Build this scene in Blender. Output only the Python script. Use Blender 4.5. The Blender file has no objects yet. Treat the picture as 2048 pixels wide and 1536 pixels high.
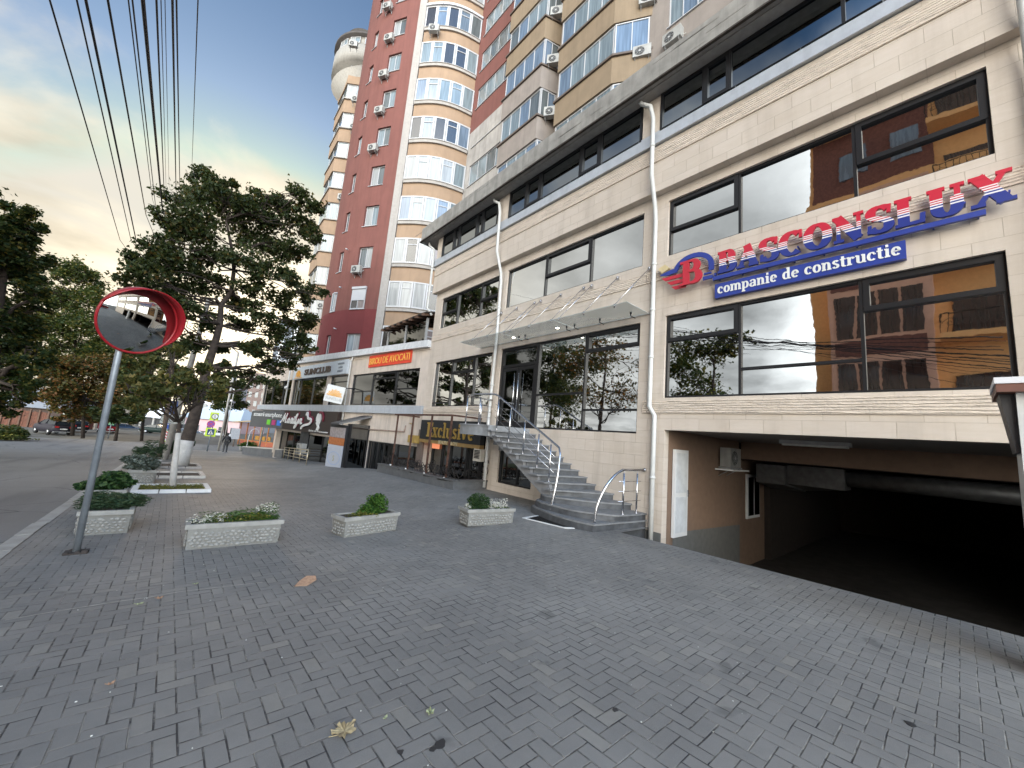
import bpy, math, random
from mathutils import Vector, Matrix
random.seed(7)
sc = bpy.context.scene
COL = sc.collection

# ------------------------------------------------------------------ camera
# world: X towards the office facade, Y along the street away from the viewer, Z up
FPX = 770.0                       # focal length in pixels of the 2048 wide photograph
CZ = 1.62
_up = Vector((1480-1024, -4500-768, FPX)).normalized()
def _hy(x): return 768-(_up.x*(x-1024)+_up.z*FPX)/_up.y
_Y = Vector((350-1024, _hy(350)-768, FPX)).normalized()
_X = _Y.cross(_up)
R3 = Matrix((_X, _Y, _up))        # camera (x right, y down, z forward) -> world
CAM = Vector((0, 0, CZ))
cam_data = bpy.data.cameras.new('camera'); cam = bpy.data.objects.new('camera', cam_data)
COL.objects.link(cam); sc.camera = cam
cam_data.sensor_width = 36; cam_data.lens = FPX/2048*36
cam_data.clip_start = .05; cam_data.clip_end = 2000
_r, _d, _f = R3 @ Vector((1, 0, 0)), R3 @ Vector((0, 1, 0)), R3 @ Vector((0, 0, 1))
M = Matrix((_r, -_d, -_f)).transposed().to_4x4(); M.translation = CAM
cam.matrix_world = M
def ray(px, py): return R3 @ Vector((px-1024, py-768, FPX))
def onX(px, py, X):
    d = ray(px, py); return CAM + d*(X/d.x)
def onY(px, py, Y):
    d = ray(px, py); return CAM + d*(Y/d.y)
def onZ(px, py, Z):
    d = ray(px, py); return CAM + d*((Z-CZ)/d.z)
def onDist(px, py, t):            # t = distance along the view axis
    return CAM + ray(px, py)*(t/FPX)

# ------------------------------------------------------------------ light
SUN_AZ = math.radians(6); SUN_EL = math.radians(9)
sd = Vector((math.sin(SUN_AZ)*math.cos(SUN_EL), math.cos(SUN_AZ)*math.cos(SUN_EL), math.sin(SUN_EL)))
sun_l = bpy.data.lights.new('sun', 'SUN'); sun = bpy.data.objects.new('sun', sun_l); COL.objects.link(sun)
sun_l.energy = .5; sun_l.angle = math.radians(12); sun_l.color = (1, .74, .48)
sun.rotation_euler = sd.to_track_quat('Z', 'Y').to_euler()
world = bpy.data.worlds.new('World'); sc.world = world; world.use_nodes = True
def build_world():
    nt = world.node_tree; N = nt.nodes; L = nt.links; N.clear()
    out = N.new('ShaderNodeOutputWorld'); bg = N.new('ShaderNodeBackground')
    sky = N.new('ShaderNodeTexSky'); sky.sky_type = 'NISHITA'; sky.sun_disc = False
    sky.sun_elevation = SUN_EL; sky.sun_rotation = SUN_AZ; sky.air_density = 1.0; sky.dust_density = 1.6; sky.ozone_density = 1.6
    tc = N.new('ShaderNodeTexCoord'); sep = N.new('ShaderNodeSeparateXYZ'); L.new(tc.outputs['Generated'], sep.inputs[0])
    def mth(op, a, b=None, c=None, clamp=False):
        n = N.new('ShaderNodeMath'); n.operation = op; n.use_clamp = clamp
        for i, v in enumerate((a, b, c)):
            if v is None: continue
            if isinstance(v, (int, float)): n.inputs[i].default_value = v
            else: L.new(v, n.inputs[i])
        return n.outputs[0]
    # clouds laid out on a flat layer overhead, so they shrink towards the horizon
    zz = mth('ADD', mth('MAXIMUM', sep.outputs[2], 0.0), .16)
    cx = mth('DIVIDE', sep.outputs[0], zz); cy = mth('DIVIDE', sep.outputs[1], zz)
    cmb = N.new('ShaderNodeCombineXYZ'); L.new(cx, cmb.inputs[0]); L.new(cy, cmb.inputs[1]); cmb.inputs[2].default_value = 3.1
    no = N.new('ShaderNodeTexNoise'); no.inputs['Scale'].default_value = 1.15; no.inputs['Detail'].default_value = 9; no.inputs['Roughness'].default_value = .55; no.inputs['Distortion'].default_value = .5
    L.new(cmb.outputs[0], no.inputs['Vector'])
    # more cloud low down, clear blue high up
    low = mth('SUBTRACT', 1.0, mth('MULTIPLY', sep.outputs[2], 1.25), clamp=True)
    dens = mth('ADD', mth('MULTIPLY', no.outputs['Fac'], 2.2), mth('ADD', mth('MULTIPLY', low, 1.65), -.68))
    west = mth('MULTIPLY', mth('ADD', mth('MULTIPLY', sep.outputs[0], -1.0), -.28, clamp=True), 1.3)   # a thicker bank of cloud on the road side
    dens = mth('ADD', dens, west)
    rmp = N.new('ShaderNodeMapRange'); rmp.interpolation_type = 'SMOOTHSTEP'
    rmp.inputs['From Min'].default_value = .98; rmp.inputs['From Max'].default_value = 1.42
    L.new(dens, rmp.inputs['Value'])
    # cloud colour: warm towards the low sun, cool grey away from it
    dot = N.new('ShaderNodeVectorMath'); dot.operation = 'DOT_PRODUCT'; L.new(tc.outputs['Generated'], dot.inputs[0]); dot.inputs[1].default_value = sd
    tow = mth('POWER', mth('MAXIMUM', dot.outputs['Value'], 0.0), 3.0)
    glow = mth('POWER', mth('MAXIMUM', dot.outputs['Value'], 0.0), 40.0)
    shade = N.new('ShaderNodeTexNoise'); shade.inputs['Scale'].default_value = 2.6; shade.inputs['Detail'].default_value = 5; L.new(cmb.outputs[0], shade.inputs['Vector'])
    mc = N.new('ShaderNodeMix'); mc.data_type = 'RGBA'; L.new(tow, mc.inputs['Factor'])
    mc.inputs[6].default_value = (.83, .87, .90, 1); mc.inputs[7].default_value = (1.02, .88, .64, 1)
    br = N.new('ShaderNodeMix'); br.data_type = 'RGBA'; br.blend_type = 'MULTIPLY'; br.inputs['Factor'].default_value = 1
    L.new(mc.outputs[2], br.inputs[6])
    sh = mth('ADD', mth('MULTIPLY', shade.outputs['Fac'], 1.5), mth('ADD', mth('MULTIPLY', glow, 1.1), .06))
    cs = N.new('ShaderNodeCombineColor'); [L.new(sh, cs.inputs[i]) for i in range(3)]
    L.new(cs.outputs[0], br.inputs[7])
    # the clear sky
    sk = N.new('ShaderNodeMix'); sk.data_type = 'RGBA'; sk.blend_type = 'MULTIPLY'; sk.inputs['Factor'].default_value = 1
    L.new(sky.outputs[0], sk.inputs[6]); sk.inputs[7].default_value = (SKYK*.78, SKYK*.98, SKYK*1.20, 1)
    cap = N.new('ShaderNodeVectorMath'); cap.operation = 'MINIMUM'; L.new(sk.outputs[2], cap.inputs[0]); cap.inputs[1].default_value = (.80, .76, .66)
    fin = N.new('ShaderNodeMix'); fin.data_type = 'RGBA'
    L.new(rmp.outputs[0], fin.inputs['Factor']); L.new(cap.outputs[0], fin.inputs[6]); L.new(br.outputs[2], fin.inputs[7])
    fin2 = N.new('ShaderNodeMix'); fin2.data_type = 'RGBA'; fin2.blend_type = 'MULTIPLY'; gn = N.new('ShaderNodeMapRange'); gn.inputs['From Min'].default_value = 1.0; gn.inputs['From Max'].default_value = SKYB
    # sky behind the viewer boosted as an added fill light for facade and paving
    side = N.new('ShaderNodeVectorMath'); side.operation = 'DOT_PRODUCT'; L.new(tc.outputs['Generated'], side.inputs[0]); side.inputs[1].default_value = (-.57, -.81, .10)
    gain = N.new('ShaderNodeMapRange'); gain.interpolation_type = 'SMOOTHSTEP'; L.new(side.outputs['Value'], gain.inputs['Value'])
    gain.inputs['From Min'].default_value = .30; gain.inputs['From Max'].default_value = .85; gain.inputs['To Min'].default_value = 1.0; gain.inputs['To Max'].default_value = SKYB
    L.new(fin.outputs[2], fin2.inputs[6]); fin2.inputs[7].default_value = (1.06, 1.0, .90, 1); L.new(gain.outputs[0], gn.inputs['Value']); L.new(gn.outputs[0], fin2.inputs['Factor'])
    L.new(fin2.outputs[2], bg.inputs[0]); L.new(mth('MULTIPLY', gain.outputs[0], SKYS), bg.inputs[1])
    L.new(bg.outputs[0], out.inputs[0])
SKYK = .155; SKYS = .46; SKYB = 12
build_world()
sc.view_settings.view_transform = 'Standard'; sc.view_settings.look = 'None'
sc.view_settings.exposure = 1.25; sc.view_settings.gamma = 1
sc.cycles.max_bounces = 7; sc.cycles.sample_clamp_indirect = 6; sc.cycles.diffuse_bounces = 3; sc.cycles.glossy_bounces = 4
sc.cycles.transparent_max_bounces = 12; sc.cycles.use_denoising = True

# ------------------------------------------------------------------ helpers
def lin(r, g, b):
    f = lambda c: (c/255/12.92) if c/255 <= .04045 else ((c/255+.055)/1.055)**2.4
    return (f(r), f(g), f(b), 1)
def c3(t): return (t[0], t[1], t[2], 1)
class MB:
    def __init__(s): s.v = []; s.f = []; s.m = []; s.mi = 0; s.sm = []; s.smooth = False
    def add(s, vs, fs):
        b = len(s.v); s.v += [Vector(v) for v in vs]
        for f in fs: s.f.append([b+i for i in f]); s.m.append(s.mi); s.sm.append(s.smooth)
        return s
    def box8(s, p): return s.add(p, [(0, 3, 2, 1), (4, 5, 6, 7), (0, 1, 5, 4), (1, 2, 6, 5), (2, 3, 7, 6), (3, 0, 4, 7)])
    def box(s, x0, x1, y0, y1, z0, z1):
        return s.box8([(x0, y0, z0), (x1, y0, z0), (x1, y1, z0), (x0, y1, z0), (x0, y0, z1), (x1, y0, z1), (x1, y1, z1), (x0, y1, z1)])
    def fbox(s, F, a0, a1, b0, b1, c0, c1):     # box in a frame: a along, b up, c outwards
        return s.box8([F.p(a0, b0, c0), F.p(a1, b0, c0), F.p(a1, b0, c1), F.p(a0, b0, c1), F.p(a0, b1, c0), F.p(a1, b1, c0), F.p(a1, b1, c1), F.p(a0, b1, c1)])
    def quad(s, a, b, c, d): return s.add([a, b, c, d], [(0, 1, 2, 3)])
    def poly(s, pts): return s.add(pts, [tuple(range(len(pts)))])
    def prism(s, pts, d):                       # polygon pts extruded by vector d
        n = len(pts); d = Vector(d); p = [Vector(q) for q in pts]
        return s.add(p+[q+d for q in p], [tuple(range(n))[::-1], tuple(range(n, 2*n))]+[(i, (i+1) % n, n+(i+1) % n, n+i) for i in range(n)])
    def tube(s, pts, r, n=8, caps=True, closed=False):
        pts = [Vector(p) for p in pts]; k = len(pts)
        rr = r if isinstance(r, (list, tuple)) else [r]*k
        t0 = (pts[1]-pts[0]).normalized(); ref = Vector((0, 0, 1)) if abs(t0.z) < .9 else Vector((1, 0, 0))
        nx = t0.cross(ref).normalized(); vs = []; sm = s.smooth; s.smooth = n > 4
        for i, p in enumerate(pts):
            if closed: t = (pts[(i+1) % k]-pts[i-1]).normalized()
            else: t = (pts[min(i+1, k-1)]-pts[max(i-1, 0)]).normalized()
            nx = (nx-t*nx.dot(t)).normalized(); ny = t.cross(nx)
            for j in range(n):
                a = 2*math.pi*(j+.5)/n; vs.append(p+(nx*math.cos(a)+ny*math.sin(a))*rr[i])
        fs = [(i*n+j, i*n+(j+1) % n, (i+1)*n+(j+1) % n, (i+1)*n+j) for i in range(k-1) for j in range(n)]
        if closed: fs += [((k-1)*n+j, (k-1)*n+(j+1) % n, (j+1) % n, j) for j in range(n)]
        elif caps: fs += [tuple(range(n))[::-1], tuple(range((k-1)*n, k*n))]
        s.add(vs, fs); s.smooth = sm; return s
    def cyl(s, a, b, r, n=16, r2=None): return s.tube([a, b], [r, r if r2 is None else r2], n)
    def sphere(s, c, r, nu=12, nv=8, sz=1):
        c = Vector(c); vs = []; fs = []
        for i in range(nv+1):
            th = math.pi*i/nv
            for j in range(nu):
                a = 2*math.pi*j/nu; vs.append(c+Vector((r*math.sin(th)*math.cos(a), r*math.sin(th)*math.sin(a), r*sz*math.cos(th))))
        for i in range(nv):
            for j in range(nu): fs.append((i*nu+j, (i+1)*nu+j, (i+1)*nu+(j+1) % nu, i*nu+(j+1) % nu))
        sm = s.smooth; s.smooth = True; s.add(vs, fs); s.smooth = sm; return s
    def build(s, name, mats, parent=None, local=False):
        me = bpy.data.meshes.new(name)
        off = Vector((0, 0, 0))
        if parent is not None and not local:
            q = parent
            while q is not None: off += q.location; q = q.parent
        me.from_pydata([v-off for v in s.v], [], s.f)
        if not isinstance(mats, (list, tuple)): mats = [mats]
        for m in mats: me.materials.append(m)
        me.polygons.foreach_set('material_index', [min(i, len(mats)-1) for i in s.m])
        me.polygons.foreach_set('use_smooth', s.sm)
        me.validate(); me.update()
        o = bpy.data.objects.new(name, me); COL.objects.link(o)
        if parent is not None: o.parent = parent
        return o
class Frame:
    def __init__(s, O, u, n, w=(0, 0, 1)):
        s.O = Vector(O); s.u = Vector(u).normalized(); s.w = Vector(w).normalized(); s.n = Vector(n).normalized()
    def p(s, a, b, c=0): return s.O+s.u*a+s.w*b+s.n*c
    def px(s, x, y, c=0):                        # pixel -> (a, b) on the frame's plane
        d = ray(x, y); O = s.O+s.n*c; t = (O-CAM).dot(s.n)/d.dot(s.n); q = CAM+d*t-s.O
        return q.dot(s.u), q.dot(s.w)
def tag(o, label=None, cat=None, group=None, kind=None):
    if label: o['label'] = label
    if cat: o['category'] = cat
    if group: o['group'] = group
    if kind: o['kind'] = kind
    return o
def thing(name, label, cat, loc=(0, 0, 0), group=None, rotz=0):
    o = bpy.data.objects.new(name, None); COL.objects.link(o); o.location = loc; o.rotation_euler.z = rotz
    o.empty_display_size = .2
    return tag(o, label, cat, group)
def copy_tree(o, parent=None):
    c = o.copy(); COL.objects.link(c); c.parent = parent
    for ch in list(o.children): copy_tree(ch, c)
    return c
def struct(o): return tag(o, kind='structure')

# ------------------------------------------------------------------ materials
class NB:
    def __init__(s, name):
        s.m = bpy.data.materials.new(name); s.m.use_nodes = True; s.t = s.m.node_tree; s.N = s.t.nodes; s.L = s.t.links
        s.b = s.N['Principled BSDF']
    def new(s, k, **kw):
        n = s.N.new(k)
        for a, v in kw.items():
            if a.startswith('_'): setattr(n, a[1:], v)
        return n
    def put(s, inp, v):
        if isinstance(v, (int, float, tuple)): inp.default_value = v
        else: s.L.new(v, inp)
    def math(s, op, a, b=None, c=None, clamp=False):
        n = s.N.new('ShaderNodeMath'); n.operation = op; n.use_clamp = clamp
        for i, v in enumerate((a, b, c)):
            if v is not None: s.put(n.inputs[i], v)
        return n.outputs[0]
    def pos(s, kind='Object'):
        return s.N.new('ShaderNodeTexCoord').outputs[kind]
    def wpos(s): return s.N.new('ShaderNodeNewGeometry').outputs['Position']
    def noise(s, scale, detail=4, rough=.55, vec=None, dist=0, out='Fac'):
        n = s.N.new('ShaderNodeTexNoise'); n.inputs['Scale'].default_value = scale; n.inputs['Detail'].default_value = detail
        n.inputs['Roughness'].default_value = rough; n.inputs['Distortion'].default_value = dist
        s.L.new(vec if vec is not None else s.wpos(), n.inputs['Vector']); return n.outputs[out]
    def ramp(s, fac, stops, interp='LINEAR'):
        n = s.N.new('ShaderNodeValToRGB'); n.color_ramp.interpolation = interp; e = n.color_ramp.elements
        while len(e) < len(stops): e.new(.5)
        for i, (p, c) in enumerate(stops): e[i].position = p; e[i].color = c3(c) if len(c) == 3 else c
        s.L.new(fac, n.inputs[0]); return n.outputs[0]
    def mix(s, f, a, b, mode='MIX'):
        n = s.N.new('ShaderNodeMix'); n.data_type = 'RGBA'; n.blend_type = mode
        s.put(n.inputs['Factor'], f); s.put(n.inputs[6], a); s.put(n.inputs[7], b); return n.outputs[2]
    def sep(s, v):
        n = s.N.new('ShaderNodeSeparateXYZ'); s.L.new(v, n.inputs[0]); return n.outputs
    def comb(s, x, y, z):
        n = s.N.new('ShaderNodeCombineXYZ')
        for i, v in enumerate((x, y, z)): s.put(n.inputs[i], v)
        return n.outputs[0]
    def mapping(s, v, scale=(1, 1, 1), loc=(0, 0, 0), rot=(0, 0, 0)):
        n = s.N.new('ShaderNodeMapping'); s.L.new(v, n.inputs[0]); n.inputs['Scale'].default_value = scale
        n.inputs['Location'].default_value = loc; n.inputs['Rotation'].default_value = rot; return n.outputs[0]
    def bump(s, h, dist=.01, strength=1.0, prev=None):
        n = s.N.new('ShaderNodeBump'); n.inputs['Strength'].default_value = strength; n.inputs['Distance'].default_value = dist
        s.L.new(h, n.inputs['Height'])
        if prev is not None: s.L.new(prev, n.inputs['Normal'])
        return n.outputs[0]
    def fin(s, col=None, rough=None, metal=None, normal=None, spec=None, **kw):
        b = s.b.inputs
        if col is not None: s.put(b['Base Color'], col)
        if rough is not None: s.put(b['Roughness'], rough)
        if metal is not None: s.put(b['Metallic'], metal)
        if spec is not None: s.put(b['Specular IOR Level'], spec)
        if normal is not None: s.L.new(normal, b['Normal'])
        for k, v in kw.items(): s.put(b[k.replace('_', ' ')], v)
        return s.m
MATS = {}
def mat(name, col, rough=.7, metal=0, spec=.5, var=.12, vs=6, bump=0, bs=60, streak=0):
    if name in MATS: return MATS[name]
    k = NB(name); c = c3(col)
    base = c
    if var:
        f = k.noise(vs, 5)
        lo = tuple(x*(1-var) for x in c[:3])+(1,); hi = tuple(min(1, x*(1+var)) for x in c[:3])+(1,)
        base = k.ramp(f, [(.3, lo), (.7, hi)])
    if streak:
        v = k.mapping(k.wpos(), (2.4, 2.4, .18)); f = k.noise(1.6, 6, .65, v)
        base = k.mix(k.ramp(f, [(.46, (0, 0, 0)), (.72, (streak,)*3)]), base, tuple(x*.45 for x in c[:3])+(1,))
    nrm = k.bump(k.noise(bs, 4), bump) if bump else None
    MATS[name] = k.fin(base, rough, metal, nrm, spec); return MATS[name]

def m_herring():
    k = NB('paver'); W = .1
    P = k.wpos(); wob = k.noise(1.6, 2, .5, out='Color')
    P2 = k.N.new('ShaderNodeVectorMath'); P2.operation = 'MULTIPLY_ADD'; k.L.new(wob, P2.inputs[0]); P2.inputs[1].default_value = (.022, .022, 0); k.L.new(P, P2.inputs[2])
    x, y, z = k.sep(P2.outputs[0])
    rt = .0
    xr = k.math('ADD', k.math('MULTIPLY', x, math.cos(rt)), k.math('MULTIPLY', y, math.sin(rt)))
    yr = k.math('SUBTRACT', k.math('MULTIPLY', y, math.cos(rt)), k.math('MULTIPLY', x, math.sin(rt)))
    # rows of plain running bond by the kerb and in two repaired strips, herringbone elsewhere
    u = k.math('DIVIDE', xr, W); v = k.math('DIVIDE', yr, W)
    i = k.math('FLOOR', u); j = k.math('FLOOR', v); fu = k.math('SUBTRACT', u, i); fv = k.math('SUBTRACT', v, j)
    r = k.math('FLOORED_MODULO', k.math('SUBTRACT', i, j), 4.0)
    e = lambda n: k.math('COMPARE', r, float(n), .1)
    r0, r1, r2, r3 = e(0), e(1), e(2), e(3)
    # origin cell of the brick
    oi = k.math('SUBTRACT', i, r1); oj = k.math('SUBTRACT', j, r2)
    hor = k.math('ADD', r0, r1); ver = k.math('SUBTRACT', 1.0, hor)
    lu = k.math('SUBTRACT', u, oi); lv = k.math('SUBTRACT', v, oj)          # local 0..len
    lenu = k.math('ADD', 1.0, hor); lenv = k.math('ADD', 1.0, ver)
    du = k.math('MINIMUM', lu, k.math('SUBTRACT', lenu, lu)); dv = k.math('MINIMUM', lv, k.math('SUBTRACT', lenv, lv))
    d = k.math('MINIMUM', du, dv)
    idv = k.comb(oi, oj, hor)
    wn = k.N.new('ShaderNodeTexWhiteNoise'); wn.noise_dimensions = '3D'; k.L.new(idv, wn.inputs['Vector'])
    jw = k.math('ADD', .008, k.math('MULTIPLY', k.noise(3, 3), .04))
    edge = k.N.new('ShaderNodeMapRange'); edge.interpolation_type = 'SMOOTHSTEP'
    k.L.new(d, edge.inputs['Value']); k.L.new(k.math('MULTIPLY', jw, .6), edge.inputs['From Min']); k.L.new(k.math('MULTIPLY', jw, 2.0), edge.inputs['From Max'])
    E = edge.outputs[0]
    big = k.noise(.55, 5, .6); fine = k.noise(240, 3, .7); mid = k.noise(14, 5, .7)
    c = k.ramp(wn.outputs['Value'], [(0, (.182, .174, .163)), (.45, (.202, .194, .181)), (.85, (.228, .217, .20)), (.95, (.262, .245, .212)), (1, (.30, .28, .24))])
    c = k.mix(k.math('MULTIPLY', mid, .7), c, (.148, .143, .137, 1))
    c = k.mix(k.ramp(fine, [(.35, (0, 0, 0)), (.75, (.45, .45, .45))]), c, (.32, .313, .298, 1))
    c = k.mix(k.ramp(big, [(.42, (0, 0, 0)), (.66, (.42, .42, .42))]), c, (.34, .328, .305, 1))
    st = k.noise(2.3, 3, .4, dist=.4)
    c = k.mix(k.ramp(st, [(.70, (0, 0, 0)), (.74, (.4, .4, .4))]), c, (.045, .045, .046, 1))
    jn = k.noise(5, 4, .7)
    jc = k.mix(k.ramp(jn, [(.42, (0, 0, 0)), (.62, (1, 1, 1))]), (.05, .05, .052, 1), (.30, .285, .255, 1))
    lane = k.noise(.16, 4, .6, dist=1.2)
    c = k.mix(k.ramp(lane, [(.45, (0, 0, 0)), (.65, (.35, .35, .35))]), c, (.11, .11, .112, 1))
    c = k.mix(E, jc, c)
    tilt = k.math('MULTIPLY', wn.outputs['Value'], .15)
    h = k.math('ADD', k.math('MULTIPLY', E, 1.0), k.math('ADD', k.math('MULTIPLY', fine, .12), tilt))
    return k.fin(c, k.math('ADD', .62, k.math('MULTIPLY', mid, .25)), 0, k.bump(h, .006, 1.0), .35)
def m_asphalt():
    k = NB('asphalt'); f = k.noise(180, 3, .8); b = k.noise(.35, 6, .6); v = k.mapping(k.wpos(), (1.2, .08, 1)); tr = k.noise(1, 4, .5, v)
    c = k.ramp(f, [(.3, (.125, .122, .119)), (.72, (.285, .278, .268))])
    c = k.mix(k.ramp(b, [(.35, (0, 0, 0)), (.7, (.6, .6, .6))]), c, (.155, .15, .145, 1))
    c = k.mix(k.ramp(tr, [(.5, (0, 0, 0)), (.68, (.5, .5, .5))]), c, (.085, .085, .088, 1))
    cr = k.N.new('ShaderNodeTexVoronoi'); cr.feature = 'DISTANCE_TO_EDGE'; cr.inputs['Scale'].default_value = .45
    k.L.new(k.mix(.25, k.wpos(), k.noise(1.2, 5, out='Color')), cr.inputs['Vector'])
    c = k.mix(k.ramp(cr.outputs[0], [(.0, (.8, .8, .8)), (.006, (0, 0, 0))]), c, (.04, .04, .042, 1))
    return k.fin(c, .85, 0, k.bump(f, .004), .3)
def m_stone(name, base, joints=True, axis='Y'):
    k = NB(name); P = k.wpos(); x, y, z = k.sep(P)
    hcoord = y
    br = k.N.new('ShaderNodeTexBrick'); br.offset = .5; br.inputs['Scale'].default_value = 1
    br.inputs['Brick Width'].default_value = .62; br.inputs['Row Height'].default_value = .305; br.inputs['Mortar Size'].default_value = .0035
    br.inputs['Mortar Smooth'].default_value = .1; br.inputs['Bias'].default_value = 0
    k.L.new(k.comb(hcoord, z, 0.0), br.inputs['Vector'])
    b = base
    br.inputs['Color1'].default_value = (b[0]*.96, b[1]*.955, b[2]*.94, 1); br.inputs['Color2'].default_value = (min(1, b[0]*1.03), min(1, b[1]*1.03), min(1, b[2]*1.03), 1)
    br.inputs['Mortar'].default_value = (b[0]*.76, b[1]*.74, b[2]*.70, 1)
    v = k.mapping(P, (1, .6, 3)); vein = k.noise(3.0, 8, .7, v, .8)
    c = k.mix(k.ramp(vein, [(.35, (0, 0, 0)), (.7, (.35, .35, .35))]), br.outputs[0], (b[0]*.78, b[1]*.72, b[2]*.62, 1))
    pit = k.noise(55, 3, .6)
    c = k.mix(k.ramp(pit, [(.62, (0, 0, 0)), (.78, (.25, .25, .25))]), c, (b[0]*.5, b[1]*.45, b[2]*.38, 1))
    v2 = k.mapping(P, (1.5, 1.5, .12)); stn = k.noise(1.3, 6, .6, v2)
    c = k.mix(k.ramp(stn, [(.48, (0, 0, 0)), (.74, (.5, .5, .5))]), c, (b[0]*.6, b[1]*.57, b[2]*.53, 1))
    return k.fin(c, .6, 0, k.bump(br.outputs['Fac'], .004, 1.0, k.bump(pit, .0015)), .4)
def m_rough(name, base):                      # split-face stone courses
    k = NB(name); P = k.wpos(); v = k.mapping(P, (1, 2.2, 22)); n = k.noise(1.0, 5, .65, v, .6); n2 = k.noise(26, 4, .7)
    x, y, z = k.sep(P)
    w = k.math('SINE', k.math('ADD', k.math('MULTIPLY', z, 125.0), k.math('MULTIPLY', n, 9.0)))
    h = k.math('ADD', k.math('MULTIPLY', w, .5), k.math('ADD', k.math('MULTIPLY', n, 1.0), k.math('MULTIPLY', n2, .6)))
    c = k.ramp(k.math('ADD', k.math('MULTIPLY', n, .7), k.math('MULTIPLY', n2, .3)), [(.3, tuple(q*.55 for q in base)), (.5, base), (.75, tuple(min(1, q*1.12) for q in base))])
    return k.fin(c, .8, 0, k.bump(h, .02, 1.0), .3)
def m_mirror(name, tint, wave=.012, rough=.015, scale=.45):
    k = NB(name); P = k.wpos(); n = k.noise(scale, 2, .4, k.mapping(P, (1, 1, .75)), .2); n2 = k.noise(2.2, 3, .5)
    h = k.math('ADD', n, k.math('MULTIPLY', n2, .05))
    dust = k.noise(9, 5, .7)
    c = k.mix(k.math('MULTIPLY', dust, .12), tint, (tint[0]*.75, tint[1]*.75, tint[2]*.75, 1))
    return k.fin(c, rough, 1.0, k.bump(h, wave))
def m_leaf(name, stops, trans=.35):
    k = NB(name); g = k.N.new('ShaderNodeNewGeometry'); c = k.ramp(g.outputs['Random Per Island'], stops)
    c = k.mix(k.math('MULTIPLY', k.noise(.8, 2), .5), c, tuple(q*.6 for q in stops[0][1][:3])+(1,))
    k.fin(c, .55, 0, None, .3)
    tr = k.N.new('ShaderNodeBsdfTranslucent'); k.L.new(k.mix(1.0, c, (1.4, 1.3, .7, 1), 'MULTIPLY'), tr.inputs[0])
    mx = k.N.new('ShaderNodeMixShader'); mx.inputs[0].default_value = trans
    k.L.new(k.b.outputs[0], mx.inputs[1]); k.L.new(tr.outputs[0], mx.inputs[2]); k.L.new(mx.outputs[0], k.N['Material Output'].inputs[0])
    return k.m
STONE_C = (.61, .535, .465)
PAVER = m_herring(); ASPHALT = m_asphalt()
STONE = m_stone('limestone cladding', STONE_C); ROUGH = m_rough('split stone band', (.72, .61, .50))
GLASS = m_mirror('mirror glass', (.68, .69, .68, 1)); GLASS_D = m_mirror('dark mirror glass', (.17, .175, .175, 1), .006, .03)
GLASS_3 = m_mirror('upper glass', (.30, .32, .33, 1), .003, .02)
FRAME_B = mat('black aluminium', (.018, .018, .02), .35, .3, var=0)
ALU = mat('aluminium cladding', (.50, .53, .57), .42, .35, var=.06, streak=.25)
CONC = mat('concrete fascia', (.30, .285, .26), .9, vs=3, var=.2, bump=.004, bs=40, streak=.6)
SOFFIT = mat('soffit', (.33, .31, .29), .9, streak=0)
STEEL = mat('stainless steel', (.62, .62, .64), .22, 1, var=0)
PIPE_M = mat('white pipe', (.62, .62, .60), .45, var=.06, streak=.3)
GRANITE = None
def m_granite():
    k = NB('grey granite'); a = k.noise(60, 5, .8); b = k.noise(2.4, 6, .6, dist=.8)
    x, y, z = k.sep(k.wpos()); br = k.N.new('ShaderNodeTexBrick'); br.offset = 0
    br.inputs['Brick Width'].default_value = .3; br.inputs['Row Height'].default_value = 5; br.inputs['Mortar Size'].default_value = .002; br.inputs['Scale'].default_value = 1
    k.L.new(k.comb(k.math('ADD', x, y), z, 0.0), br.inputs['Vector'])
    c = k.ramp(a, [(.3, (.075, .078, .082)), (.7, (.175, .178, .182))]); c = k.mix(k.ramp(b, [(.4, (0, 0, 0)), (.7, (.7, .7, .7))]), c, (.065, .068, .072, 1))
    c = k.mix(k.math('MULTIPLY', br.outputs['Fac'], .55), c, (.05, .05, .05, 1))
    return k.fin(c, .5, 0, None, .45)
GRANITE = m_granite()
TREAD = mat('light tread granite', (.185, .188, .192), .55, var=.18, vs=5, bump=.001)
GRANITE_D = mat('dark riser granite', (.075, .078, .084), .5, var=.35, vs=6, streak=.3)  # darker than the treads, draws the dark lines under the nosings
WHITE = mat('white paint', (.74, .74, .72), .5, var=.05)
BLACK = mat('black matt', (.012, .012, .013), .6, var=0)
DARKIN = mat('dark interior', (.03, .028, .027), .9, var=0)

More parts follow.
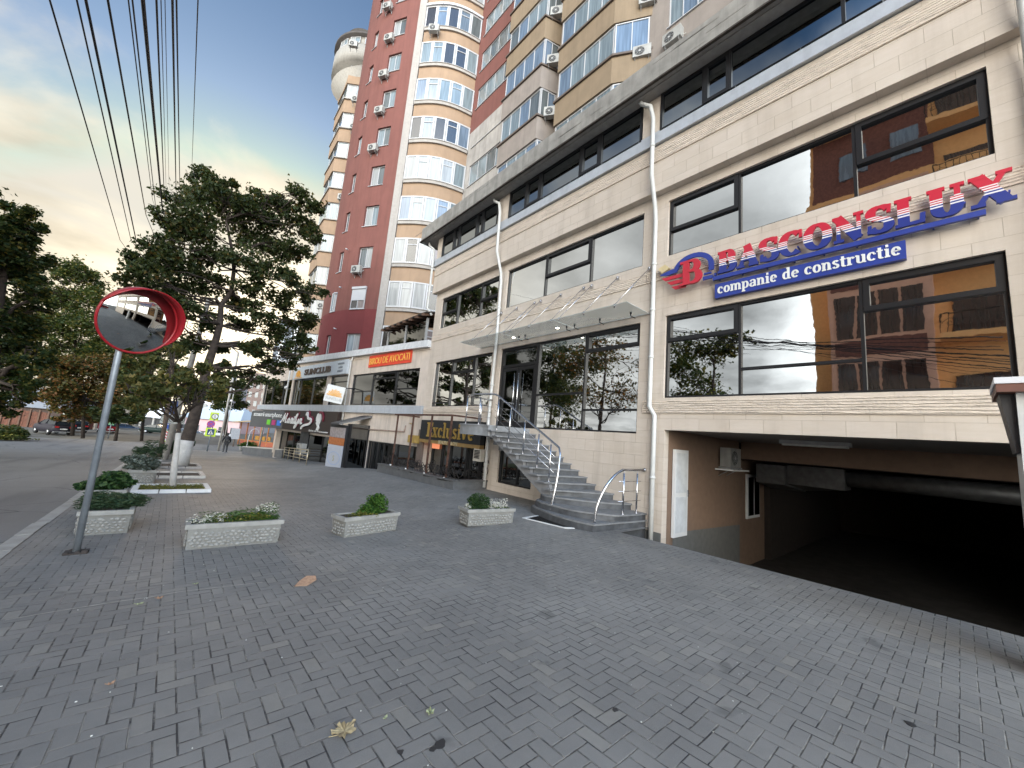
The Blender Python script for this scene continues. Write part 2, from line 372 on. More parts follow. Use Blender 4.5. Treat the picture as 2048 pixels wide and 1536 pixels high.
# ------------------------------------------------------------------ ground shape
def sst(a, b, x):
    t = max(0, min(1, (x-a)/(b-a))); return t*t*(3-2*t)
def lerpt(tab, y):
    if y <= tab[0][0]: return tab[0][1]
    for (a, p), (b, q) in zip(tab, tab[1:]):
        if y <= b: return p+(q-p)*(y-a)/(b-a)
    return tab[-1][1]
BASE_T = [(-60, .0), (0, 0), (10, -.4), (25, -1.0), (40, -1.6), (47, -1.85), (56, -2.0), (70, -2.05), (400, -2.1)]
BLD_T = [(-60, -.02), (0, -.06), (4, -.10), (5.5, -.13), (11, -.17), (17, -.3), (24, -.72), (30, -1.0), (40, -1.5), (47, -1.85), (400, -1.9)]
def g(x, y):
    z = lerpt(BASE_T, y); w = sst(3.6, 7.0, x) if y < 30 else sst(3.6, 7, x)*.6
    return z+(lerpt(BLD_T, y)-z)*w
def gnd(px, py):
    d = ray(px, py); lo, hi = .5, 400/ max(.001, (d.x**2+d.y**2)**.5)
    t = 0.0; step = .25/(d.x**2+d.y**2)**.5; p = CAM
    while t < hi:
        t2 = t+step; q = CAM+d*t2
        if q.z < g(q.x, q.y):
            for _ in range(30):
                m_ = (t+t2)/2; q = CAM+d*m_
                if q.z < g(q.x, q.y): t2 = m_
                else: t = m_
            q = CAM+d*t2; return Vector((q.x, q.y, g(q.x, q.y)))
        t = t2
    return Vector((q.x, q.y, g(q.x, q.y)))
def sheet(name, xs, ys, zf, m, keep=lambda x, y: True):
    b = MB(); b.smooth = True; n = len(ys)
    b.v = [Vector((x, y, zf(x, y))) for x in xs for y in ys]
    for i in range(len(xs)-1):
        for j in range(n-1):
            if keep((xs[i]+xs[i+1])/2, (ys[j]+ys[j+1])/2):
                b.f.append([i*n+j, (i+1)*n+j, (i+1)*n+j+1, i*n+j+1]); b.m.append(0); b.sm.append(True)
    return struct(b.build(name, m))
def fr(a, b, n): return [a+(b-a)*i/n for i in range(n+1)]

# ------------------------------------------------------------------ ground, road, kerbs
KX = -1.3
def side_keep(x, y): return not (x > 7.5 and y < 4.9) and not (x > 8.9)
xs = fr(KX, 7.5, 34)+fr(7.75, 9.0, 5); ys = fr(-16, 16, 100)+fr(16.5, 46, 60)
sheet('pavement', xs, ys, g, PAVER, side_keep)
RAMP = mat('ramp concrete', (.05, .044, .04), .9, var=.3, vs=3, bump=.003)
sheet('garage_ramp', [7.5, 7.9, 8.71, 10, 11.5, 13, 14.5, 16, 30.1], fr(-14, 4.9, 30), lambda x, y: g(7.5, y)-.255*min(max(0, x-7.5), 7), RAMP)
sheet('road', [-60, -40, -25, -16, -11, -8, -6, -4, -2.5, KX-.001], fr(-30, 60, 90), lambda x, y: lerpt(BASE_T, y)-.10, ASPHALT, lambda x, y: x > -9.6 or y > 44)
sheet('crossing_road', fr(KX, 60, 20), fr(47.4, 60, 6), lambda x, y: lerpt(BASE_T, y)-.05, ASPHALT)
GRASS = mat('verge soil and grass', (.055, .075, .025), .95, var=.4, vs=5, bump=.02, bs=30)
sheet('ground', [-400, -200, -120, -60, -30, -16, -9.7, -1.4, 8, 30, 60, 120, 200, 400], [-200, -80, -30]+fr(-28, 60, 22)+[80, 120, 200, 400, 900], lambda x, y: lerpt(BASE_T, y)-.16-(1.9 if (x > 7 and y < 20) else 0), mat('far ground', (.13, .12, .10), .95, var=.3, vs=.4))
sheet('verge', fr(-30, -9.8, 8), fr(-30, 44, 40), lambda x, y: lerpt(BASE_T, y)-.02, GRASS)
sheet('far_pavement', fr(KX, 8.2, 6), fr(46.02, 47.2, 2), lambda x, y: g(x, y)+.004, mat('pale concrete paving', (.33, .31, .28), .85, bs=30, bump=.002))
CURB = mat('kerb concrete', (.33, .32, .295), .85, var=.18, vs=4, bump=.004)
def kerb_run(name, x0, x1, ya, yb, m, top, step=1.0):
    b = MB(); y = ya; k = 0
    while y < yb-.01:
        y2 = min(yb, y+step); dz = random.uniform(-.008, .008); dx = random.uniform(-.008, .008)
        za, zb = lerpt(BASE_T, y), lerpt(BASE_T, y2)
        b.box8([(x0+dx, y+.006, za-.4), (x1+dx, y+.006, za-.4), (x1+dx, y2-.006, zb-.4), (x0+dx, y2-.006, zb-.4), (x0+dx+.015, y+.006, za+top+dz), (x1+dx, y+.006, za+top+dz), (x1+dx, y2-.006, zb+top+dz), (x0+dx+.015, y2-.006, zb+top+dz)])
        y = y2
    return struct(b.build(name, m))
kerb_run('kerb', KX-.16, KX+.02, -16, 46, CURB, .012)
REDK = mat('weathered red kerb paint', (.52, .22, .13), .8, var=.35, vs=3)
kerb_run('far_kerb', -9.95, -9.75, -28, 43.5, REDK, .06)

# ------------------------------------------------------------------ office building
D = 8.71; OB = thing('office_building', 'beige limestone clad office building with black mirror windows and a garage underneath', 'office building', (D, 4, 0))
Y0, Y1 = -13.0, 16.35
FA = Frame((D, 0, 0), (0, -1, 0), (-1, 0, 0))         # a = -Y, b = Z, c = out of the wall
def wall_open(b, F, a0, a1, b0, b1, opens, depth=.16, c=0, cuts=()):
    """a wall face with rectangular openings and their reveals"""
    A = sorted({a0, a1, *[o[0] for o in opens], *[o[1] for o in opens], *cuts}); B = sorted({b0, b1, *[o[2] for o in opens], *[o[3] for o in opens]})
    for i in range(len(A)-1):
        for j in range(len(B)-1):
            ca, cb = (A[i]+A[i+1])/2, (B[j]+B[j+1])/2
            if A[i] < a0-1e-6 or A[i+1] > a1+1e-6 or B[j] < b0-1e-6 or B[j+1] > b1+1e-6: continue
            if any(o[0] < ca < o[1] and o[2] < cb < o[3] for o in opens): continue
            b.quad(F.p(A[i], B[j], c), F.p(A[i+1], B[j], c), F.p(A[i+1], B[j+1], c), F.p(A[i], B[j+1], c))
    for o in opens:
        p, q, r, s = o[:4]; e = c-(o[4] if len(o) > 4 else depth)
        b.quad(F.p(p, r, c), F.p(q, r, c), F.p(q, r, e), F.p(p, r, e)); b.quad(F.p(p, s, e), F.p(q, s, e), F.p(q, s, c), F.p(p, s, c))
        b.quad(F.p(p, r, c), F.p(p, r, e), F.p(p, s, e), F.p(p, s, c)); b.quad(F.p(q, r, e), F.p(q, r, c), F.p(q, s, c), F.p(q, s, e))
# openings: y0, y1, z0, z1
W1 = [(-.62, 4.57, 2.93, 4.98), (5.25, 10.95, 2.05, 4.93), (11.45, 15.75, 2.82, 4.88), (-6.6, -1.45, 2.93, 4.98), (-12.4, -7.3, 2.93, 4.98)]
W2 = [(-.62, 4.57, 6.55, 8.08), (5.26, 10.97, 6.5, 8.03), (11.45, 15.78, 6.5, 7.98), (-6.6, -1.45, 6.55, 8.08), (-12.4, -7.3, 6.55, 8.08)]
GAR = [(-.75, 4.52, -2, 2.17), (-6.6, -1.55, -2, 2.17)]
LOWW = [(8.85, 10.55, .14, 1.34)]
SALON = [(11.35, 16.0, -.25, 1.78)]
op = [(-y1, -y0, z0, z1) for (y0, y1, z0, z1) in W1+W2+LOWW]+[(-y1, -y0, z0, z1, .9) for (y0, y1, z0, z1) in SALON]+[(-y1, -y0, z0, z1, .22) for (y0, y1, z0, z1) in GAR]
b = MB(); wall_open(b, FA, -Y1, -Y0, -1.5, 8.55, op)
# corner return towards the low wing, back and far end
b.quad((D, Y1, -1.5), (D+9, Y1, -1.5), (D+9, Y1, 11.2), (D, Y1, 11.2))
b.quad((D, Y0, -1.5), (D, Y0, 11.2), (D+9, Y0, 11.2), (D+9, Y0, -1.5))
# proud upper storey band
b.box(D-.21, D-.004, Y0, Y1+.12, 8.34, 9.68)
b.build('wall', STONE, OB)
b = MB()
def band(z0, z1, ya, yb, c0=.003, c1=.028): b.box(D-c1, D+c0, ya, yb, z0, z1)
for ya, yb in ((Y0, 5.1), (5.12, Y1-.01)): band(5.95, 6.21, ya, yb)
band(2.56, 2.86, Y0, 5.1); band(2.56, 2.72, 11.1, Y1-.01)
b.box(D-.235, D-.2, Y0, Y1+.1, 9.2, 9.57)
b.build('rough_stone_band', ROUGH, OB)
b = MB(); b.box(D-.30, D+.1, Y0, Y1+.2, 9.70, 9.74); b.box(D-.285, D-.20, Y0, Y1+.185, 9.745, 10.06); b.box(D-.198, D+.5, Y0, Y1+.18, 9.745, 10.03)
for y in fr(Y0, Y1, 24): b.box(D-.289, D-.2, y-.004, y+.004, 9.745, 10.063)
b.build('metal_ledge', ALU, OB)
X3 = D-.10
# upper storey piers behind the ledge
for ya, yb in ((4.75, 5.25), (10.95, 11.6), (15.9, Y1), (-1.35, -.75), (-7.3, -6.7), (Y0, Y0+.4)):
    b = MB(); b.box(D-.262, X3+.5, ya, yb, 10.065, 11.13); b.build('upper_pier', STONE, OB)
# roof slab with deep overhang and concrete fascia
b = MB(); XF = 7.98
b.box(XF, XF+.16, Y0, 17.35, 11.16, 11.86)
b.box(XF+.16, D+9, 17.19, 17.35, 11.16, 11.86)
b.box(XF+.161, D+9, Y0, 17.189, 11.62, 11.80)
for i in range(60):
    y = random.uniform(Y0, 17); z = random.choice([11.22, 11.3, 11.5, 11.7]); b.box(XF-.006, XF+.01, y, y+random.uniform(.3, 1.4), z, z+.012)
rf = b.build('roof', CONC, OB)
b = MB(); b.box(XF+.162, D+.6, Y0, 17.185, 11.14, 11.19); b.build('soffit', SOFFIT, OB)
b = MB(); b.box(XF-.05, XF+.02, Y0, 17.4, 11.11, 11.157); b.box(XF+.02, D+.4, 17.35, 17.4, 11.11, 11.157); b.build('drip_edge', mat('rusty drip edge', (.05, .038, .03), .8, var=.4, vs=8), OB)
# ---- windows
def window(parent, F, a0, a1, b0, b1, muls, hors=(), sash=(), fw=.05, dep=.10, c=-.12, fm=None, gm=None, name='window'):
    """frame bars with panes behind; muls: a positions; hors: (a0,a1,b); sash: (a0,a1,b0,b1) heavier opening leaf"""
    fb = MB(); h = fw/2
    fb.fbox(F, a0, a1, b0, b0+fw, c-dep/2, c+dep/2); fb.fbox(F, a0, a1, b1-fw, b1, c-dep/2, c+dep/2)
    fb.fbox(F, a0, a0+fw, b0+fw, b1-fw, c-dep/2, c+dep/2); fb.fbox(F, a1-fw, a1, b0+fw, b1-fw, c-dep/2, c+dep/2)
    for m in muls: fb.fbox(F, m-h, m+h, b0+fw, b1-fw, c-dep/2+.002, c+dep/2-.002)
    for (p, q, z) in hors: fb.fbox(F, p, q, z-h, z+h, c-dep/2+.004, c+dep/2-.004)
    for (p, q, r, s) in sash:
        e = .085; o1, o2 = c-dep/2+.006, c+dep/2+.012
        fb.fbox(F, p, q, r, r+e, o1, o2); fb.fbox(F, p, q, s-e, s, o1, o2); fb.fbox(F, p, p+e, r+e, s-e, o1, o2); fb.fbox(F, q-e, q, r+e, s-e, o1, o2)
    w = fb.build(name, fm or FRAME_B, parent)
    gb = MB()
    A = [a0]+sorted(muls)+[a1]
    for i in range(len(A)-1):
        t = random.uniform(-.004, .004)
        gb.quad(F.p(A[i], b0, c-.01+t), F.p(A[i+1], b0, c-.01), F.p(A[i+1], b1, c-.01-t), F.p(A[i], b1, c-.01))
    gb.build('pane', gm or GLASS, w)
    return w
def wy(y0, y1, z0, z1, muls, hors=(), sash=(), **k):
    return window(OB, FA, -y1, -y0, z0, z1, [-m for m in muls], [(-q, -p, z) for p, q, z in hors], [(-q, -p, r, s) for p, q, r, s in sash], **k)
for k, dy in ((0, 0), (3, -5.95), (4, -11.75)):
    y0, y1, z0, z1 = W1[k]
    wy(y0, y1, z0, z1, [2.93+dy, .98+dy], [(y0, .98+dy, 4.43), (.98+dy, 2.93+dy, 3.52)], [(2.96+dy, y1-.02, 4.33, z1-.02), (y0+.02, .95+dy, 4.38, z1-.02)])
    y0, y1, z0, z1 = W2[k]
    wy(y0, y1, z0, z1, [2.93+dy, .98+dy], [], [(2.96+dy, y1-.02, 7.24, z1-.02), (y0+.02, .95+dy, 7.22, z1-.02)])
wy(*W2[1], [8.98, 7.05], [], [(7.08, 8.95, 7.22, 8.01)])
wy(*W2[2], [14.45, 12.7], [], [(14.48, 15.76, 7.2, 7.96), (11.47, 12.67, 7.2, 7.96)])
wy(*W1[2], [14.35, 12.65], [(14.35, 15.7, 3.0), (12.65, 14.35, 4.28)], [(12.68, 14.32, 4.26, 4.86)])
wy(5.25, 9.03, 2.05, 4.93, [7.05], [(5.28, 7.05, 2.66), (7.05, 9.0, 3.16)], [(5.27, 7.02, 4.36, 4.91)])
# entrance: frame, two leaves with tall pulls, fanlight
b = MB(); F = FA; c0, c1 = -.17, -.07
for (p, q, r, s) in ((-10.95, -10.83, 2.05, 4.93), (-9.12, -9.03, 2.05, 4.93), (-10.83, -9.12, 4.83, 4.93), (-10.83, -9.12, 4.2, 4.3)): b.fbox(F, p, q, r, s, c0, c1)
dr = b.build('entrance_door', FRAME_B, OB)
b = MB()
for p, q in ((-10.82, -9.99), (-9.97, -9.13)):
    for (i, j, r, s) in ((p, p+.09, 2.07, 4.19), (q-.09, q, 2.07, 4.19), (p+.09, q-.09, 2.07, 2.24), (p+.09, q-.09, 4.07, 4.19)): b.fbox(F, i, j, r, s, -.15, -.09)
b.build('door_leaf', FRAME_B, dr)
b = MB(); b.quad(F.p(-10.83, 2.1, -.125), F.p(-9.12, 2.1, -.125), F.p(-9.12, 4.83, -.125), F.p(-10.83, 4.83, -.125)); b.build('pane', GLASS_D, dr)
b = MB()
for a in (-10.08, -9.87):
    b.tube([F.p(a, 2.35, -.02), F.p(a, 3.95, -.02)], .02, 8)
    for z in (2.5, 3.8): b.tube([F.p(a, z, -.02), F.p(a, z, -.1)], .01, 6)
b.build('door_handle', STEEL, dr)
wy(*LOWW[0], [9.62], fw=.045, gm=GLASS_D)
# upper storey windows (dark glass under the overhang)
def up(y0, y1, muls, sash=()):
    FU = Frame((D-.245, 0, 0), (0, -1, 0), (-1, 0, 0))
    return window(OB, FU, -y1, -y0, 10.02, 11.14, [-m for m in muls], (), [(-q, -p, r, s) for p, q, r, s in sash], fw=.06, dep=.08, c=0, gm=GLASS_3)
up(-.72, 4.73, [3.62, 3.02, 1.0, .35], [(3.02, 3.6, 10.07, 11.1)])
up(5.27, 10.93, [6.65, 7.45, 9.2, 10.0], [(6.68, 7.42, 10.07, 11.1), (9.23, 9.97, 10.07, 11.1)])
up(11.62, 15.88, [12.6, 13.1, 14.4, 14.9], [(12.62, 13.08, 10.07, 11.1), (14.42, 14.88, 10.07, 11.1)])
up(-6.65, -1.38, [-2.4, -3.1, -5.0]); up(-12.5, -7.35, [-8.4, -9.2, -11.0])
# rooms behind the glass are closed off by a dark core
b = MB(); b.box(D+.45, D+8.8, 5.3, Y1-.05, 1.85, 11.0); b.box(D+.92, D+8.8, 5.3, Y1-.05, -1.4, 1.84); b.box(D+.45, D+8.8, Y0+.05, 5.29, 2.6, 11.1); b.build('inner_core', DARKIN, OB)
# ---- garage interior
PEACH = mat('peach stucco', (.20, .13, .09), .9, var=.08, bump=.004, bs=120)
b = MB()
b.quad((D+.22, 4.52, -2.6), (13.5, 4.52, -2.6), (13.5, 4.52, 2.25), (D+.22, 4.52, 2.25))
b.quad((13.5, 4.52, -2.6), (13.5, 4.9, -2.6), (13.5, 4.9, 2.25), (13.5, 4.52, 2.25))
b.quad((13.5, 4.9, -2.6), (17.2, 4.9, -2.6), (17.2, 4.9, 2.25), (13.5, 4.9, 2.25))
b.box(13.6, 13.95, Y0+.5, 4.5, 1.66, 2.28)
b.quad((D+.2, Y0+.5, -2.6), (30, Y0+.5, -2.6), (30, Y0+.5, 2.3), (D+.2, Y0+.5, 2.3))
b.box(D+.22, D+.75, -1.55, -.75, -1.9, 2.2)
b.build('garage_wall', PEACH, OB)
b = MB(); b.box(17.2, 30, 4.7, 5.2, -2.6, 2.3); b.box(30, 30.2, Y0, 5.2, -2.6, 2.3); b.box(13.96, 30, -2.3, -2.1, -2.6, 2.18); b.box(13.96, 30, Y0+.5, 4.88, 1.64, 2.18); b.build('garage_back', mat('shade dark garage concrete', (.03, .022, .018), .95, var=.2), OB)  # dark colour stands in for deep shade; partition added to cut bounced light
b = MB(); b.quad((D+.2, Y0+.5, 2.19), (30, Y0+.5, 2.19), (30, 4.9, 2.19), (D+.2, 4.9, 2.19)); b.build('garage_ceiling', mat('garage ceiling', (.22, .20, .18), .9, bump=.003), OB)
b = MB(); b.quad((D+.5, 4.5, -2.6), (13.49, 4.5, -2.6), (13.49, 4.5, -.33), (D+.5, 4.5, -.20)); b.quad((13.47, 4.52, -2.6), (13.47, 4.89, -2.6), (13.47, 4.89, -.35), (13.47, 4.52, -.35))
b.box(D-.03, D+.5, 4.53, 4.75, -1, -.18); b.box(D-.02, D+.01, 4.75, 5.0, -1, -.18)
b.build('skirting', mat('grey skirting', (.12, .12, .115), .8), OB)
UPVC = mat('white plastic frame', (.68, .68, .68), .4, var=.03)
b = MB(); b.box(9.12, 9.82, 4.44, 4.50, -.30, 1.74); d2 = b.build('garage_door', UPVC, OB)
b = MB(); b.box(9.19, 9.75, 4.425, 4.436, -.2, .62); b.box(9.19, 9.75, 4.425, 4.436, .72, 1.66); b.build('door_panel', mat('white door panel', (.58, .6, .62), .4), d2)
b = MB(); b.box(9.74, 9.77, 4.40, 4.43, .62, .78); b.tube([(9.755, 4.38, .70), (9.66, 4.37, .70)], .012, 6); b.build('door_handle', STEEL, d2)
b = MB(); b.box(15.2, 16.5, 4.84, 4.89, -.35, 1.15)
wg = b.build('garage_window', UPVC, OB); b = MB(); b.box(15.3, 15.8, 4.815, 4.835, -.25, 1.05); b.box(15.9, 16.4, 4.815, 4.835, -.25, 1.05); b.build('pane', GLASS_3, wg)

# drainpipes
def drain(pts, r=.055, name='drainpipe'):
    b = MB(); b.tube(pts, r, 10)
    for p, q in zip(pts, pts[1:]):
        p, q = Vector(p), Vector(q); n = int((p-q).length/1.6)
        for i in range(1, n+1):
            c = p.lerp(q, i/(n+1)); dd = (q-p).normalized()*.03
            b.tube([c-dd, c+dd], r+.012, 10); b.box(c.x, c.x+.14, c.y-.012, c.y+.012, c.z-.012, c.z+.012)
    return b.build(name, PIPE_M, OB)
def dp(y, yt=0):
    XO = D-.29-.10
    return [(XF+.28, y+.18, 11.14), (XF+.28, y+.15, 11.0), (XO, y+.02, 10.72), (XO, y, 10.4), (XO, y, 8.5), (D-.12, y-.02, 8.02), (D-.10, y-.03, 7.6)]
def dpy(pxs, X): return [tuple(onX(x, y, X)) for x, y in pxs]
drain([(XF+.28, 5.25, 11.14), (XF+.28, 5.2, 11.03), (8.26, 4.93, 10.78), (8.30, 4.86, 10.4), (8.30, 4.85, 8.75), (8.55, 4.86, 7.95), (8.6, 4.86, 7.6), (8.6, 4.86, 2.72), (8.6, 4.72, 2.50), (8.6, 4.72, -.42)])
drain([(XF+.28, 11.75, 11.14), (XF+.28, 11.7, 11.03), (8.26, 11.35, 10.78), (8.30, 11.3, 10.4), (8.30, 11.25, 8.75), (8.55, 11.2, 7.95), (8.6, 11.2, 7.6), (8.6, 11.15, 5.5), (8.6, 11.15, 4.95), (8.6, 11.17, 2.2), (8.58, 11.05, 1.5), (8.58, 11.05, -.1)])
drain([(XF+.28, 17.0, 11.14), (XF+.3, 16.9, 10.9), (8.33, 16.5, 10.6), (8.33, 16.45, 8.7), (8.5, 16.8, 7.7), (8.62, 16.5, 7.3)])
drain([(XF+.28, -.7, 11.14), (8.28, -.9, 10.78), (8.30, -.95, 10.4), (8.30, -.97, 8.75), (8.55, -1.0, 7.95), (8.6, -1.0, 7.6), (8.6, -1.0, -.4)])
# small wall boxes
b = MB(); b.prism([onX(x, y, D-.15) for x, y in ((1316, 538), (1330, 529), (1338, 536), (1324, 547))], (.14, 0, 0)); b.build('alarm_box', mat('cream plastic', (.62, .5, .28), .5), OB)

# glass canopy on tie rods (a part of the building)
CANZ = 5.11
canopy = MB()
canopy.box(D+.0, D-.02, 5.0, 12.2, CANZ+.0, CANZ+.03)
cb = canopy.build('canopy', STEEL, OB)
k = NB('canopy glass'); k.fin((.62, .70, .66, 1), .03, 0, None, .6, Alpha=.42); CG = k.m
b = MB()
for ya, yb in ((5.0, 7.38), (7.4, 9.78), (9.8, 12.2)): b.box(7.66, D-.03, ya, yb, CANZ, CANZ+.016)
b.build('glass_sheet', CG, cb)
for i, y in enumerate((5.02, 5.98, 6.87, 7.17, 8.09, 8.99, 9.29, 10.21, 11.07)):
    b = MB(); a = Vector((D-.06, y, 6.34)); e = Vector((7.74, y+.38, CANZ+.04)); b.tube([a, e], .009, 6)
    b.box(D-.06, D+.0, y-.03, y+.03, 6.29, 6.39); b.cyl(a-Vector((0, .03, 0)), a+Vector((0, .03, 0)), .028, 8)
    b.cyl(e-Vector((0, 0, .07)), e+Vector((0, 0, .015)), .026, 8)
    b.build('tie_rod', STEEL, cb)
    if i in (0, 1, 2, 3, 5, 6):
        b = MB(); e2 = Vector((8.35, y+.3, CANZ-.03)); b.tube([e2, e2-Vector((.0, .0, .06)), e2+Vector((.12, -.06, -.10))], .014, 6); b.cyl(e2-Vector((0, 0, .01)), e2+Vector((0, 0, .06)), .028, 8); b.build('bracket', FRAME_B, cb)
k = NB('lamp glow'); k.fin((1, 1, 1, 1), .5, 0, None, .5, Emission_Color=(1, .93, .8, 1), Emission_Strength=9.0); LAMP = k.m
for y in (7.75, 9.75):
    b = MB(); b.cyl((8.25, y, CANZ-.01), (8.25, y, CANZ-.035), .05, 14); b.build('canopy_lamp', LAMP, cb)
    b = MB(); b.cyl((8.25, y, CANZ), (8.25, y, CANZ-.03), .065, 14); b.build('lamp_ring', STEEL, cb)

# garage fittings
b = MB(); b.box(10.9, 11.25, 1.45, 2.85, 2.08, 2.18); gl = thing('tube_light', 'unlit fluorescent tube fitting on the garage ceiling', 'light fitting', (11, 2.1, 2.1))
b = MB(); b.box(10.95, 11.2, 1.5, 2.8, 2.10, 2.187); b.build('housing', mat('grey fitting', (.3, .3, .3), .5), gl)
b = MB(); b.box(10.98, 11.17, 1.55, 2.75, 2.06, 2.098); b.build('diffuser', mat('diffuser', (.45, .45, .43), .3), gl)
DUCT = mat('galvanised duct', (.14, .14, .14), .5, .6, var=.2)
t = thing('ventilation_duct', 'galvanised sheet metal ventilation duct in the dark garage', 'duct', (15, 4, 1.5))
b = MB(); b.box8([(15, 3.7, .95), (16.2, 3.4, .75), (16.2, 4.4, .75), (15, 4.5, .95), (15, 3.7, 1.55), (16.2, 3.4, 1.6), (16.2, 4.4, 1.6), (15, 4.5, 1.55)])
b.box8([(14.9, 2.2, 1.0), (15.9, 2.2, 1.0), (16.1, 3.35, .8), (15.1, 3.65, 1.0), (14.9, 2.2, 1.6), (15.9, 2.2, 1.6), (16.1, 3.35, 1.6), (15.1, 3.65, 1.6)]); b.build('bend', DUCT, t)
b = MB(); b.tube([(15.3, 2.2, 1.35), (15.4, -3, 1.35)], .24, 14); b.build('round_duct', DUCT, t)

# ------------------------------------------------------------------ curved outside staircase
ST = thing('staircase', 'curved grey granite staircase with steel rails up to the glass entrance', 'staircase', (8, 7, 0))
SX = 7.3
tread_mb = None
def step(k, outline, z, zb, slab=.035):
    """outline: list of (x, y) of the tread; overhanging slab over a set-back riser block"""
    b = MB(); b.mi = 0; n = len(outline); c = Vector((sum(p[0] for p in outline)/n, sum(p[1] for p in outline)/n))
    b.prism([(x, y, z-slab) for x, y in outline], (0, 0, slab))
    ins = [((max(p[0]+(c.x-p[0])*.03, SX+.15 if k else 0)) if p[0] < 8.6 else p[0], p[1]+.03) for p in outline]
    b.mi = 1; b.prism([(min(x, 8.70), y, zb) for x, y in ins], (0, 0, z-slab-zb))
    return b
OUT = {1: 9.25, 2: 8.97, 3: 8.67, 4: 8.37, 5: 8.07, 6: 7.77, 7: 7.47, 8: 7.17, 9: 6.87, 10: 6.68}
WAL = {1: 8.75, 2: 8.45, 3: 8.15, 4: 7.85, 5: 7.55, 6: 7.25, 7: 6.95, 8: 6.66, 9: 6.37, 10: 5.80}
for k in range(1, 11):
    z = 2.03-.153*k; ya, yb = OUT[k], WAL[k]; yc, yd = (OUT[k-1], WAL[k-1]) if k > 1 else (9.45, 9.1)
    nose = [(SX-.05, ya)]+([(8.0, (ya*.5+yb*.5)-.02), (8.705, yb)])
    outl = nose+[(8.705, yd+.05), (SX-.05, yc+.05)]
    zb = z-.153-.03
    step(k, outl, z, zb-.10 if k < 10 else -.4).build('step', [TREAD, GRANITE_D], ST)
# underside slab and stringer of the straight flight
b = MB(); 
saw = [(9.6, 1.95), (9.45, 1.95)]
for k in range(1, 10): saw += [(OUT[k-1]+.04 if k > 1 else 9.44, 2.03-.153*k-.037), (OUT[k]+.04, 2.03-.153*k-.037)]
saw += [(6.80, .60), (6.72, .30), (6.80, .20), (6.9, .24), (9.32, 1.66), (9.6, 1.66)]
b.prism([(SX+.04, y, z) for y, z in saw], (.10, 0, 0)); b.prism([(SX+.142, y, z) for y, z in [(9.6, 1.68), (9.32, 1.68), (6.9, .26), (6.9, .42), (9.35, 1.78), (9.6, 1.83)]], (1.25, 0, 0))
b.build('stringer', mat('stair concrete', (.20, .20, .205), .7, bump=.002, var=.15, streak=.3), ST)
def arc_pts(ctrl, n=8):
    out = []
    P = [Vector((*c, 0)) for c in ctrl]; P = [P[0]]+P+[P[-1]]
    for i in range(1, len(P)-2):
        for t in range(n):
            t /= n; a, b_, c, d = P[i-1], P[i], P[i+1], P[i+2]
            q = .5*((2*b_)+(c-a)*t+(2*a-5*b_+4*c-d)*t*t+(3*b_-a-3*c+d)*t**3); out.append((q.x, q.y))
    out.append((P[-1].x, P[-1].y)); return out
for nose, z in ((([(7.30, 7.0), (7.22, 6.66), (7.72, 5.9), (8.3, 5.42), (8.705, 5.28)]), .347),
                (([(7.22, 7.1), (7.05, 6.7), (7.06, 5.75), (7.44, 5.20), (7.78, 4.97), (8.705, 4.885)]), .194),
                (([(7.25, 7.25), (7.10, 7.0), (6.84, 6.2), (6.79, 5.5), (6.89, 5.04)]), .04)):
    o = arc_pts(nose)
    if z < .1: o += [(7.78, 4.975), (8.705, 4.88)]
    o += [(8.705, 7.2), (7.6, 7.3)]
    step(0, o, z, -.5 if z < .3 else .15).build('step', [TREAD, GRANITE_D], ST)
b = MB(); o = arc_pts([(7.25, 9.7), (7.15, 10.2), (7.2, 10.9), (7.6, 11.12), (8.705, 11.14)]); o = [(8.705, 9.08), (7.25, 9.43)]+o
b.prism([(x, y, 1.99) for x, y in o], (0, 0, .04)); b.prism([(min(8.7, x+(.03 if x < 8 else 0)), y, 1.69) for x, y in o], (0, 0, .30))
b.build('landing', mat('landing granite', (.23, .235, .24), .6, var=.15, streak=.2), ST)
# rails
def rail_post(b, x, y, z0, z1):
    b.tube([(x, y, z0), (x, y, z1-.06)], .021, 8); b.tube([(x, y, z1-.07), (x, y, z1)], .009, 6); b.cyl((x, y, z0), (x, y, z0+.015), .04, 10)
rl = MB(); XR = 7.42
top = [(8.6, 11.05, 3.0), (7.9, 11.03, 3.0), (7.45, 10.9, 3.0), (7.28, 10.5, 3.0), (7.32, 10.0, 3.0), (XR, 9.45, 3.0), (XR, 9.25, 2.94), (XR, 6.62, 1.54), (7.36, 6.52, 1.40), (7.22, 6.42, .95), (7.12, 6.40, .5), (7.06, 6.44, .04)]
def smooth3(P, n=6):
    P = [Vector(p) for p in P]; Q = [P[0]]+P+[P[-1]]; out = []
    for i in range(1, len(Q)-2):
        a, b_, c, d = Q[i-1], Q[i], Q[i+1], Q[i+2]
        for t in range(n):
            t /= n; out.append(.5*((2*b_)+(c-a)*t+(2*a-5*b_+4*c-d)*t*t+(3*b_-a-3*c+d)*t**3))
    out.append(P[-1]); return out
rl.tube(smooth3(top[:6])+[Vector(top[6]), Vector(top[7])]+smooth3(top[8:]), .029, 10)
rl.build('handrail', STEEL, ST)
for (x, y, k) in ((XR, 9.2, 1), (XR, 8.6, 3), (XR, 7.95, 5), (XR, 7.36, 7), (XR, 6.9, 9)):
    b = MB(); z0 = 2.03-.153*k; zt = 2.94-(9.25-y)*(1.40/2.63); rail_post(b, x, y, z0, zt-.03); b.build('rail_post', STEEL, ST)
for (x, y) in ((8.1, 11.0), (7.32, 10.75), (7.34, 10.05)):
    b = MB(); rail_post(b, x, y, 2.03, 2.97); b.build('rail_post', STEEL, ST)
b = MB()
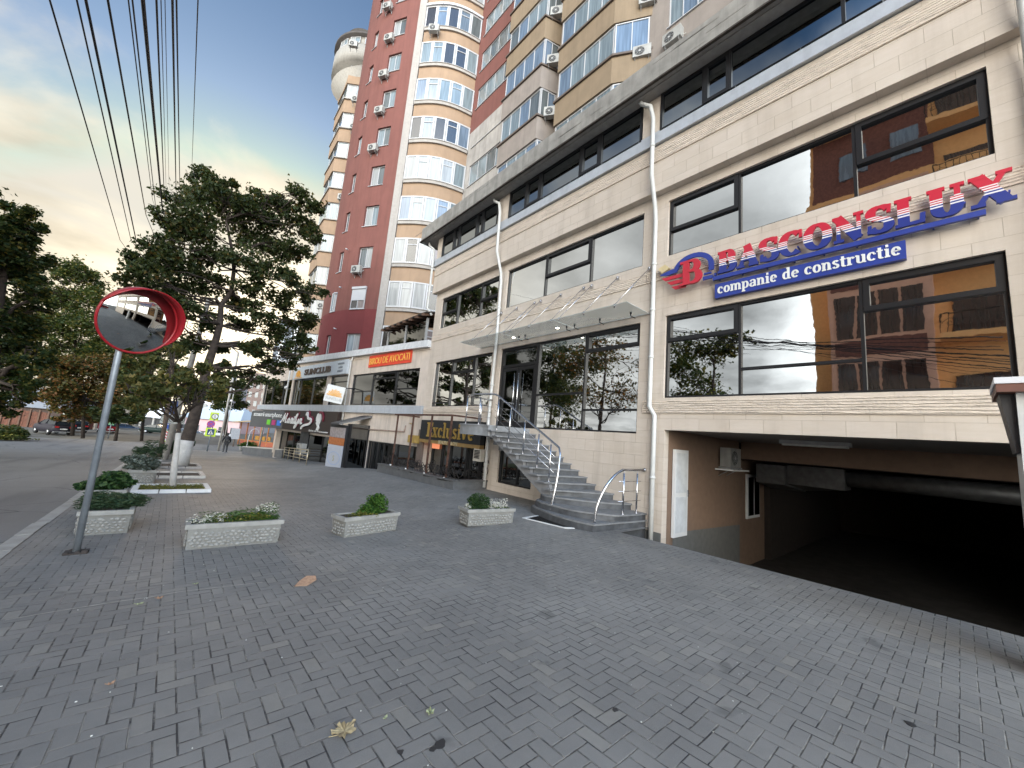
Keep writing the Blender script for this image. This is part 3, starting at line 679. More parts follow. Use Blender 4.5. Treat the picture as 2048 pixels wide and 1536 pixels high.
for dz in (.25, .45, .65):
    b.tube([(XR, 9.35, 2.94-dz-.0), (XR, 6.75, 2.94-dz-2.6*(1.40/2.63))], .008, 6)
    b.tube(smooth3([(8.6, 11.05, 3.0-dz), (7.9, 11.03, 3.0-dz), (7.45, 10.9, 3.0-dz), (7.28, 10.5, 3.0-dz), (7.32, 10.0, 3.0-dz)]), .008, 6)
b.build('rail_bar', STEEL, ST)
r2 = [(7.06, 5.16, .04), (7.10, 5.14, .4), (7.28, 5.08, .78), (7.55, 5.03, 1.05), (7.80, 5.0, 1.17)]
b = MB(); b.tube(smooth3(r2)+[Vector((8.62, 4.96, 1.19))], .029, 10); b.sphere((8.66, 4.96, 1.19), .045); b.build('handrail', STEEL, ST)
for x in (7.86, 8.42):
    b = MB(); rail_post(b, x, 5.0, .19, 1.16); b.build('rail_post', STEEL, ST)
b = MB()
for z in (.48, .70, .92): b.tube([(7.66, 5.0, z), (8.55, 4.98, z)], .008, 6)
b.build('rail_bar', STEEL, ST)
# door mat in its white frame
mt = thing('door_mat', 'black rubber scraper mat in a white frame before the stairs', 'door mat', (6.9, 6.1, -.12))
P = [Vector(p) for p in ((6.45, 6.75, 0), (6.60, 5.58, 0), (7.36, 5.2, 0), (7.15, 6.85, 0))]
def drape(p, dz): return Vector((p.x, p.y, g(p.x, p.y)+dz))
b = MB(); ce = sum(P, Vector())/4
for i in range(4):
    a, c = P[i], P[(i+1) % 4]
    b.box8([drape(a, -.01), drape(c, -.01), drape(c.lerp(ce, .12), -.01), drape(a.lerp(ce, .12), -.01), drape(a, .014), drape(c, .014), drape(c.lerp(ce, .12), .014), drape(a.lerp(ce, .12), .014)])
b.build('frame', WHITE, mt)
b = MB(); Q = [p.lerp(ce, .125) for p in P]; b.box8([drape(p, -.005) for p in Q]+[drape(p, .006) for p in Q]); 
for i in range(1, 22):
    for (a0, a1, c0, c1) in ((Q[0], Q[1], Q[3], Q[2]), (Q[0], Q[3], Q[1], Q[2])):
        s_ = a0.lerp(a1, i/22); e_ = c0.lerp(c1, i/22); b.tube([drape(s_, .009), drape(e_, .009)], .004, 4)
b.build('rubber_grid', BLACK, mt)

# ------------------------------------------------------------------ lettering
def ribbon(b, F, pts, wid, dep, c0=0.0):
    """stroke drawn as one ribbon with mitred joints, extruded outwards"""
    P = [Vector((p[0], p[1], 0)) for p in pts]; n = len(P); L = []; Rr = []
    for i, p in enumerate(P):
        t = (P[min(i+1, n-1)]-P[max(i-1, 0)]).normalized(); nn = Vector((-t.y, t.x, 0)); w = wid(t) if callable(wid) else (wid[i] if isinstance(wid, list) else wid)
        L.append(p+nn*w/2); Rr.append(p-nn*w/2)
    vs = [F.p(q.x, q.y, c0) for q in L+Rr]+[F.p(q.x, q.y, c0+dep) for q in L+Rr]; fs = []
    for i in range(n-1):
        fs += [(2*n+i, 2*n+i+1, 3*n+i+1, 3*n+i), (i, n+i, n+i+1, i+1), (i, i+1, 2*n+i+1, 2*n+i), (n+i, 3*n+i, 3*n+i+1, n+i+1)]
    fs += [(0, 2*n, 3*n, n), (n-1, 2*n-1, 4*n-1, 3*n-1)]
    b.add(vs, fs)
def earc(cx, cy, rx, ry, a0, a1, n=16):
    return [(cx+rx*math.cos(math.radians(a0+(a1-a0)*i/n)), cy+ry*math.sin(math.radians(a0+(a1-a0)*i/n))) for i in range(n+1)]
T_, H_ = .25, .10      # thick and thin strokes of the slab serif face
def cw(t, T=T_, H=H_): return H+(T-H)*abs(t.y)**1.3
V, Hh = 'V', 'H'
GL = {}   # glyph: width, [(kind, pts)]; kind: 'c' contrast, number = fixed width
def serif(x0, x1, y): return (H_, [(x0, y), (x1, y)])
h = H_/2
GL['B'] = (.84, [(T_, [(.24, 0), (.24, 1)]), serif(0, .45, 1-h), serif(0, .45, h), ('c', [(.3, 1-h), (.46, 1-h)]+earc(.46, .745, .2, .205, 90, -90)[0:]+[(.3, .54)]), ('c', [(.3, .54), (.50, .54)]+earc(.50, .295, .23, .245, 90, -90)+[(.3, h)])])
GL['A'] = (.96, [(H_*1.1, [(.17, .05), (.50, .97)]), (T_, [(.46, .98), (.78, .05)]), (H_*.9, [(.25, .32), (.68, .32)]), serif(0, .34, h), serif(.55, .96, h)])
GL['S'] = (.78, [('c', earc(.40, .735, .27, .215, 30, 180, 10)+[(.15, .66), (.24, .57), (.42, .50), (.58, .43), (.65, .33)]+earc(.39, .265, .27, .215, 0, -160, 10)), (H_*.9, [(.69, .97), (.66, .68)]), (H_*.9, [(.08, .03), (.10, .34)])])
GL['C'] = (.88, [('c', earc(.47, .5, .36, .45, 48, 310, 26)), (H_*.9, [(.80, .98), (.80, .66)])])
GL['O'] = (.95, [('c', earc(.475, .5, .35, .45, 0, 360, 34))])
GL['N'] = (1.02, [(H_, [(.19, .05), (.19, .95)]), (H_, [(.84, .02), (.84, .95)]), (T_, [(.16, .98), (.82, .02)]), serif(0, .34, 1-h), serif(.03, .36, h), serif(.68, 1.0, 1-h)])
GL['L'] = (.80, [(T_, [(.24, 0), (.24, 1)]), serif(0, .48, 1-h), (H_, [(0, h), (.76, h)]), (H_*1.1, [(.72, 0), (.75, .34)])])
GL['U'] = (.98, [(T_, [(.25, .3), (.25, .97)]), serif(.02, .48, 1-h), ('c', [(.25, .34)]+earc(.50, .32, .25, .27, 180, 360, 16)+[(.75, .6)]), (H_*1.2, [(.77, .55), (.77, .97)]), serif(.6, .95, 1-h)])
GL['X'] = (1.02, [(T_, [(.20, .98), (.80, .02)]), (H_*1.1, [(.80, .97), (.20, .03)]), serif(0, .40, 1-h), serif(.62, .98, 1-h), serif(.02, .36, h), serif(.58, 1.02, h)])
# lower case, x height .66
xh = .66
GL['c'] = (.60, [('c', earc(.32, .33, .22, .29, 48, 315, 20)), (.14, [(.50, .52), (.50, .44)])])
GL['o'] = (.66, [('c', earc(.33, .33, .22, .29, 0, 360, 26))])
GL['n'] = (.74, [(.17, [(.17, 0), (.17, .64)]), serif(.0, .17, .62), ('c', [(.17, .45)]+earc(.37, .42, .18, .20, 160, 0, 10)+[(.55, .04)]), (.09, [(.02, .045), (.33, .045)]), (.09, [(.41, .045), (.72, .045)])])
GL['m'] = (1.10, GL['n'][1][:3]+[('c', [(.55, .45)]+earc(.74, .42, .18, .20, 160, 0, 10)+[(.92, .04)]), (.09, [(.02, .045), (.31, .045)]), (.09, [(.43, .045), (.68, .045)]), (.09, [(.79, .045), (1.08, .045)])])
GL['p'] = (.72, [(.17, [(.17, -.28), (.17, .64)]), serif(.0, .17, .62), ('c', [(.17, .55)]+earc(.38, .33, .20, .29, 120, -120, 16)+[(.2, .12)]), (.09, [(.02, -.25), (.35, -.25)])])
GL['a'] = (.66, [('c', earc(.30, .46, .20, .17, 165, 0, 10)+[(.50, .10), (.60, .04)]), ('c', [(.48, .36)]+earc(.27, .19, .17, .16, 80, 340, 14))])
GL['i'] = (.40, [(.17, [(.19, 0), (.19, .64)]), serif(.02, .2, .62), (.09, [(.02, .045), (.37, .045)]), (.18, [(.10, .86), (.28, .86)])])
GL['e'] = (.60, [('c', [(.12, .34), (.50, .34)]+earc(.30, .33, .20, .29, 5, 318, 20))])
GL['d'] = (.74, [(.17, [(.52, .03), (.52, 1)]), serif(.34, .52, .97), ('c', earc(.32, .33, .20, .29, 60, 300, 18)), (.09, [(.52, .045), (.72, .045)])])
GL['s'] = (.54, [('c', earc(.27, .48, .15, .14, 20, 180, 8)+[(.15, .42), (.27, .34), (.40, .27)]+earc(.26, .18, .16, .14, 20, -165, 8))])
GL['t'] = (.44, [(.17, [(.19, .1), (.19, .86)]), (.09, [(.0, .62), (.40, .62)]), ('c', [(.19, .12)]+earc(.30, .12, .10, .08, 200, 330, 6))])
GL['r'] = (.56, [(.17, [(.17, 0), (.17, .64)]), serif(.0, .17, .62), ('c', [(.17, .42)]+earc(.37, .42, .17, .18, 150, 60, 6)), (.15, [(.44, .56), (.5, .5)]), (.09, [(.02, .045), (.36, .045)])])
GL['u'] = (.74, [(.17, [(.17, .2), (.17, .64)]), serif(.0, .17, .62), ('c', [(.17, .22)]+earc(.36, .21, .19, .17, 180, 350, 10)), (.17, [(.56, .02), (.56, .64)]), serif(.4, .56, .62), (.09, [(.56, .045), (.72, .045)])])
GL['l'] = (.38, [(.17, [(.18, 0), (.18, 1)]), serif(.0, .18, .97), (.09, [(.0, .045), (.36, .045)])])
GL['v'] = (.70, [(.17, [(.14, .62), (.34, .04)]), (.08, [(.56, .62), (.36, .04)]), serif(0, .3, .62), serif(.42, .7, .62)])
GL['x'] = (.68, [(.17, [(.14, .62), (.52, .03)]), (.08, [(.54, .62), (.12, .03)]), serif(0, .28, .62), serif(.4, .66, .62), serif(0, .26, .045), serif(.38, .68, .045)])
GL['E'] = (.80, [(T_, [(.24, 0), (.24, 1)]), (H_, [(0, 1-h), (.72, 1-h)]), (H_, [(0, h), (.76, h)]), (H_, [(.24, .52), (.58, .52)]), (H_, [(.70, 1), (.72, .72)]), (H_, [(.72, 0), (.75, .3)]), (H_, [(.57, .66), (.57, .38)])])
def serif_text(b, F, s, a, base, size, dep, c0=0, space=.06, xs=1.0, bold=1.0, T=T_):
    for ch in s:
        if ch == ' ': a += .42*size*xs; continue
        w, st = GL[ch]
        for i, (kd, pts) in enumerate(st):
            q = [(a+x*size*xs, base+y*size) for x, y in pts]
            wd = (lambda t: cw(t, (T if ch.isupper() else .17)*bold, (H_ if ch.isupper() else .075)*bold)*size) if kd == 'c' else kd*size*bold
            ribbon(b, F, q, wd, dep+.0012*i, c0)
        a += (w+space)*size*xs
    return a
def text_width(s, size, space=.06, xs=1.0): return sum((.42 if ch == ' ' else GL[ch][0]+space)*size*xs for ch in s)
def sans(F, s, a, bse, size, dep, name, m, parent, c0=0, xs=1.0, shear=0, bold=0.0, align='LEFT', mirror=False, fit=None):
    cu = bpy.data.curves.new('t', 'FONT'); cu.body = s; cu.size = size; cu.extrude = dep/2; cu.shear = shear; cu.offset = bold; cu.align_x = align; cu.resolution_u = 3
    o = bpy.data.objects.new('t', cu); COL.objects.link(o); bpy.context.view_layer.update()
    me = bpy.data.meshes.new_from_object(o.evaluated_get(bpy.context.evaluated_depsgraph_get())); bpy.data.objects.remove(o)
    if fit:
        lo, hi = min(v.co.x for v in me.vertices), max(v.co.x for v in me.vertices); xs = (fit[1]-fit[0])/(hi-lo); a = fit[0]-lo*xs
    b = MB(); b.add([F.p(a+v.co.x*xs*(-1 if mirror else 1), bse+v.co.y, c0+dep/2+v.co.z) for v in me.vertices], [tuple(p.vertices) for p in me.polygons])
    bpy.data.meshes.remove(me)
    return b.build(name, m, parent)
def flat_mat(name, c, rough=.4, **kw): return mat(name, c[:3], rough, var=.04, **kw)
# company sign: striped letters
def m_stripes():
    k = NB('striped letters'); x, y, z = k.sep(k.wpos()); t = k.math('DIVIDE', k.math('SUBTRACT', z, 5.64), .52)
    RED = (.52, .02, .045); BLU = (.02, .035, .22); WH = (.75, .72, .72)
    st = [(0, BLU), (.34, WH), (.39, BLU), (.43, WH), (.475, RED), (.51, WH), (.55, RED), (.585, WH), (.62, RED)]
    c = k.ramp(t, st, 'CONSTANT'); return k.fin(c, .35, 0, None, .5)
RED_S = mat('sign red', (.50, .02, .04), .35, var=.03); BLUE_S = mat('sign blue', (.022, .045, .27), .4, var=.08)
SG = thing('company_sign', 'striped red white and blue company name with winged B emblem above the garage', 'sign', (D-.1, 2, 5.6))
b = MB(); FS = Frame((D-.14, 0, 0), (0, -1, 0), (-1, 0, 0))
text = 'BASCONSLUX'; wT = text_width(text, .46, .05)
serif_text(b, FS, text, -3.29, 5.65, .50, .05, 0, .05, (3.29+.78)/(wT*.50/.46), bold=1.12)
b.build('lettering', m_stripes(), SG)
b = MB(); b.fbox(FS, -3.40, .47, 5.53, 5.615, -.03, .03)
for a in fr(-3.3, .4, 8): b.fbox(FS, a-.01, a+.01, 5.55, 5.60, -.14, -.03)
for a in fr(-3.1, .7, 9): b.fbox(FS, a-.01, a+.01, 5.80, 5.83, -.14, 0)
b.build('blue_bar', BLUE_S, SG)
b = MB(); b.fbox(FS, -3.37, -.38, 5.12, 5.445, -.12, -.02); pn = b.build('blue_panel', BLUE_S, SG)
b = MB(); t2 = 'companie de constructie'; w2 = text_width(t2, .235, .03); serif_text(b, FS, t2, -3.31, 5.205, .235, .008, -.018, .03, (3.31-.43)/w2, bold=1.05); b.build('lettering', WHITE, pn)
# winged emblem
b = MB(); serif_text(b, FS, 'B', -4.13, 5.56, .60, .05, .03, 0, 1.0, bold=1.0)
for i, (x0, y0, x1) in enumerate(((-4.62, 5.90, -4.05), (-4.47, 5.76, -4.0), (-4.36, 5.62, -4.0))):
    b.prism([FS.p(x0, y0-.0, -.0), FS.p(x0+.10, y0-.085, 0), FS.p(x1, y0-.085, 0), FS.p(x1, y0, 0)], FS.n*.03)
b.build('red_b', RED_S, SG)
b = MB(); ribbon(b, FS, [(-4.66, 6.0), (-4.5, 6.0), (-4.36, 6.02)]+earc(-3.86, 5.95, .42, .33, 168, 2, 16)+[(-3.44, 5.80)], [.02, .10, .12]+[.11]*17+[.11], .04, -.02)
b.fbox(FS, -3.62, -3.40, 5.60, 5.68, -.02, .02); b.fbox(FS, -3.60, -3.44, 5.72, 5.76, -.02, .02); b.fbox(FS, -3.38, -3.33, 5.64, 5.70, -.02, .02)
b.build('blue_wing', BLUE_S, SG)

# ------------------------------------------------------------------ air conditioner units
AC_W = mat('ac casing', (.34, .335, .315), .5, var=.1, streak=.35)
def ac_proto():
    t = thing('air_conditioner', '', 'air conditioner')
    b = MB(); b.box(-.4, .4, -.30, 0, 0, .56); b.box(-.395, .395, -.304, -.30, .5, .54); b.build('casing', AC_W, t)
    b = MB(); F = Frame((-.10, -.306, .27), (1, 0, 0), (0, -1, 0)); 
    b.prism([F.p(*p) for p in earc(0, 0, .215, .215, 0, 360, 20)[:-1]], F.n*.004); b.build('fan_opening', BLACK, t)
    b = MB()
    for r in (.05, .10, .15, .20): b.tube([F.p(p[0], p[1], .012) for p in earc(0, 0, r, r, 0, 360, 16)[:-1]], .004, 4, closed=True)
    for a in range(0, 180, 45): c, s_ = .215*math.cos(math.radians(a)), .215*math.sin(math.radians(a)); b.tube([F.p(-c, -s_, .014), F.p(c, s_, .014)], .004, 4)
    b.prism([F.p(*p, .01) for p in earc(0, 0, .045, .045, 0, 360, 10)[:-1]], F.n*.01)
    b.build('fan_guard', mat('fan guard', (.4, .4, .39), .5, var=0), t)
    b = MB()
    for x in (-.3, .3): b.box(x-.02, x+.02, -.36, .12, -.05, -.01); b.box(x-.015, x+.015, .08, .12, -.32, -.05); b.tube([(x, -.3, -.04), (x, .1, -.3)], .012, 5)
    b.build('bracket', mat('bracket steel', (.3, .3, .3), .6, var=.1), t)
    b = MB(); b.tube(smooth3([(.38, -.15, .12), (.47, -.13, .1), (.5, -.02, .2), (.46, .1, .34)]), .014, 5); b.build('hose', mat('hose', (.45, .44, .4), .7), t)
    return t
AC0 = ac_proto(); _acn = [0]
def ac(pos, nrm, label, group, s=1.0):
    o = AC0 if _acn[0] == 0 else copy_tree(AC0); _acn[0] += 1
    n = Vector(nrm); o.location = pos; o.rotation_euler.z = math.atan2(n.x, -n.y)+0; o.scale = (s, s, s)
    o['label'] = label
    if group: o['group'] = group
    elif 'group' in o: del o['group']
    return o
ac((12.2, 4.45, 1.40), (0, -1, 0), 'air conditioner on the orange wall inside the garage, right of the white door', 'air conditioners on the walls', .95)
b = MB(); b.box(11.6, 12.9, 4.05, 4.5, 1.30, 1.34); o = b.build('wall_shelf', WHITE); tag(o, 'white shelf under the air conditioner inside the garage', 'shelf')

# ------------------------------------------------------------------ low shop wing
WA = Vector((8.72, 16.36, 0)); WB = Vector((5.80, 41.9, 0)); WL = (WB-WA).length
WG = thing('shop_building', 'low beige shop building with white coping and dark shopfronts beside the office', 'shop building', tuple((WA+WB)/2+Vector((3, 0, -1))))
wu = (WA-WB).normalized(); wn = Vector((wu.y, -wu.x, 0)); wn = wn if wn.x < 0 else -wn
FW = Frame(WB, wu, wn)             # a: 0 at the far end .. WL at the office
def wa(px, py): return FW.px(px, py)
def z3p(a, b_): return (450+a*.21973, 680+b_*.21973)
def rect3(a0, b0, a1, b1):         # pixel rectangle of the zoomed view -> a0, a1, z0, z1 on the wing
    p = wa(*z3p(a0, b1)); q = wa(*z3p(a1, b1)); r = wa(*z3p((a0+a1)/2, b0))
    return p[0], q[0], p[1], r[1]
ZB = -2.2
R1 = (wa(*z3p(1125, 592))[0], wa(*z3p(1735, 595))[0], 2.88, wa(*z3p(1465, 286))[1])
R2 = (wa(*z3p(925, 590))[0], wa(*z3p(1085, 592))[0], 2.88, wa(*z3p(1030, 325))[1])
R3_ = (wa(*z3p(590, 590))[0], wa(*z3p(890, 590))[0], 2.88, wa(*z3p(760, 345))[1])
R4 = (wa(*z3p(330, 588))[0], wa(*z3p(575, 590))[0], 2.88, wa(*z3p(460, 380))[1])
for r_ in ():
    pass
lowz = 1.05
S1 = (wa(*z3p(1275, 1110))[0], WL-.05, -.75, .95)          # low windows left of the salon
S2 = (wa(*z3p(480, 1000))[0], wa(*z3p(945, 1000))[0], -1.35, wa(*z3p(700, 850))[1])      # hair salon front
S3 = (wa(*z3p(1085, 1100))[0], wa(*z3p(1270, 1100))[0], -1.0, 1.3)
AG = FW.px(546, 890)[0]; S2 = (AG+.35, *S2[1:])
b = MB(); wall_open(b, FW, 0, WL, 2.4, 6.0, [tuple(R1), tuple(R2), tuple(R3_), tuple(R4)]); wall_open(b, FW, AG, WL, ZB, 2.4, [tuple(S1), (*S2[:4], .5), tuple(S3)])
b.quad(FW.p(AG, ZB), FW.p(AG, 2.4), FW.p(AG, 2.4, -9), FW.p(AG, ZB, -9)); b.quad(FW.p(0, 2.4), FW.p(0, 2.4, -9), FW.p(AG, 2.4, -9), FW.p(AG, 2.4))
b.quad(FW.p(0, 2.4), FW.p(0, 6.0), FW.p(0, 6.0, -9), FW.p(0, 2.4, -9))
b.quad(FW.p(0, 5.9, -.3), FW.p(WL, 5.9, -.3), FW.p(WL, 5.9, -12), FW.p(0, 5.9, -12))
STW = mat('wing stone', (.56, .48, .41), .7, var=.1, vs=2, streak=.45, bump=.002)
b.build('wall', STW, WG)
zt = lambda a: 6.78-(6.78-6.02)*a/WL
b = MB(); b.box8([FW.p(-.15, 5.85, -.02), FW.p(WL+.0, 5.60, -.02), FW.p(WL+.0, 5.60, .03), FW.p(-.15, 5.85, .03), FW.p(-.15, zt(0)-.42, -.02), FW.p(WL, zt(WL)-.30, -.02), FW.p(WL, zt(WL)-.30, .03), FW.p(-.15, zt(0)-.42, .03)])
b.build('rough_stone_band', ROUGH, WG)
b = MB(); b.box8([FW.p(-.3, zt(0)-.45, -.4), FW.p(WL, zt(WL)-.34, -.4), FW.p(WL, zt(WL)-.34, .22), FW.p(-.3, zt(0)-.45, .22), FW.p(-.3, zt(0), -.4), FW.p(WL, zt(WL), -.4), FW.p(WL, zt(WL), .20), FW.p(-.3, zt(0), .20)])
b.build('coping', mat('white metal coping', (.62, .63, .64), .5, .1, var=.1, streak=.3), WG)
b = MB(); b.fbox(FW, -.3, WL-.02, 2.44, 2.85, -.05, .16)
for a in fr(0, WL, 16): b.fbox(FW, a-.005, a+.005, 2.44, 2.852, .1, .163)
b.build('metal_ledge', ALU, WG)
b = MB(); b.fbox(FW, S1[0]-4.2, WL-5.0, 1.72, 2.05, -.02, .015); b.build('rough_stone_band', ROUGH, WG)
def ww(R, muls, hors=(), sash=(), gm=None, **k):
    return window(WG, FW, R[0], R[1], R[2], R[3], [R[0]+(R[1]-R[0])*m for m in muls], [(R[0]+(R[1]-R[0])*p, R[0]+(R[1]-R[0])*q, z) for p, q, z in hors], [(R[0]+(R[1]-R[0])*p, R[0]+(R[1]-R[0])*q, r, s) for p, q, r, s in sash], gm=gm, **k)
GW = m_mirror('shop window glass', (.4, .4, .38, 1), .004, .03)
ww(R1, [.34, .69], [(0, .34, 3.7), (.69, 1, 3.75)], [(.345, .685, 4.35, R1[3]-.03)], gm=GLASS_D)
ww(R2, [], [(0, 1, 4.4)], gm=GLASS_D); ww(R3_, [.22, .62], gm=GW); ww(R4, [.33, .72], [(.72, 1, 4.2)], gm=GW)
ww(S1, [.1, .21, .33, .6], gm=GLASS_D); ww(S3, [.55], gm=GLASS_D)
shop = ww(S2, [.28, .55, .8], c=-.4, gm=GLASS_D)
b = MB(); b.fbox(FW, AG-.02, AG+.3, ZB, -1.0, -.01, .05); b.fbox(FW, S1[0]-3.4, WL-5, ZB, -.78, .05, .35); b.build('plinth', GRANITE, WG)
# conduits along the wall
b = MB(); p = wa(*z3p(1275, 812)); q = wa(*z3p(1640, 835)); b.tube([FW.p(p[0], p[1], .05), FW.p(q[0], q[1], .05), FW.p(q[0]+.05, q[1]+.3, .05)], .03, 6)
b.build('conduit', mat('rusty conduit', (.35, .25, .2), .7, var=.3), WG)
# downpipe on the wing
b = MB(); p = wa(*z3p(1060, 740)); b.tube([FW.p(p[0]+.6, 6.0, .1), FW.p(p[0]+.35, 5.6, .1), FW.p(p[0]+.3, .9, .1)], .05, 8); b.build('drainpipe', PIPE_M, WG)
b = MB(); p = wa(*z3p(610, 360)); b.tube([FW.p(p[0], 2.85, .25), FW.p(p[0]+.1, 7.3, .25)], .06, 8); b.sphere(FW.p(p[0]+.1, 4.2, .35), .14); o = b.build('pole', PIPE_M, WG)
# steel shed roof on top of the wing, against the office corner
FH = thing('terrace_canopy', 'dark corrugated lean-to roof on rafters over the terrace beside the red tower', 'canopy', (9.2, 17.5, 6.4))
Pa = onX(752, 652, 8.5); Pb = onX(865, 621, 8.5)
b = MB(); y_a, y_b = 21.8, 16.5
b.box8([(8.3, y_b, 7.35), (8.3, y_a, 7.35), (10.8, y_a, 8.0), (10.8, y_b, 8.0), (8.3, y_b, 7.40), (8.3, y_a, 7.40), (10.8, y_a, 8.05), (10.8, y_b, 8.05)])
b.build('roof_sheet', mat('dark corrugated sheet', (.035, .03, .028), .6, var=.3), FH)
for y in fr(16.7, 21.6, 7):
    b = MB(); b.box8([(8.2, y-.05, 7.20), (8.2, y+.05, 7.20), (10.8, y+.05, 7.85), (10.8, y-.05, 7.85), (8.2, y-.05, 7.34), (8.2, y+.05, 7.34), (10.8, y+.05, 7.99), (10.8, y-.05, 7.99)]); b.build('rafter', mat('brown rafter', (.10, .055, .035), .8), FH)
for y in (16.9, 19.2, 21.5):
    b = MB(); b.box(8.6, 8.7, y-.05, y+.05, 6.0, 7.25); b.build('post', mat('grey post', (.3, .3, .3), .6), FH)
b = MB(); b.quad((8.65, 16.95, 6.0), (8.65, 21.45, 6.0), (8.65, 21.45, 7.2), (8.65, 16.95, 7.2)); b.build('glazing', GLASS_D, FH)

# ---- signs on the wing
def sign_thing(name, label, loc): return thing(name, label, 'sign', tuple(loc))
def sunrays(b, F, cx, cy, r, c, n=13):
    for i in range(n):
        a = math.radians(8+164*i/(n-1)); ca, sa = math.cos(a), math.sin(a); r0, r1 = r*.18, r*(1 if i % 2 == 0 else .9)
        px_, py_ = -sa, ca; w0, w1 = r*.02, r*.075
        b.prism([F.p(cx+ca*r0+px_*w0, cy+sa*r0+py_*w0, c), F.p(cx+ca*r0-px_*w0, cy+sa*r0-py_*w0, c), F.p(cx+ca*r1-px_*w1, cy+sa*r1-py_*w1, c), F.p(cx+ca*r1+px_*w1, cy+sa*r1+py_*w1, c)], F.n*.03)
    b.prism([F.p(*p, c) for p in earc(cx, cy, r*.14, r*.14, 0, 180, 8)], F.n*.03)
ORANGE = mat('sun orange', (.75, .36, .06), .4, var=.05); GREYP = mat('pale grey panel', (.52, .56, .60), .5, var=.06, streak=.2)
BROWN = mat('brown letters', (.06, .035, .025), .4, var=0)
l, r_, z0, z1 = wa(*z3p(640, 340))[0], wa(*z3p(1128, 305))[0], wa(*z3p(890, 335))[1], wa(*z3p(1128, 180))[1]
s = sign_thing('tanning_salon_sign', 'pale grey sign board with orange sun and brown club lettering above the dark windows', FW.p((l+r_)/2, z0, .2))
W_ = r_-l; Hs = z1-z0
b = MB(); b.fbox(FW, l, r_, z0, z1, .02, .16); b.build('board', GREYP, s)
b = MB(); sunrays(b, FW, l+W_*.12, z0+Hs*.18, Hs*.58, .17); b.fbox(FW, l+W_*.04, l+W_*.2, z0+Hs*.06, z0+Hs*.12, .16, .19); b.build('sun_emblem', ORANGE, s)
sans(FW, 'SUNCLUB', l+W_*.23, z0+Hs*.26, Hs*.62, .05, 'lettering', BROWN, s, .18, bold=.02, fit=(l+W_*.26, l+W_*.75))
for i, t_ in enumerate(('TANNING', 'LASER', 'BEAUTY')): sans(FW, t_, l+W_*.9, z0+Hs*(.68-.26*i), Hs*.2, .02, 'small_lettering', mat('grey letters', (.16, .18, .2), .5, var=0), s, .165, align='CENTER', xs=1.15)
# red banner
l, z0 = wa(*z3p(1312, 245)); r_, z0b = wa(*z3p(1698, 215)); z1 = wa(*z3p(1500, 120))[1]
s = sign_thing('red_banner_sign', 'red banner with yellow lawyers office lettering above the grey windows', FW.p((l+r_)/2, z0, .2))
zb_ = (z0+z0b)/2
b = MB(); b.fbox(FW, l, r_, zb_, z1, .02, .06); b.build('banner', mat('red banner', (.62, .06, .03), .6, var=.12, vs=2), s)
sans(FW, 'BIROU DE AVOCATI', (l+r_)/2, zb_+(z1-zb_)*.22, (z1-zb_)*.78, .02, 'lettering', mat('yellow letters', (.78, .42, .08), .5, var=0), s, .07, fit=(l+(r_-l)*.03, r_-(r_-l)*.03))
# projecting square sign
l, z0 = wa(*z3p(935, 560)); r_, _ = wa(*z3p(1060, 560)); z1 = wa(*z3p(1000, 425))[1]
ctr = onX(*z3p(998, 492), FW.p((l+r_)/2, 0, .7).x); nn = (CAM-ctr); nn.z = 0; nn.normalize(); uu = Vector((-nn.y, nn.x, 0)); uu = uu if uu.dot(ray(1100, 768)-ray(900, 768)) > 0 else -uu
rot = math.radians(-7); u2 = uu*math.cos(rot)+Vector((0, 0, 1))*math.sin(rot); w2_ = Vector((0, 0, 1))*math.cos(rot)-uu*math.sin(rot)
sz = .50; FP = Frame(ctr, u2, nn, w2_); s = sign_thing('square_sun_sign', 'white square hanging sign with an orange sun, tilted, on the shop wall', ctr)
b = MB(); b.fbox(FP, -sz, sz, -sz, sz, -.12, 0); b.build('lightbox', mat('white acrylic', (.60, .60, .58), .4, var=.02), s)
b = MB(); sunrays(b, FP, 0, -.14, .42, .005); b.build('sun_emblem', ORANGE, s)
sans(FP, 'SUNCLUB', 0, -.36, .20, .01, 'lettering', mat('grey sign letters', (.35, .35, .33), .5, var=0), s, .01, align='CENTER')
b = MB(); b.tube([FP.p(.3, .45, -.05), FP.p(.3, .45, -.05)+Vector((.9, 0, .1))], .03, 6); b.build('arm', FRAME_B, s)
# grey smartphone sign (projects past the end of the wing)
pl, pr = onY(*z3p(222, 790), WB.y-.8), None
GS = [z3p(222, 785), z3p(515, 808), z3p(540, 640), z3p(228, 640)]
aR = wa(*z3p(520, 808)); a_l = -3.2; zt_, zb2 = wa(*z3p(540, 640))[1], aR[1]
lq = FW.px(*GS[0], .35); rq = FW.px(*GS[1], .35); tq = FW.px(*GS[2], .35); lt_ = FW.px(*GS[3], .35)
s = sign_thing('phone_accessories_sign', 'dark grey sign board with white phone accessories lettering and three coloured squares', FW.p((lq[0]+rq[0])/2, rq[1], .4))
b = MB(); b.prism([FW.p(lq[0], lq[1], .2), FW.p(rq[0], rq[1], .2), FW.p(rq[0], tq[1], .2), FW.p(lq[0], lt_[1], .2)], FW.n*.15); b.build('board', mat('charcoal sign', (.075, .078, .082), .5, var=.05), s)
LW = rq[0]-lq[0]; LH = lt_[1]-lq[1]
sans(FW, 'accesorii smartphone', rq[0]-.15, rq[1]+LH*.58, LH*.36, .02, 'lettering', WHITE, s, .37, fit=(rq[0]-LW*.90, rq[0]-LW*.04))
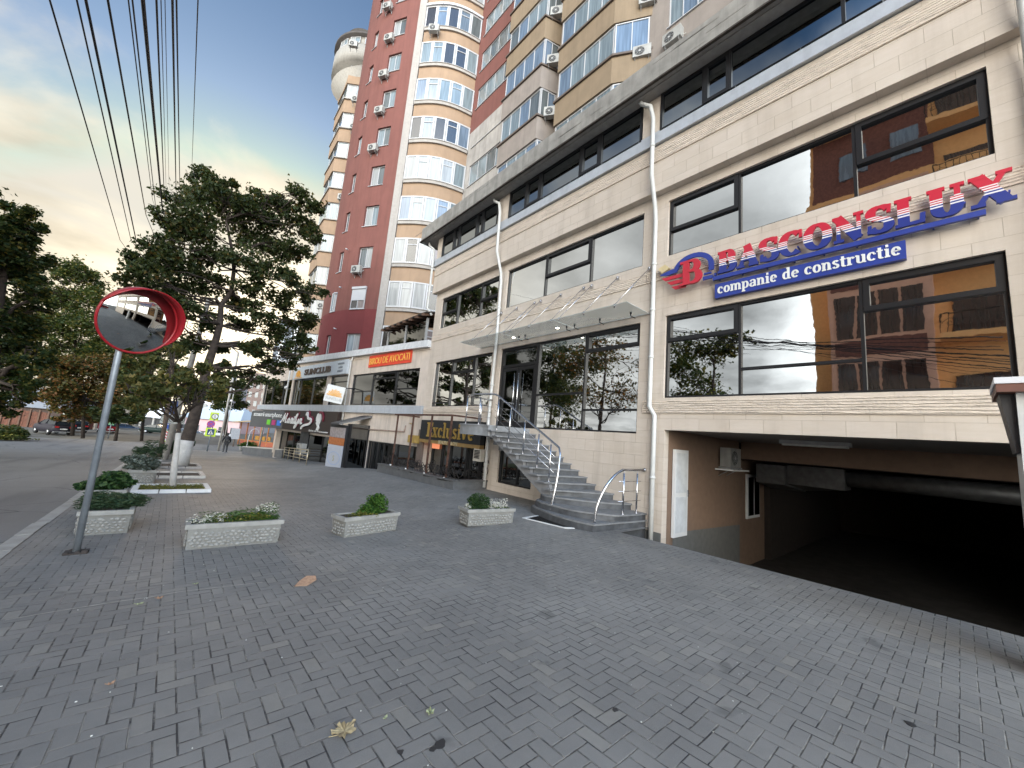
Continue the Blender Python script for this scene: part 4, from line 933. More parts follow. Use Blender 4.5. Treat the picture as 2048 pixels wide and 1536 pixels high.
for i, (c, nme) in enumerate((((.14, .55, .03), 'green'), ((.42, .03, .16), 'pink'), ((.03, .18, .62), 'blue'))):
    b = MB(); x = rq[0]-LW*.43+i*LW*.145; b.fbox(FW, x, x+LW*.09, rq[1]+LH*.14, rq[1]+LH*.42, .35, .39); b.fbox(FW, x+LW*.025, x+LW*.06, rq[1]+LH*.22, rq[1]+LH*.34, .39, .395)
    q = b.build('square_icon', mat(nme+' icon', c, .4, var=0), s)
# hair salon sign
HS = (wa(*z3p(520, 830))[0], wa(*z3p(1055, 845))[0]); zt_ = 2.42; zb_ = wa(*z3p(800, 842))[1]
s = sign_thing('hair_salon_sign', 'dark brown sign board with white script lettering and a white face silhouette', FW.p(sum(HS)/2, zb_, .3))
b = MB(); b.fbox(FW, HS[0], HS[1], zb_, zt_, .16, .34); b.build('board', mat('dark brown board', (.022, .012, .010), .4, var=.1), s)
def script(b, a, bs, k, c, wd):
    S = []
    S.append([(0, .1), (.1, .05), (.22, .45), (.34, 1.0)]); S.append([(.34, 1.0), (.36, .6), (.40, .12)]); S.append([(.40, .12), (.52, .6), (.66, 1.0)]); S.append([(.66, 1.0), (.66, .5), (.70, .08), (.80, .12)])
    for x in (.92,): S.append([(x+.28, .42), (x+.14, .5), (x, .25), (x+.1, .05), (x+.26, .4), (x+.26, .1), (x+.38, .1)])
    S.append([(1.32, .1), (1.42, .52), (1.54, .45), (1.46, .1), (1.60, .08)]); S.append([(1.62, .1), (1.72, .5), (1.72, .08), (1.82, .12)]); S.append([(1.82, .1), (2.0, .75), (1.98, 1.0), (1.90, .8), (1.92, .1), (2.04, .1)])
    S.append([(2.06, .5), (2.08, .1), (2.24, .12), (2.34, .5)]); S.append([(2.34, .5), (2.30, -.2), (2.12, -.4), (2.16, -.1), (2.46, .2)]); S.append([(2.5, .06), (2.54, .5), (2.68, .5), (2.70, .08), (2.84, .14)])
    S.append([(1.74, .66), (1.78, .70)])
    for i, st in enumerate(S):
        q = [(a+(x+y*.25)*SW*.150, bs+y*k) for x, y in arc_pts(st, 5)]; ribbon(b, FW, q, wd, .03+.002*i, c)
SW = HS[1]-HS[0]; SH = zt_-zb_
for nme, m_, off, cc in (('shadow_lettering', mat('dark red letters', (.16, .01, .03), .4, var=0), .10, .342), ('lettering', WHITE, 0, .40)):
    b = MB(); script(b, HS[0]+SW*.05+off*1.5, zb_+SH*.32+off, SH*.50, cc, .10)
    q = [(HS[0]+SW*x+off*1.5, zb_+SH*y+off) for x, y in arc_pts([(.54, .78), (.56, .9), (.58, .66), (.63, .60), (.62, .40), (.52, .28), (.48, .12)], 5)]; ribbon(b, FW, q, [.05]+[.16]*(len(q)-2)+[.05], .06, cc)
    b.build(nme, m_, s)
b = MB(); q = [(.70, .70), (.71, .86), (.735, .92), (.765, .86), (.775, .66), (.765, .5), (.755, .36), (.765, .24), (.75, .12), (.72, .14), (.735, .3), (.72, .38), (.705, .44), (.712, .52), (.70, .58)]
b.prism([FW.p(HS[0]+SW*x, zb_+SH*y, .345) for x, y in q], FW.n*.04); b.build('face_silhouette', WHITE, s)
b = MB(); q = earc(.765, .70, .045, .25, 120, -30, 12); ribbon(b, FW, [(HS[0]+SW*x, zb_+SH*y) for x, y in q], .16, .06, .345); b.build('red_crescent', mat('dark red letters', (.16, .01, .03)), s)
sans(FW, 'Salon de Frumusete', HS[0]+SW*.60, zb_+SH*.05, SH*.13, .01, 'small_lettering', WHITE, s, .345, shear=.3, fit=(HS[0]+SW*.60, HS[0]+SW*.90))
# entrance with black awning and lightbox column
EN = thing('shop_porch', 'black glazed shop porch with a sloping awning on a grey stone base', 'porch', tuple(FW.p(S3[0], -1, .8)))
a0, a1 = FW.px(688, 900, 1.15)[0]-.7, S3[1]+.1
b = MB(); zA = 1.75
b.box8([FW.p(a0-.6, zA-.1, 1.5), FW.p(a1-.5, zA-.1, 1.5), FW.p(a1+.1, zA+.45, .0), FW.p(a0, zA+.45, 0), FW.p(a0-.6, zA-.02, 1.5), FW.p(a1-.5, zA-.02, 1.5), FW.p(a1+.1, zA+.55, 0), FW.p(a0, zA+.55, 0)]); b.build('awning', mat('charcoal awning', (.05, .05, .055), .35, .2, var=.1), EN)
b = MB(); b.fbox(FW, min(a0, aL)-.15 if False else a0-.8, a1, ZB, -.9, .02, 1.3); b.build('stone_base', GRANITE, EN)
b = MB()
for a in (a0+.7, (a0+a1)/2+.4, a1): b.fbox(FW, a-.05, a, -.9, zA, 1.0, 1.1)
b.fbox(FW, a1-.05, a1, -.9, zA, .0, .08); b.build('frame', FRAME_B, EN)
b = MB(); b.fbox(FW, a0+.7, a1-.02, -.9, 1.2, 1.03, 1.05); b.quad(FW.p(a1-.02, -.9, 0), FW.p(a1-.02, -.9, 1.04), FW.p(a1-.02, zA, 1.04), FW.p(a1-.02, zA, 0)); b.build('glazing', GLASS_D, EN)
b = MB(); aL = FW.px(656, 900, 1.2)[0]; aR_ = FW.px(686, 900, 1.2)[0]; b.fbox(FW, aL-.06, aR_+.06, -.9, 1.65, .6, 1.2); lb = b.build('lightbox_case', BLACK, EN)
s = sign_thing('lightbox_sign', 'upright lightbox poster with a ring and letter S at the shop porch', FW.p(a0, -.8, 1.25))
b = MB(); b.fbox(FW, aL, aR_, -.82, .55, 1.2, 1.24); b.build('poster', mat('pale poster', (.36, .38, .43), .4, var=.03), s)
b = MB(); b.fbox(FW, aL, aR_, .56, .95, 1.2, 1.24); b.build('orange_strip', mat('orange strip', (.34, .11, .03), .4, var=.25, vs=9), s)
b = MB(); b.fbox(FW, aL, aR_, .96, 1.5, 1.2, 1.24); b.build('upper_panel', mat('grey panel', (.25, .22, .22), .4, var=.3, vs=7), s)
b = MB(); ribbon(b, FW, earc((aL+aR_)/2, -.15, (aR_-aL)*.4, .34, 0, 360, 24), .035, .01, 1.24); b.build('ring', mat('ring', (.25, .33, .5), .4, var=0), s)
sans(FW, 'S', (aL+aR_)/2, -.30, .42, .01, 'letter', mat('olive', (.25, .22, .06), .4, var=0), s, 1.24, align='CENTER')
# low wall, rail and steps before the hair salon
LWt = thing('low_stone_wall', 'low grey stone bench wall with pale slab top at the end of the shops', 'wall', (5.6, 42.5, -1.8))
wl = [gnd(484, 908), gnd(520, 912), gnd(562, 916)]
def lowwall(b, P, h, w, top):
    for p, q in zip(P, P[1:]):
        d = (q-p).normalized(); n_ = Vector((-d.y, d.x, 0))*-1
        if n_.x < 0: n_ = -n_
        b.box8([p+Vector((0, 0, -.6)), q+Vector((0, 0, -.6)), q+n_*w+Vector((0, 0, -.6)), p+n_*w+Vector((0, 0, -.6)), p+Vector((0, 0, h)), q+Vector((0, 0, h)), q+n_*w+Vector((0, 0, h)), p+n_*w+Vector((0, 0, h))])
        e = -n_*.05; top.box8([p+e+Vector((0, 0, h+.002)), q+e+Vector((0, 0, h+.002)), q+n_*w+Vector((0, 0, h+.002)), p+n_*w+Vector((0, 0, h+.002)), p+e+Vector((0, 0, h+.07)), q+e+Vector((0, 0, h+.07)), q+n_*w+Vector((0, 0, h+.07)), p+n_*w+Vector((0, 0, h+.07))])
b = MB(); tp = MB(); lowwall(b, [wl[0], wl[1], wl[2]], .62, .9, tp); b.build('stone_base', GRANITE, LWt); tp.build('slab_top', mat('pale slab', (.42, .40, .36), .7), LWt)
RL = thing('salon_railing', 'low stainless railing along the steps of the hair salon', 'railing', tuple(gnd(590, 925)))
b = MB(); P0, P1 = gnd(566, 917), gnd(612, 930); P2 = gnd(612, 930)
for i in range(5):
    p = P0.lerp(P1, i/4); b.tube([p, p+Vector((0, 0, .85))], .022, 6)
for hh in (.3, .5, .68, .85): b.tube([P0+Vector((0, 0, hh)), P1+Vector((0, 0, hh))], .02 if hh < .8 else .03, 6)
b.build('rail', mat('brass steel', (.62, .52, .36), .3, .8, var=0), RL)
b = MB(); pp = FW.p(*FW.px(635, 905, .3), .3)
ac(FW.p(FW.px(622, 905)[0]-.2, -.4, .42), wn, 'air conditioner in front of the hair salon window under the dark poster', 'air conditioners on the walls', 1.1)
po = FW.px(*z3p(720, 885), .1); s = thing('window_poster', 'dark portrait poster hanging in the hair salon window', 'poster', tuple(FW.p(po[0], po[1], .1)))
b = MB(); b.fbox(FW, po[0]-.75, po[0]+.75, po[1]-.45, po[1]+.55, .05, .09); b.build('sheet', mat('dark poster', (.03, .032, .035), .5, var=.8, vs=5), s)

# ------------------------------------------------------------------ beauty salon below the office
SA = thing('beauty_salon_sign', 'long black sign with gold serif lettering and a gold base strip', 'sign', (D-.3, 13.5, 1.8))
FB = Frame((D-.22, 0, 0), (0, -1, 0), (-1, 0, 0))
def z7p(a, b_): return (760+a*.13021, 800+b_*.13021)
A0 = FB.px(*z7p(600, 640)); A1 = FB.px(*z7p(1530, 720)); At = FB.px(*z7p(640, 315))
za, zb_ = 1.06+.55, 2.42
za = FB.px(*z7p(1000, 690))[1]; zb_ = FB.px(*z7p(1000, 315))[1]
b = MB(); b.fbox(FB, A0[0], A1[0], za+.14, zb_, -.2, 0); b.build('board', mat('black sign board', (.016, .017, .018), .7, var=.1), SA)
GOLD = mat('gold letters', (.62, .42, .12), .28, .9, var=.05)
b = MB(); b.fbox(FB, A0[0], A1[0], za, za+.138, -.2, .006); b.build('gold_strip', mat('dull gold strip', (.30, .19, .07), .5, .2), SA)
b = MB(); e0 = FB.px(*z7p(715, 560))[0]; e1 = FB.px(*z7p(1445, 620))[0]; tw = text_width('Exclusive', .8, .05)
serif_text(b, FB, 'Exclusive', e0, za+.27, (zb_-za)*.62, .03, .002, .05, (e1-e0)/text_width('Exclusive', (zb_-za)*.62, .05), bold=1.1); b.build('lettering', GOLD, SA)
sans(FB, 'BEAUTY SALON', (e0+e1)/2, za+.02, .2, .02, 'small_lettering', mat('pale gold', (.7, .62, .4), .3, .6), SA, .008, align='CENTER', xs=1.0)
# salon shop front in the opening
k = NB('salon lit interior'); k.fin((.5, .2, .12, 1), .6, 0, None, .5, Emission_Color=(1, .33, .16, 1), Emission_Strength=.35); LITIN = k.m
FSI = Frame((D-.05, 0, 0), (0, -1, 0), (-1, 0, 0))
b = MB(); b.fbox(FSI, -15.9, -15.3, .95, 1.35, -.5, -.45); b.fbox(FSI, -13.1, -12.3, 1.2, 1.38, -.5, -.45); b.build('lit_sign_panel', LITIN, OB)
window(OB, Frame((D+.40, 0, 0), (0, -1, 0), (-1, 0, 0)), -16.0, -11.35, -.25, 1.78, [-15.1, -14.4, -13.2, -12.9, -12.2], [(-13.2, -12.2, 1.3)], [(-13.17, -12.92+.7, -.22, 1.3)], fw=.07, gm=GLASS_D, name='shop_window')
b = MB(); b.box(D-.12, D+.0, 15.9, 16.34, -.6, 1.75); b.build('salon_pier', mat('brown pier', (.16, .12, .10), .7, var=.15), OB)
o = MB(); q = FB.px(*z7p(1430, 930)); q2 = FB.px(*z7p(1560, 760)); o.fbox(FB, q[0], q2[0], q[1], q2[1], -.15, .02); vt = thing('vent_cover', 'white slatted vent cover under the black and gold sign', 'vent cover', tuple(FB.p(q[0], q[1], 0))); o.build('frame', mat('cream vent', (.5, .46, .4), .6), vt)
o = MB()
for i in range(6): zz = q[1]+.1+(q2[1]-q[1]-.15)*i/5.5; o.fbox(FB, q[0]+.06, q2[0]-.06, zz, zz+.035, .02, .035)
o.build('slat', BLACK, vt)
# forecourt: low plinth, posts, scrolled grille
PX0 = 7.3; FC = thing('salon_forecourt', 'rusty post frame and scrolled grille on a low plinth before the beauty salon', 'railing', (PX0, 14, -.2))
b = MB()
def gz(x, y): return g(x, y)
for y0_, y1_ in zip(fr(11.05, 17.4, 6), fr(11.05, 17.4, 6)[1:]):
    b.box8([(PX0, y0_, gz(7, y0_)-.3), (PX0+.3, y0_, gz(7, y0_)-.3), (PX0+.3, y1_, gz(7, y1_)-.3), (PX0, y1_, gz(7, y1_)-.3), (PX0, y0_, .10), (PX0+.3, y0_, .10), (PX0+.3, y1_, .02), (PX0, y1_, .02)])
b.box(PX0+.301, 8.70, 11.05, 11.3, -.5, .10); b.box(PX0+.301, 8.7, 11.301, 17.3, -.5, -.05)
b.build('plinth', GRANITE, FC)
b = MB(); b.box8([(PX0-.04, 11.0, .103), (PX0+.34, 11.0, .103), (PX0+.34, 17.4, .023), (PX0-.04, 17.4, .023), (PX0-.04, 11.0, .15), (PX0+.34, 11.0, .15), (PX0+.34, 17.4, .07), (PX0-.04, 17.4, .07)]); b.box(PX0+.341, 8.69, 11.0, 11.34, .103, .15); b.build('plinth_cap', mat('dark cap', (.10, .10, .10), .5, var=.2), FC)
RUST = mat('rusty brown steel', (.10, .05, .035), .6, .3, var=.5, vs=9)
IRON = mat('dark iron', (.028, .024, .022), .5, .4, var=.2)
ztop = 2.35
posts = [onX(*z7p(x, 240), PX0+.15).y for x in (280, 520, 805, 1110)]
zz_ = sum(onX(*z7p(x, 240), PX0+.15).z for x in (280, 520, 805, 1110))/4
ztop = zz_
for y in posts:
    b = MB(); b.box(PX0+.12, PX0+.18, y-.03, y+.03, .05, ztop); b.build('post', RUST, FC)
b = MB(); b.box(PX0+.10, PX0+.2, posts[-1]-.1, posts[0]+.25, ztop, ztop+.06); b.box(PX0+.2, 8.7, posts[-1]-.1, posts[-1]-.02, ztop, ztop+.06); b.box(PX0+.2, 8.6, posts[0]+.17, posts[0]+.25, ztop, ztop+.06)
b.build('top_beam', RUST, FC)
def scroll(b, o, u, w, r, turns=1.6, flip=1, wd=.011):
    pts = []
    for i in range(26):
        t_ = i/25; a = flip*turns*2*math.pi*t_; rr = r*(1-t_*.85); pts.append(Vector(o)+Vector(u)*(rr*math.cos(a))+Vector(w)*(rr*math.sin(a)))
    b.tube(pts, wd, 5)
rs = random.Random(3)
b = MB(); y = 11.15
while y < 17.1:
    r = rs.uniform(.13, .22); z = .15+r*.8+rs.uniform(0, .12)
    for q in range(2): scroll(b, (PX0+.15+rs.uniform(-.1, .1), y+rs.uniform(-.1, .1), z+rs.uniform(-.03, .1)), (0, rs.choice([-1, 1]), rs.uniform(-.5, .5)), (rs.uniform(-.3, .3), 0, 1), r*rs.uniform(.6, 1.1), rs.uniform(1.1, 1.9), rs.choice([-1, 1]))
    b.tube(smooth3([(PX0+.15, y-.2, .13), (PX0+.1, y, .3+rs.uniform(0, .2)), (PX0+.2, y+.25, .2+rs.uniform(0, .25))], 4), .010, 5); y += .21
x = PX0+.3
while x < 8.6:
    scroll(b, (x, 11.15, .34), (rs.choice([-1, 1]), 0, .2), (0, 0, 1), rs.uniform(.12, .19), 1.6, rs.choice([-1, 1])); x += .2
scroll(b, (8.62, 11.1, .45), (0, 1, 0), (0, 0, 1), .2, 1.7); scroll(b, (8.62, 11.1, .75), (0, -1, 0), (0, 0, 1), .14, 1.7)
b.build('grille', IRON, FC)
b = MB()
for y in (posts+[16.2]): b.sphere((PX0+.05, y-.05, .12), .035, 8, 6)
b.build('white_knob', WHITE, FC)
mb = thing('gas_meter_box', 'yellow gas meter box with pipes on the beige wall', 'meter box', tuple(onX(*z7p(500, 620), 8.45)))
q = onX(*z7p(440, 650), 8.42); q2 = onX(*z7p(565, 545), 8.42); b = MB(); b.box(8.35, 8.68, min(q.y, q2.y), max(q.y, q2.y), q.z, q2.z); b.build('box', mat('ochre box', (.40, .26, .07), .6), mb)
b = MB(); b.tube([(8.6, q.y+.1, q2.z), (8.6, q.y+.1, q2.z+.5), (8.6, q.y+.5, q2.z+.55)], .02, 6); b.build('pipe', mat('ochre box', (.4, .26, .07)), mb)

# ------------------------------------------------------------------ apartment towers
TRED = mat('brick red render', (.165, .062, .05), .9, var=.08, vs=1.2, bump=.004, bs=70, streak=.35)
TRED2 = mat('dark red render', (.145, .028, .028), .9, var=.08, vs=1.2, bump=.004, bs=70)
TORA = mat('apricot render', (.305, .21, .14), .9, var=.08, vs=1.5, bump=.003, bs=70, streak=.22)
TTAN = mat('tan render', (.225, .168, .11), .9, var=.08, vs=1.5, bump=.003, bs=70, streak=.25)
TGREY = mat('grey brown render', (.25, .215, .19), .9, var=.1, vs=1.5, bump=.003, bs=70, streak=.3)
TCONC = mat('pale weathered concrete', (.36, .335, .31), .9, var=.18, vs=1.2, bump=.003, bs=50, streak=.6)
TPALE = mat('pale ledge', (.33, .305, .28), .8, var=.08, streak=.3)
PLF = mat('white window plastic', (.46, .46, .47), .45, var=0)
def m_rglass(name, col, rough=.06):
    k = NB(name); n = k.noise(.9, 2, .4); k2 = k.mapping(k.wpos(), (7, 7, .4)); f = k.noise(1.5, 2, .4, k2)
    c = k.mix(k.ramp(f, [(.4, (0, 0, 0)), (.6, (.6, .6, .6))]), col, tuple(q*.55 for q in col[:3])+(1,))
    return k.fin(c, rough, 0, k.bump(n, .004), .6, Coat_Weight=.35, Coat_Roughness=.03)
RG = [m_rglass('curtained glass', (.20, .245, .27, 1)), m_rglass('sky lit glass', (.15, .20, .27, 1)), m_rglass('pale blind', (.29, .30, .30, 1), .35), m_rglass('brown blind', (.20, .16, .15, 1), .3), m_rglass('grey glass', (.11, .125, .13, 1)), m_rglass('open dark window', (.03, .025, .022, 1), .2)]
rw = random.Random(21)
def rwin(parent, F, a0, a1, b0, b1, n=2, c=-.10, vents=(), shutter=False, pal=None, name='window', w=.055):
    fb = MB()
    d0, d1 = c-.03, c+.03
    fb.fbox(F, a0, a1, b0, b0+w, d0, d1); fb.fbox(F, a0, a1, b1-w, b1, d0, d1)
    A = [a0+(a1-a0)*i/n for i in range(n+1)]
    for i, a in enumerate(A): h_ = w if i in (0, n) else w*.7; q = min(max(a, a0+h_/2+.01), a1-h_/2-.01); fb.fbox(F, q-h_/2, q+h_/2, b0+w, b1-w, d0, d1)
    for i in vents: fb.fbox(F, A[i]+w, A[i+1]-w, b0+(b1-b0)*.72, b0+(b1-b0)*.72+.05, d0+.002, d1+.004)
    fb.fbox(F, a0-.05, a1+.05, b0-.035, b0-.002, c-.02, .07)
    if shutter: fb.fbox(F, a0, a1, b1-.0, b1+.17, -.02, .14); fb.fbox(F, a0+.04, a1-.04, b0+(b1-b0)*.42, b1-.06, d1+.002, d1+.02)
    wo = fb.build(name, PLF, parent)
    pal = pal or RG; ms = [rw.choice(pal) for _ in range(n)]
    gb = MB()
    for i in range(n):
        gb.mi = i; gb.quad(F.p(A[i], b0, c), F.p(A[i+1], b0, c), F.p(A[i+1], b1, c), F.p(A[i], b1, c))
    gb.build('pane', ms, wo)
    return wo
FH = 3.277; SILL0 = 10.06
RT = thing('red_apartment_tower', 'tall curved brick red apartment tower with apricot bow windows and grey pilaster', 'apartment tower', (8, 25, 0))
pl = [Vector((*p, 0)) for p in arc_pts([(9.55, 26.2), (8.72, 27.3), (8.05, 28.6), (7.60, 30.05), (7.46, 31.6), (7.63, 33.2), (8.14, 34.8)], 4)]
TOPZ = 46
def seg_frame(p, q, out):
    u = (q-p).normalized(); n_ = Vector((u.y, -u.x, 0)); n_ = n_ if n_.dot(Vector(out)) > 0 else -n_
    return Frame(p, u, n_), (q-p).length
b = MB(); bd = MB()
cols = {3: 7, 11: 13}; i = 0; COLF = []
while i < len(pl)-1:
    j = cols.get(i, i+1); p, q = pl[i], pl[j]
    F_, L_ = seg_frame(q, p, (-1, -.6, 0))
    sills = [9.745+FH*k for k in range(-1, 13)]
    if i in cols:
        m = .12 if i == 3 else .06; ops_ = [(m, L_-m, s, s+1.64) for s in sills]; COLF.append((F_, L_, m, sills))
    else: ops_ = []
    wall_open(b, F_, 0, L_, 9.90, TOPZ, [o for o in ops_ if o[2] > 9.95], .22)
    wall_open(bd, F_, 0, L_, 5.5, 9.90, [o for o in ops_ if o[3] < 9.8], .22)
    if i in cols:
        pass
    i = j
b.build('red_wall', TRED, RT); bd.build('red_base_wall', TRED2, RT)
for ci, (F_, L_, m, sills) in enumerate(COLF):
    for k, s in enumerate(sills):
        if abs(s-9.745) < .01: rwin(RT, F_, m, L_-m, s+.16, s+1.64, 2, .04, shutter=(ci == 0)); continue
        rwin(RT, F_, m, L_-m, s, s+1.64, 2, -.17, shutter=(ci == 0 and k in (1, 9)), pal=[RG[0], RG[2], RG[4]])
Fc, Lc = COLF[0][0], COLF[0][1]
# air conditioners of the red wall
names = ['third from the top', 'fourth from the top']
for (px_, py_, lab) in ((718, 541, 'air conditioner under a red tower window, lowest one on the red wall'), (750, 300, 'air conditioner on the red tower, level with the roof tip of the tall tree'), (763, 225, 'air conditioner on the red tower, fourth up the red wall'), (771, 153, 'air conditioner on the red tower, second below the rolled shutter window'), (782, 81, 'air conditioner on the red tower, under the window with a white shutter'), (779, 18, 'topmost air conditioner in view on the red wall')):
    a, z = Fc.px(px_, py_); ac(Fc.p(a, z-.3, .1), Fc.n, lab, 'air conditioners on the red wall', .95)
# wall lamps / vents
for px_, py_ in ((696, 500), (683, 576), (673, 588), (672, 658)):
    a, z = Fc.px(px_, py_); b = MB(); b.cyl(Fc.p(a, z, 0), Fc.p(a, z, .22), .05, 8); b.build('vent_pipe', PLF, RT)
# pilaster + bow
b = MB(); p0, p1 = Vector((9.51, 26.24, 0)), Vector((9.92, 25.9, 0)); Fp, Lp = seg_frame(p0, p1, (-1, -1, 0)); b.fbox(Fp, 0, Lp, 5, TOPZ, -.3, .12); b.build('pilaster', TPALE, RT)
pb0, pb1 = Vector((9.94, 25.85, 0)), Vector((13.63, 23.5, 0)); Fb, Lb = seg_frame(pb0, pb1, (-1, -1, 0))
NB_ = 10; bow = [Fb.p(Lb*i/NB_, 0, .5*math.sin(math.pi*i/NB_)) for i in range(NB_+1)]
b = MB()
for p, q in zip(bow, bow[1:]): b.quad(p+Vector((0, 0, 6)), q+Vector((0, 0, 6)), q+Vector((0, 0, TOPZ)), p+Vector((0, 0, TOPZ)))
b.build('apricot_wall', TORA, RT)
for k in range(-1, 12):
    s = SILL0+FH*k; bl = MB(); n_ = Fb.n
    for dz0, dz1, o0, o1 in ((-.27, -.035, -.02, .14), (-.034, .0, -.02, .19)):
        P_ = [p+n_*o1 for p in bow]+[p+n_*o0 for p in bow[::-1]]
        bl.prism([(p.x, p.y, s+dz0) for p in P_], (0, 0, dz1-dz0))
    bl.build('sill_ledge', TPALE, RT)
for k in range(-1, 13):
    s = SILL0+FH*k; t_ = rw.choice([0, 0, 1, 2, 3]) if k > 1 else 2
    for w_ in range(5):
        p, q = bow[2*w_], bow[2*w_+2]; Fq, Lq = seg_frame(p, q, (-1, -1, 0)); off = .07
        pal = {0: [RG[1], RG[0]], 1: [RG[0], RG[2]], 2: [RG[2], RG[2], RG[3]], 3: [RG[1], RG[4]]}[t_]
        rwin(RT, Fq, .0, Lq-.0, s+.02, s+1.94, 1, off, vents=(0,) if w_ % 2 == 1 else (), shutter=False, pal=pal if rw.random() < .85 else [RG[5]], w=.10)
b = MB()
for k in (7, 9):
    s = SILL0+FH*k+1.95
    for p, q in zip(bow, bow[1:]):
        Fq, Lq = seg_frame(p, q, (-1, -1, 0)); b.fbox(Fq, 0, Lq, s, s+.2, -.01, .2)
b.build('shutter_box', PLF, RT)
F5, L5 = seg_frame(bow[2], bow[4], (-1, -1, 0)); a, z = F5.px(871, 68); ac(F5.p(a, z-.3, .25), F5.n, 'air conditioner on the apricot bow window sill of the red tower', None, 1.0)

# beige block behind the office
AB = thing('apartment_block', 'tall tan and grey apartment block with stacked bay balconies rising behind the office', 'apartment block', (14, 5, 0))
XW = 13.63
FAb = Frame((XW, 0, 0), (0, -1, 0), (-1, 0, 0))
y_s1l, y_s1r = 18.02, 14.52; y_s2l = 13.28; X2 = 12.71
y_s2r = onX(1225, 102, X2).y; y_ang = onX(1302, 102, XW).y
SL = [10.02+FH*k for k in range(0, 12)]
fl_l, fl_r = 22.94, 18.76
ops_ = [(-fl_l, -fl_r, s, s+1.75) for s in SL]
zred = 24.6
b = MB(); wall_open(b, FAb, -23.5, -y_s1l, 4, zred, [o for o in ops_ if o[3] < zred]); b.build('concrete_wall', TCONC, AB)
b = MB(); wall_open(b, FAb, -23.5, -y_s1l, zred, TOPZ, [o for o in ops_ if o[2] > zred]); b.build('red_wall', TRED, AB)
for o in ops_: rwin(AB, FAb, o[0], o[1], o[2], o[3], 4, pal=[RG[0], RG[4], RG[0]])
b = MB()
for k in (8, 9): b.fbox(FAb, -fl_l, -fl_r, SL[k]+1.75, SL[k]+1.97, -.02, .15)
b.build('shutter_box', PLF, AB)
wl_ = y_ang
w2o = []
yw_l, yw_r = onX(1335, 95, XW).y, onX(1425, 40, XW).y
for s in SL: w2o.append((-yw_l, -yw_r, s+.3, s+1.95)); w2o.append((-yw_l+4.4, -yw_r+4.4, s+.3, s+1.95))
b = MB(); wall_open(b, FAb, -y_s1l, 14, 4, TOPZ, w2o); b.quad((XW, 23.5, 4), (XW+12, 23.5, 4), (XW+12, 23.5, TOPZ), (XW, 23.5, TOPZ)); b.build('grey_wall', TGREY, AB)
for o in w2o: rwin(AB, FAb, o[0], o[1], o[2], o[3], 3, pal=[RG[0], RG[1], RG[0]])
def bay(Xf, yl, yr, xr_back, yr_back, mats, label):
    """enclosed balcony stack: front face on X = Xf, then an angled return on the right"""
    plan = [Vector((XW, yl+.02, 0)), Vector((Xf, yl, 0)), Vector((Xf, yr, 0)), Vector((xr_back, yr_back, 0))]
    for k, s in enumerate(SL):
        bb = MB(); bb.prism([(p.x, p.y, s-1.52) for p in plan], (0, 0, 1.38)); bb.build('balcony_parapet', mats(k), AB)
    back = MB()
    for k, s in enumerate(SL):
        c = [Vector((XW, yl+.10, 0)), Vector((Xf-.09, yl+.08, 0)), Vector((Xf-.09, yr-.05, 0)), Vector((xr_back, yr_back-.10, 0))]
        cap = MB(); cap.prism([(p.x, p.y, s-.135) for p in c], (0, 0, .11)); cap.build('parapet_cap', mat('brown cap', (.10, .075, .06), .7), AB)
        back.prism([(XW, yl, s-.02), (Xf+.14, yl-.1, s-.02), (Xf+.14, yr+.05, s-.02), (xr_back+.02, yr_back+.12, s-.02)], (0, 0, 1.76))
    back.build('balcony_wall', TGREY, AB)
    for k, s in enumerate(SL):
        F1, L1 = seg_frame(plan[1]+Vector((.12, -.06, 0)), plan[2]+Vector((.12, 0, 0)), (-1, 0, 0))
        rwin(AB, F1, 0, L1, s, s+1.72, 4 if L1 > 2.4 else 3, .0, pal=[RG[0], RG[0], RG[1], RG[4]] if k % 2 else [RG[0], RG[1]])
        F2, L2 = seg_frame(plan[2]+Vector((.10, .0, 0)), plan[3]+Vector((.02, .10, 0)), (-.4, -1, 0))
        rwin(AB, F2, .02, L2-.02, s, s+1.72, 2 if L2 > .9 else 1, .01, pal=[RG[4], RG[1]])
bay(12.6, y_s1l, y_s1r, XW, 14.15, lambda k: TTAN if k >= 5 else TGREY, 's1')
bay(X2, y_s2l, y_s2r, XW, y_ang, lambda k: TTAN, 's2')
for px_, py_, lab, X_, nr in ((1115, 28, 'air conditioner in the notch between the balconies, highest of three', 13.2, (-1, -.7)), (1108, 124, 'air conditioner in the notch between the balconies, middle of three', 13.2, (-1, -.7)), (1102, 228, 'air conditioner in the notch between the balconies, lowest of three', 13.2, (-1, -.7)), (1283, 110, 'air conditioner right of the angled tan balcony, just above the concrete eave', XW-.1, (-.9, -.5)), (1348, 78, 'air conditioner below the window nearest the concrete eave', XW-.05, (-1, 0)), (1295, 4, 'air conditioner cut by the top of the view, above the one beside the angled balcony', XW-.1, (-.9, -.5))):
    p = onX(px_, py_, X_); ac((p.x+.05, p.y, p.z-.3), nr, lab, 'air conditioners on the tan apartment block', 1.0)

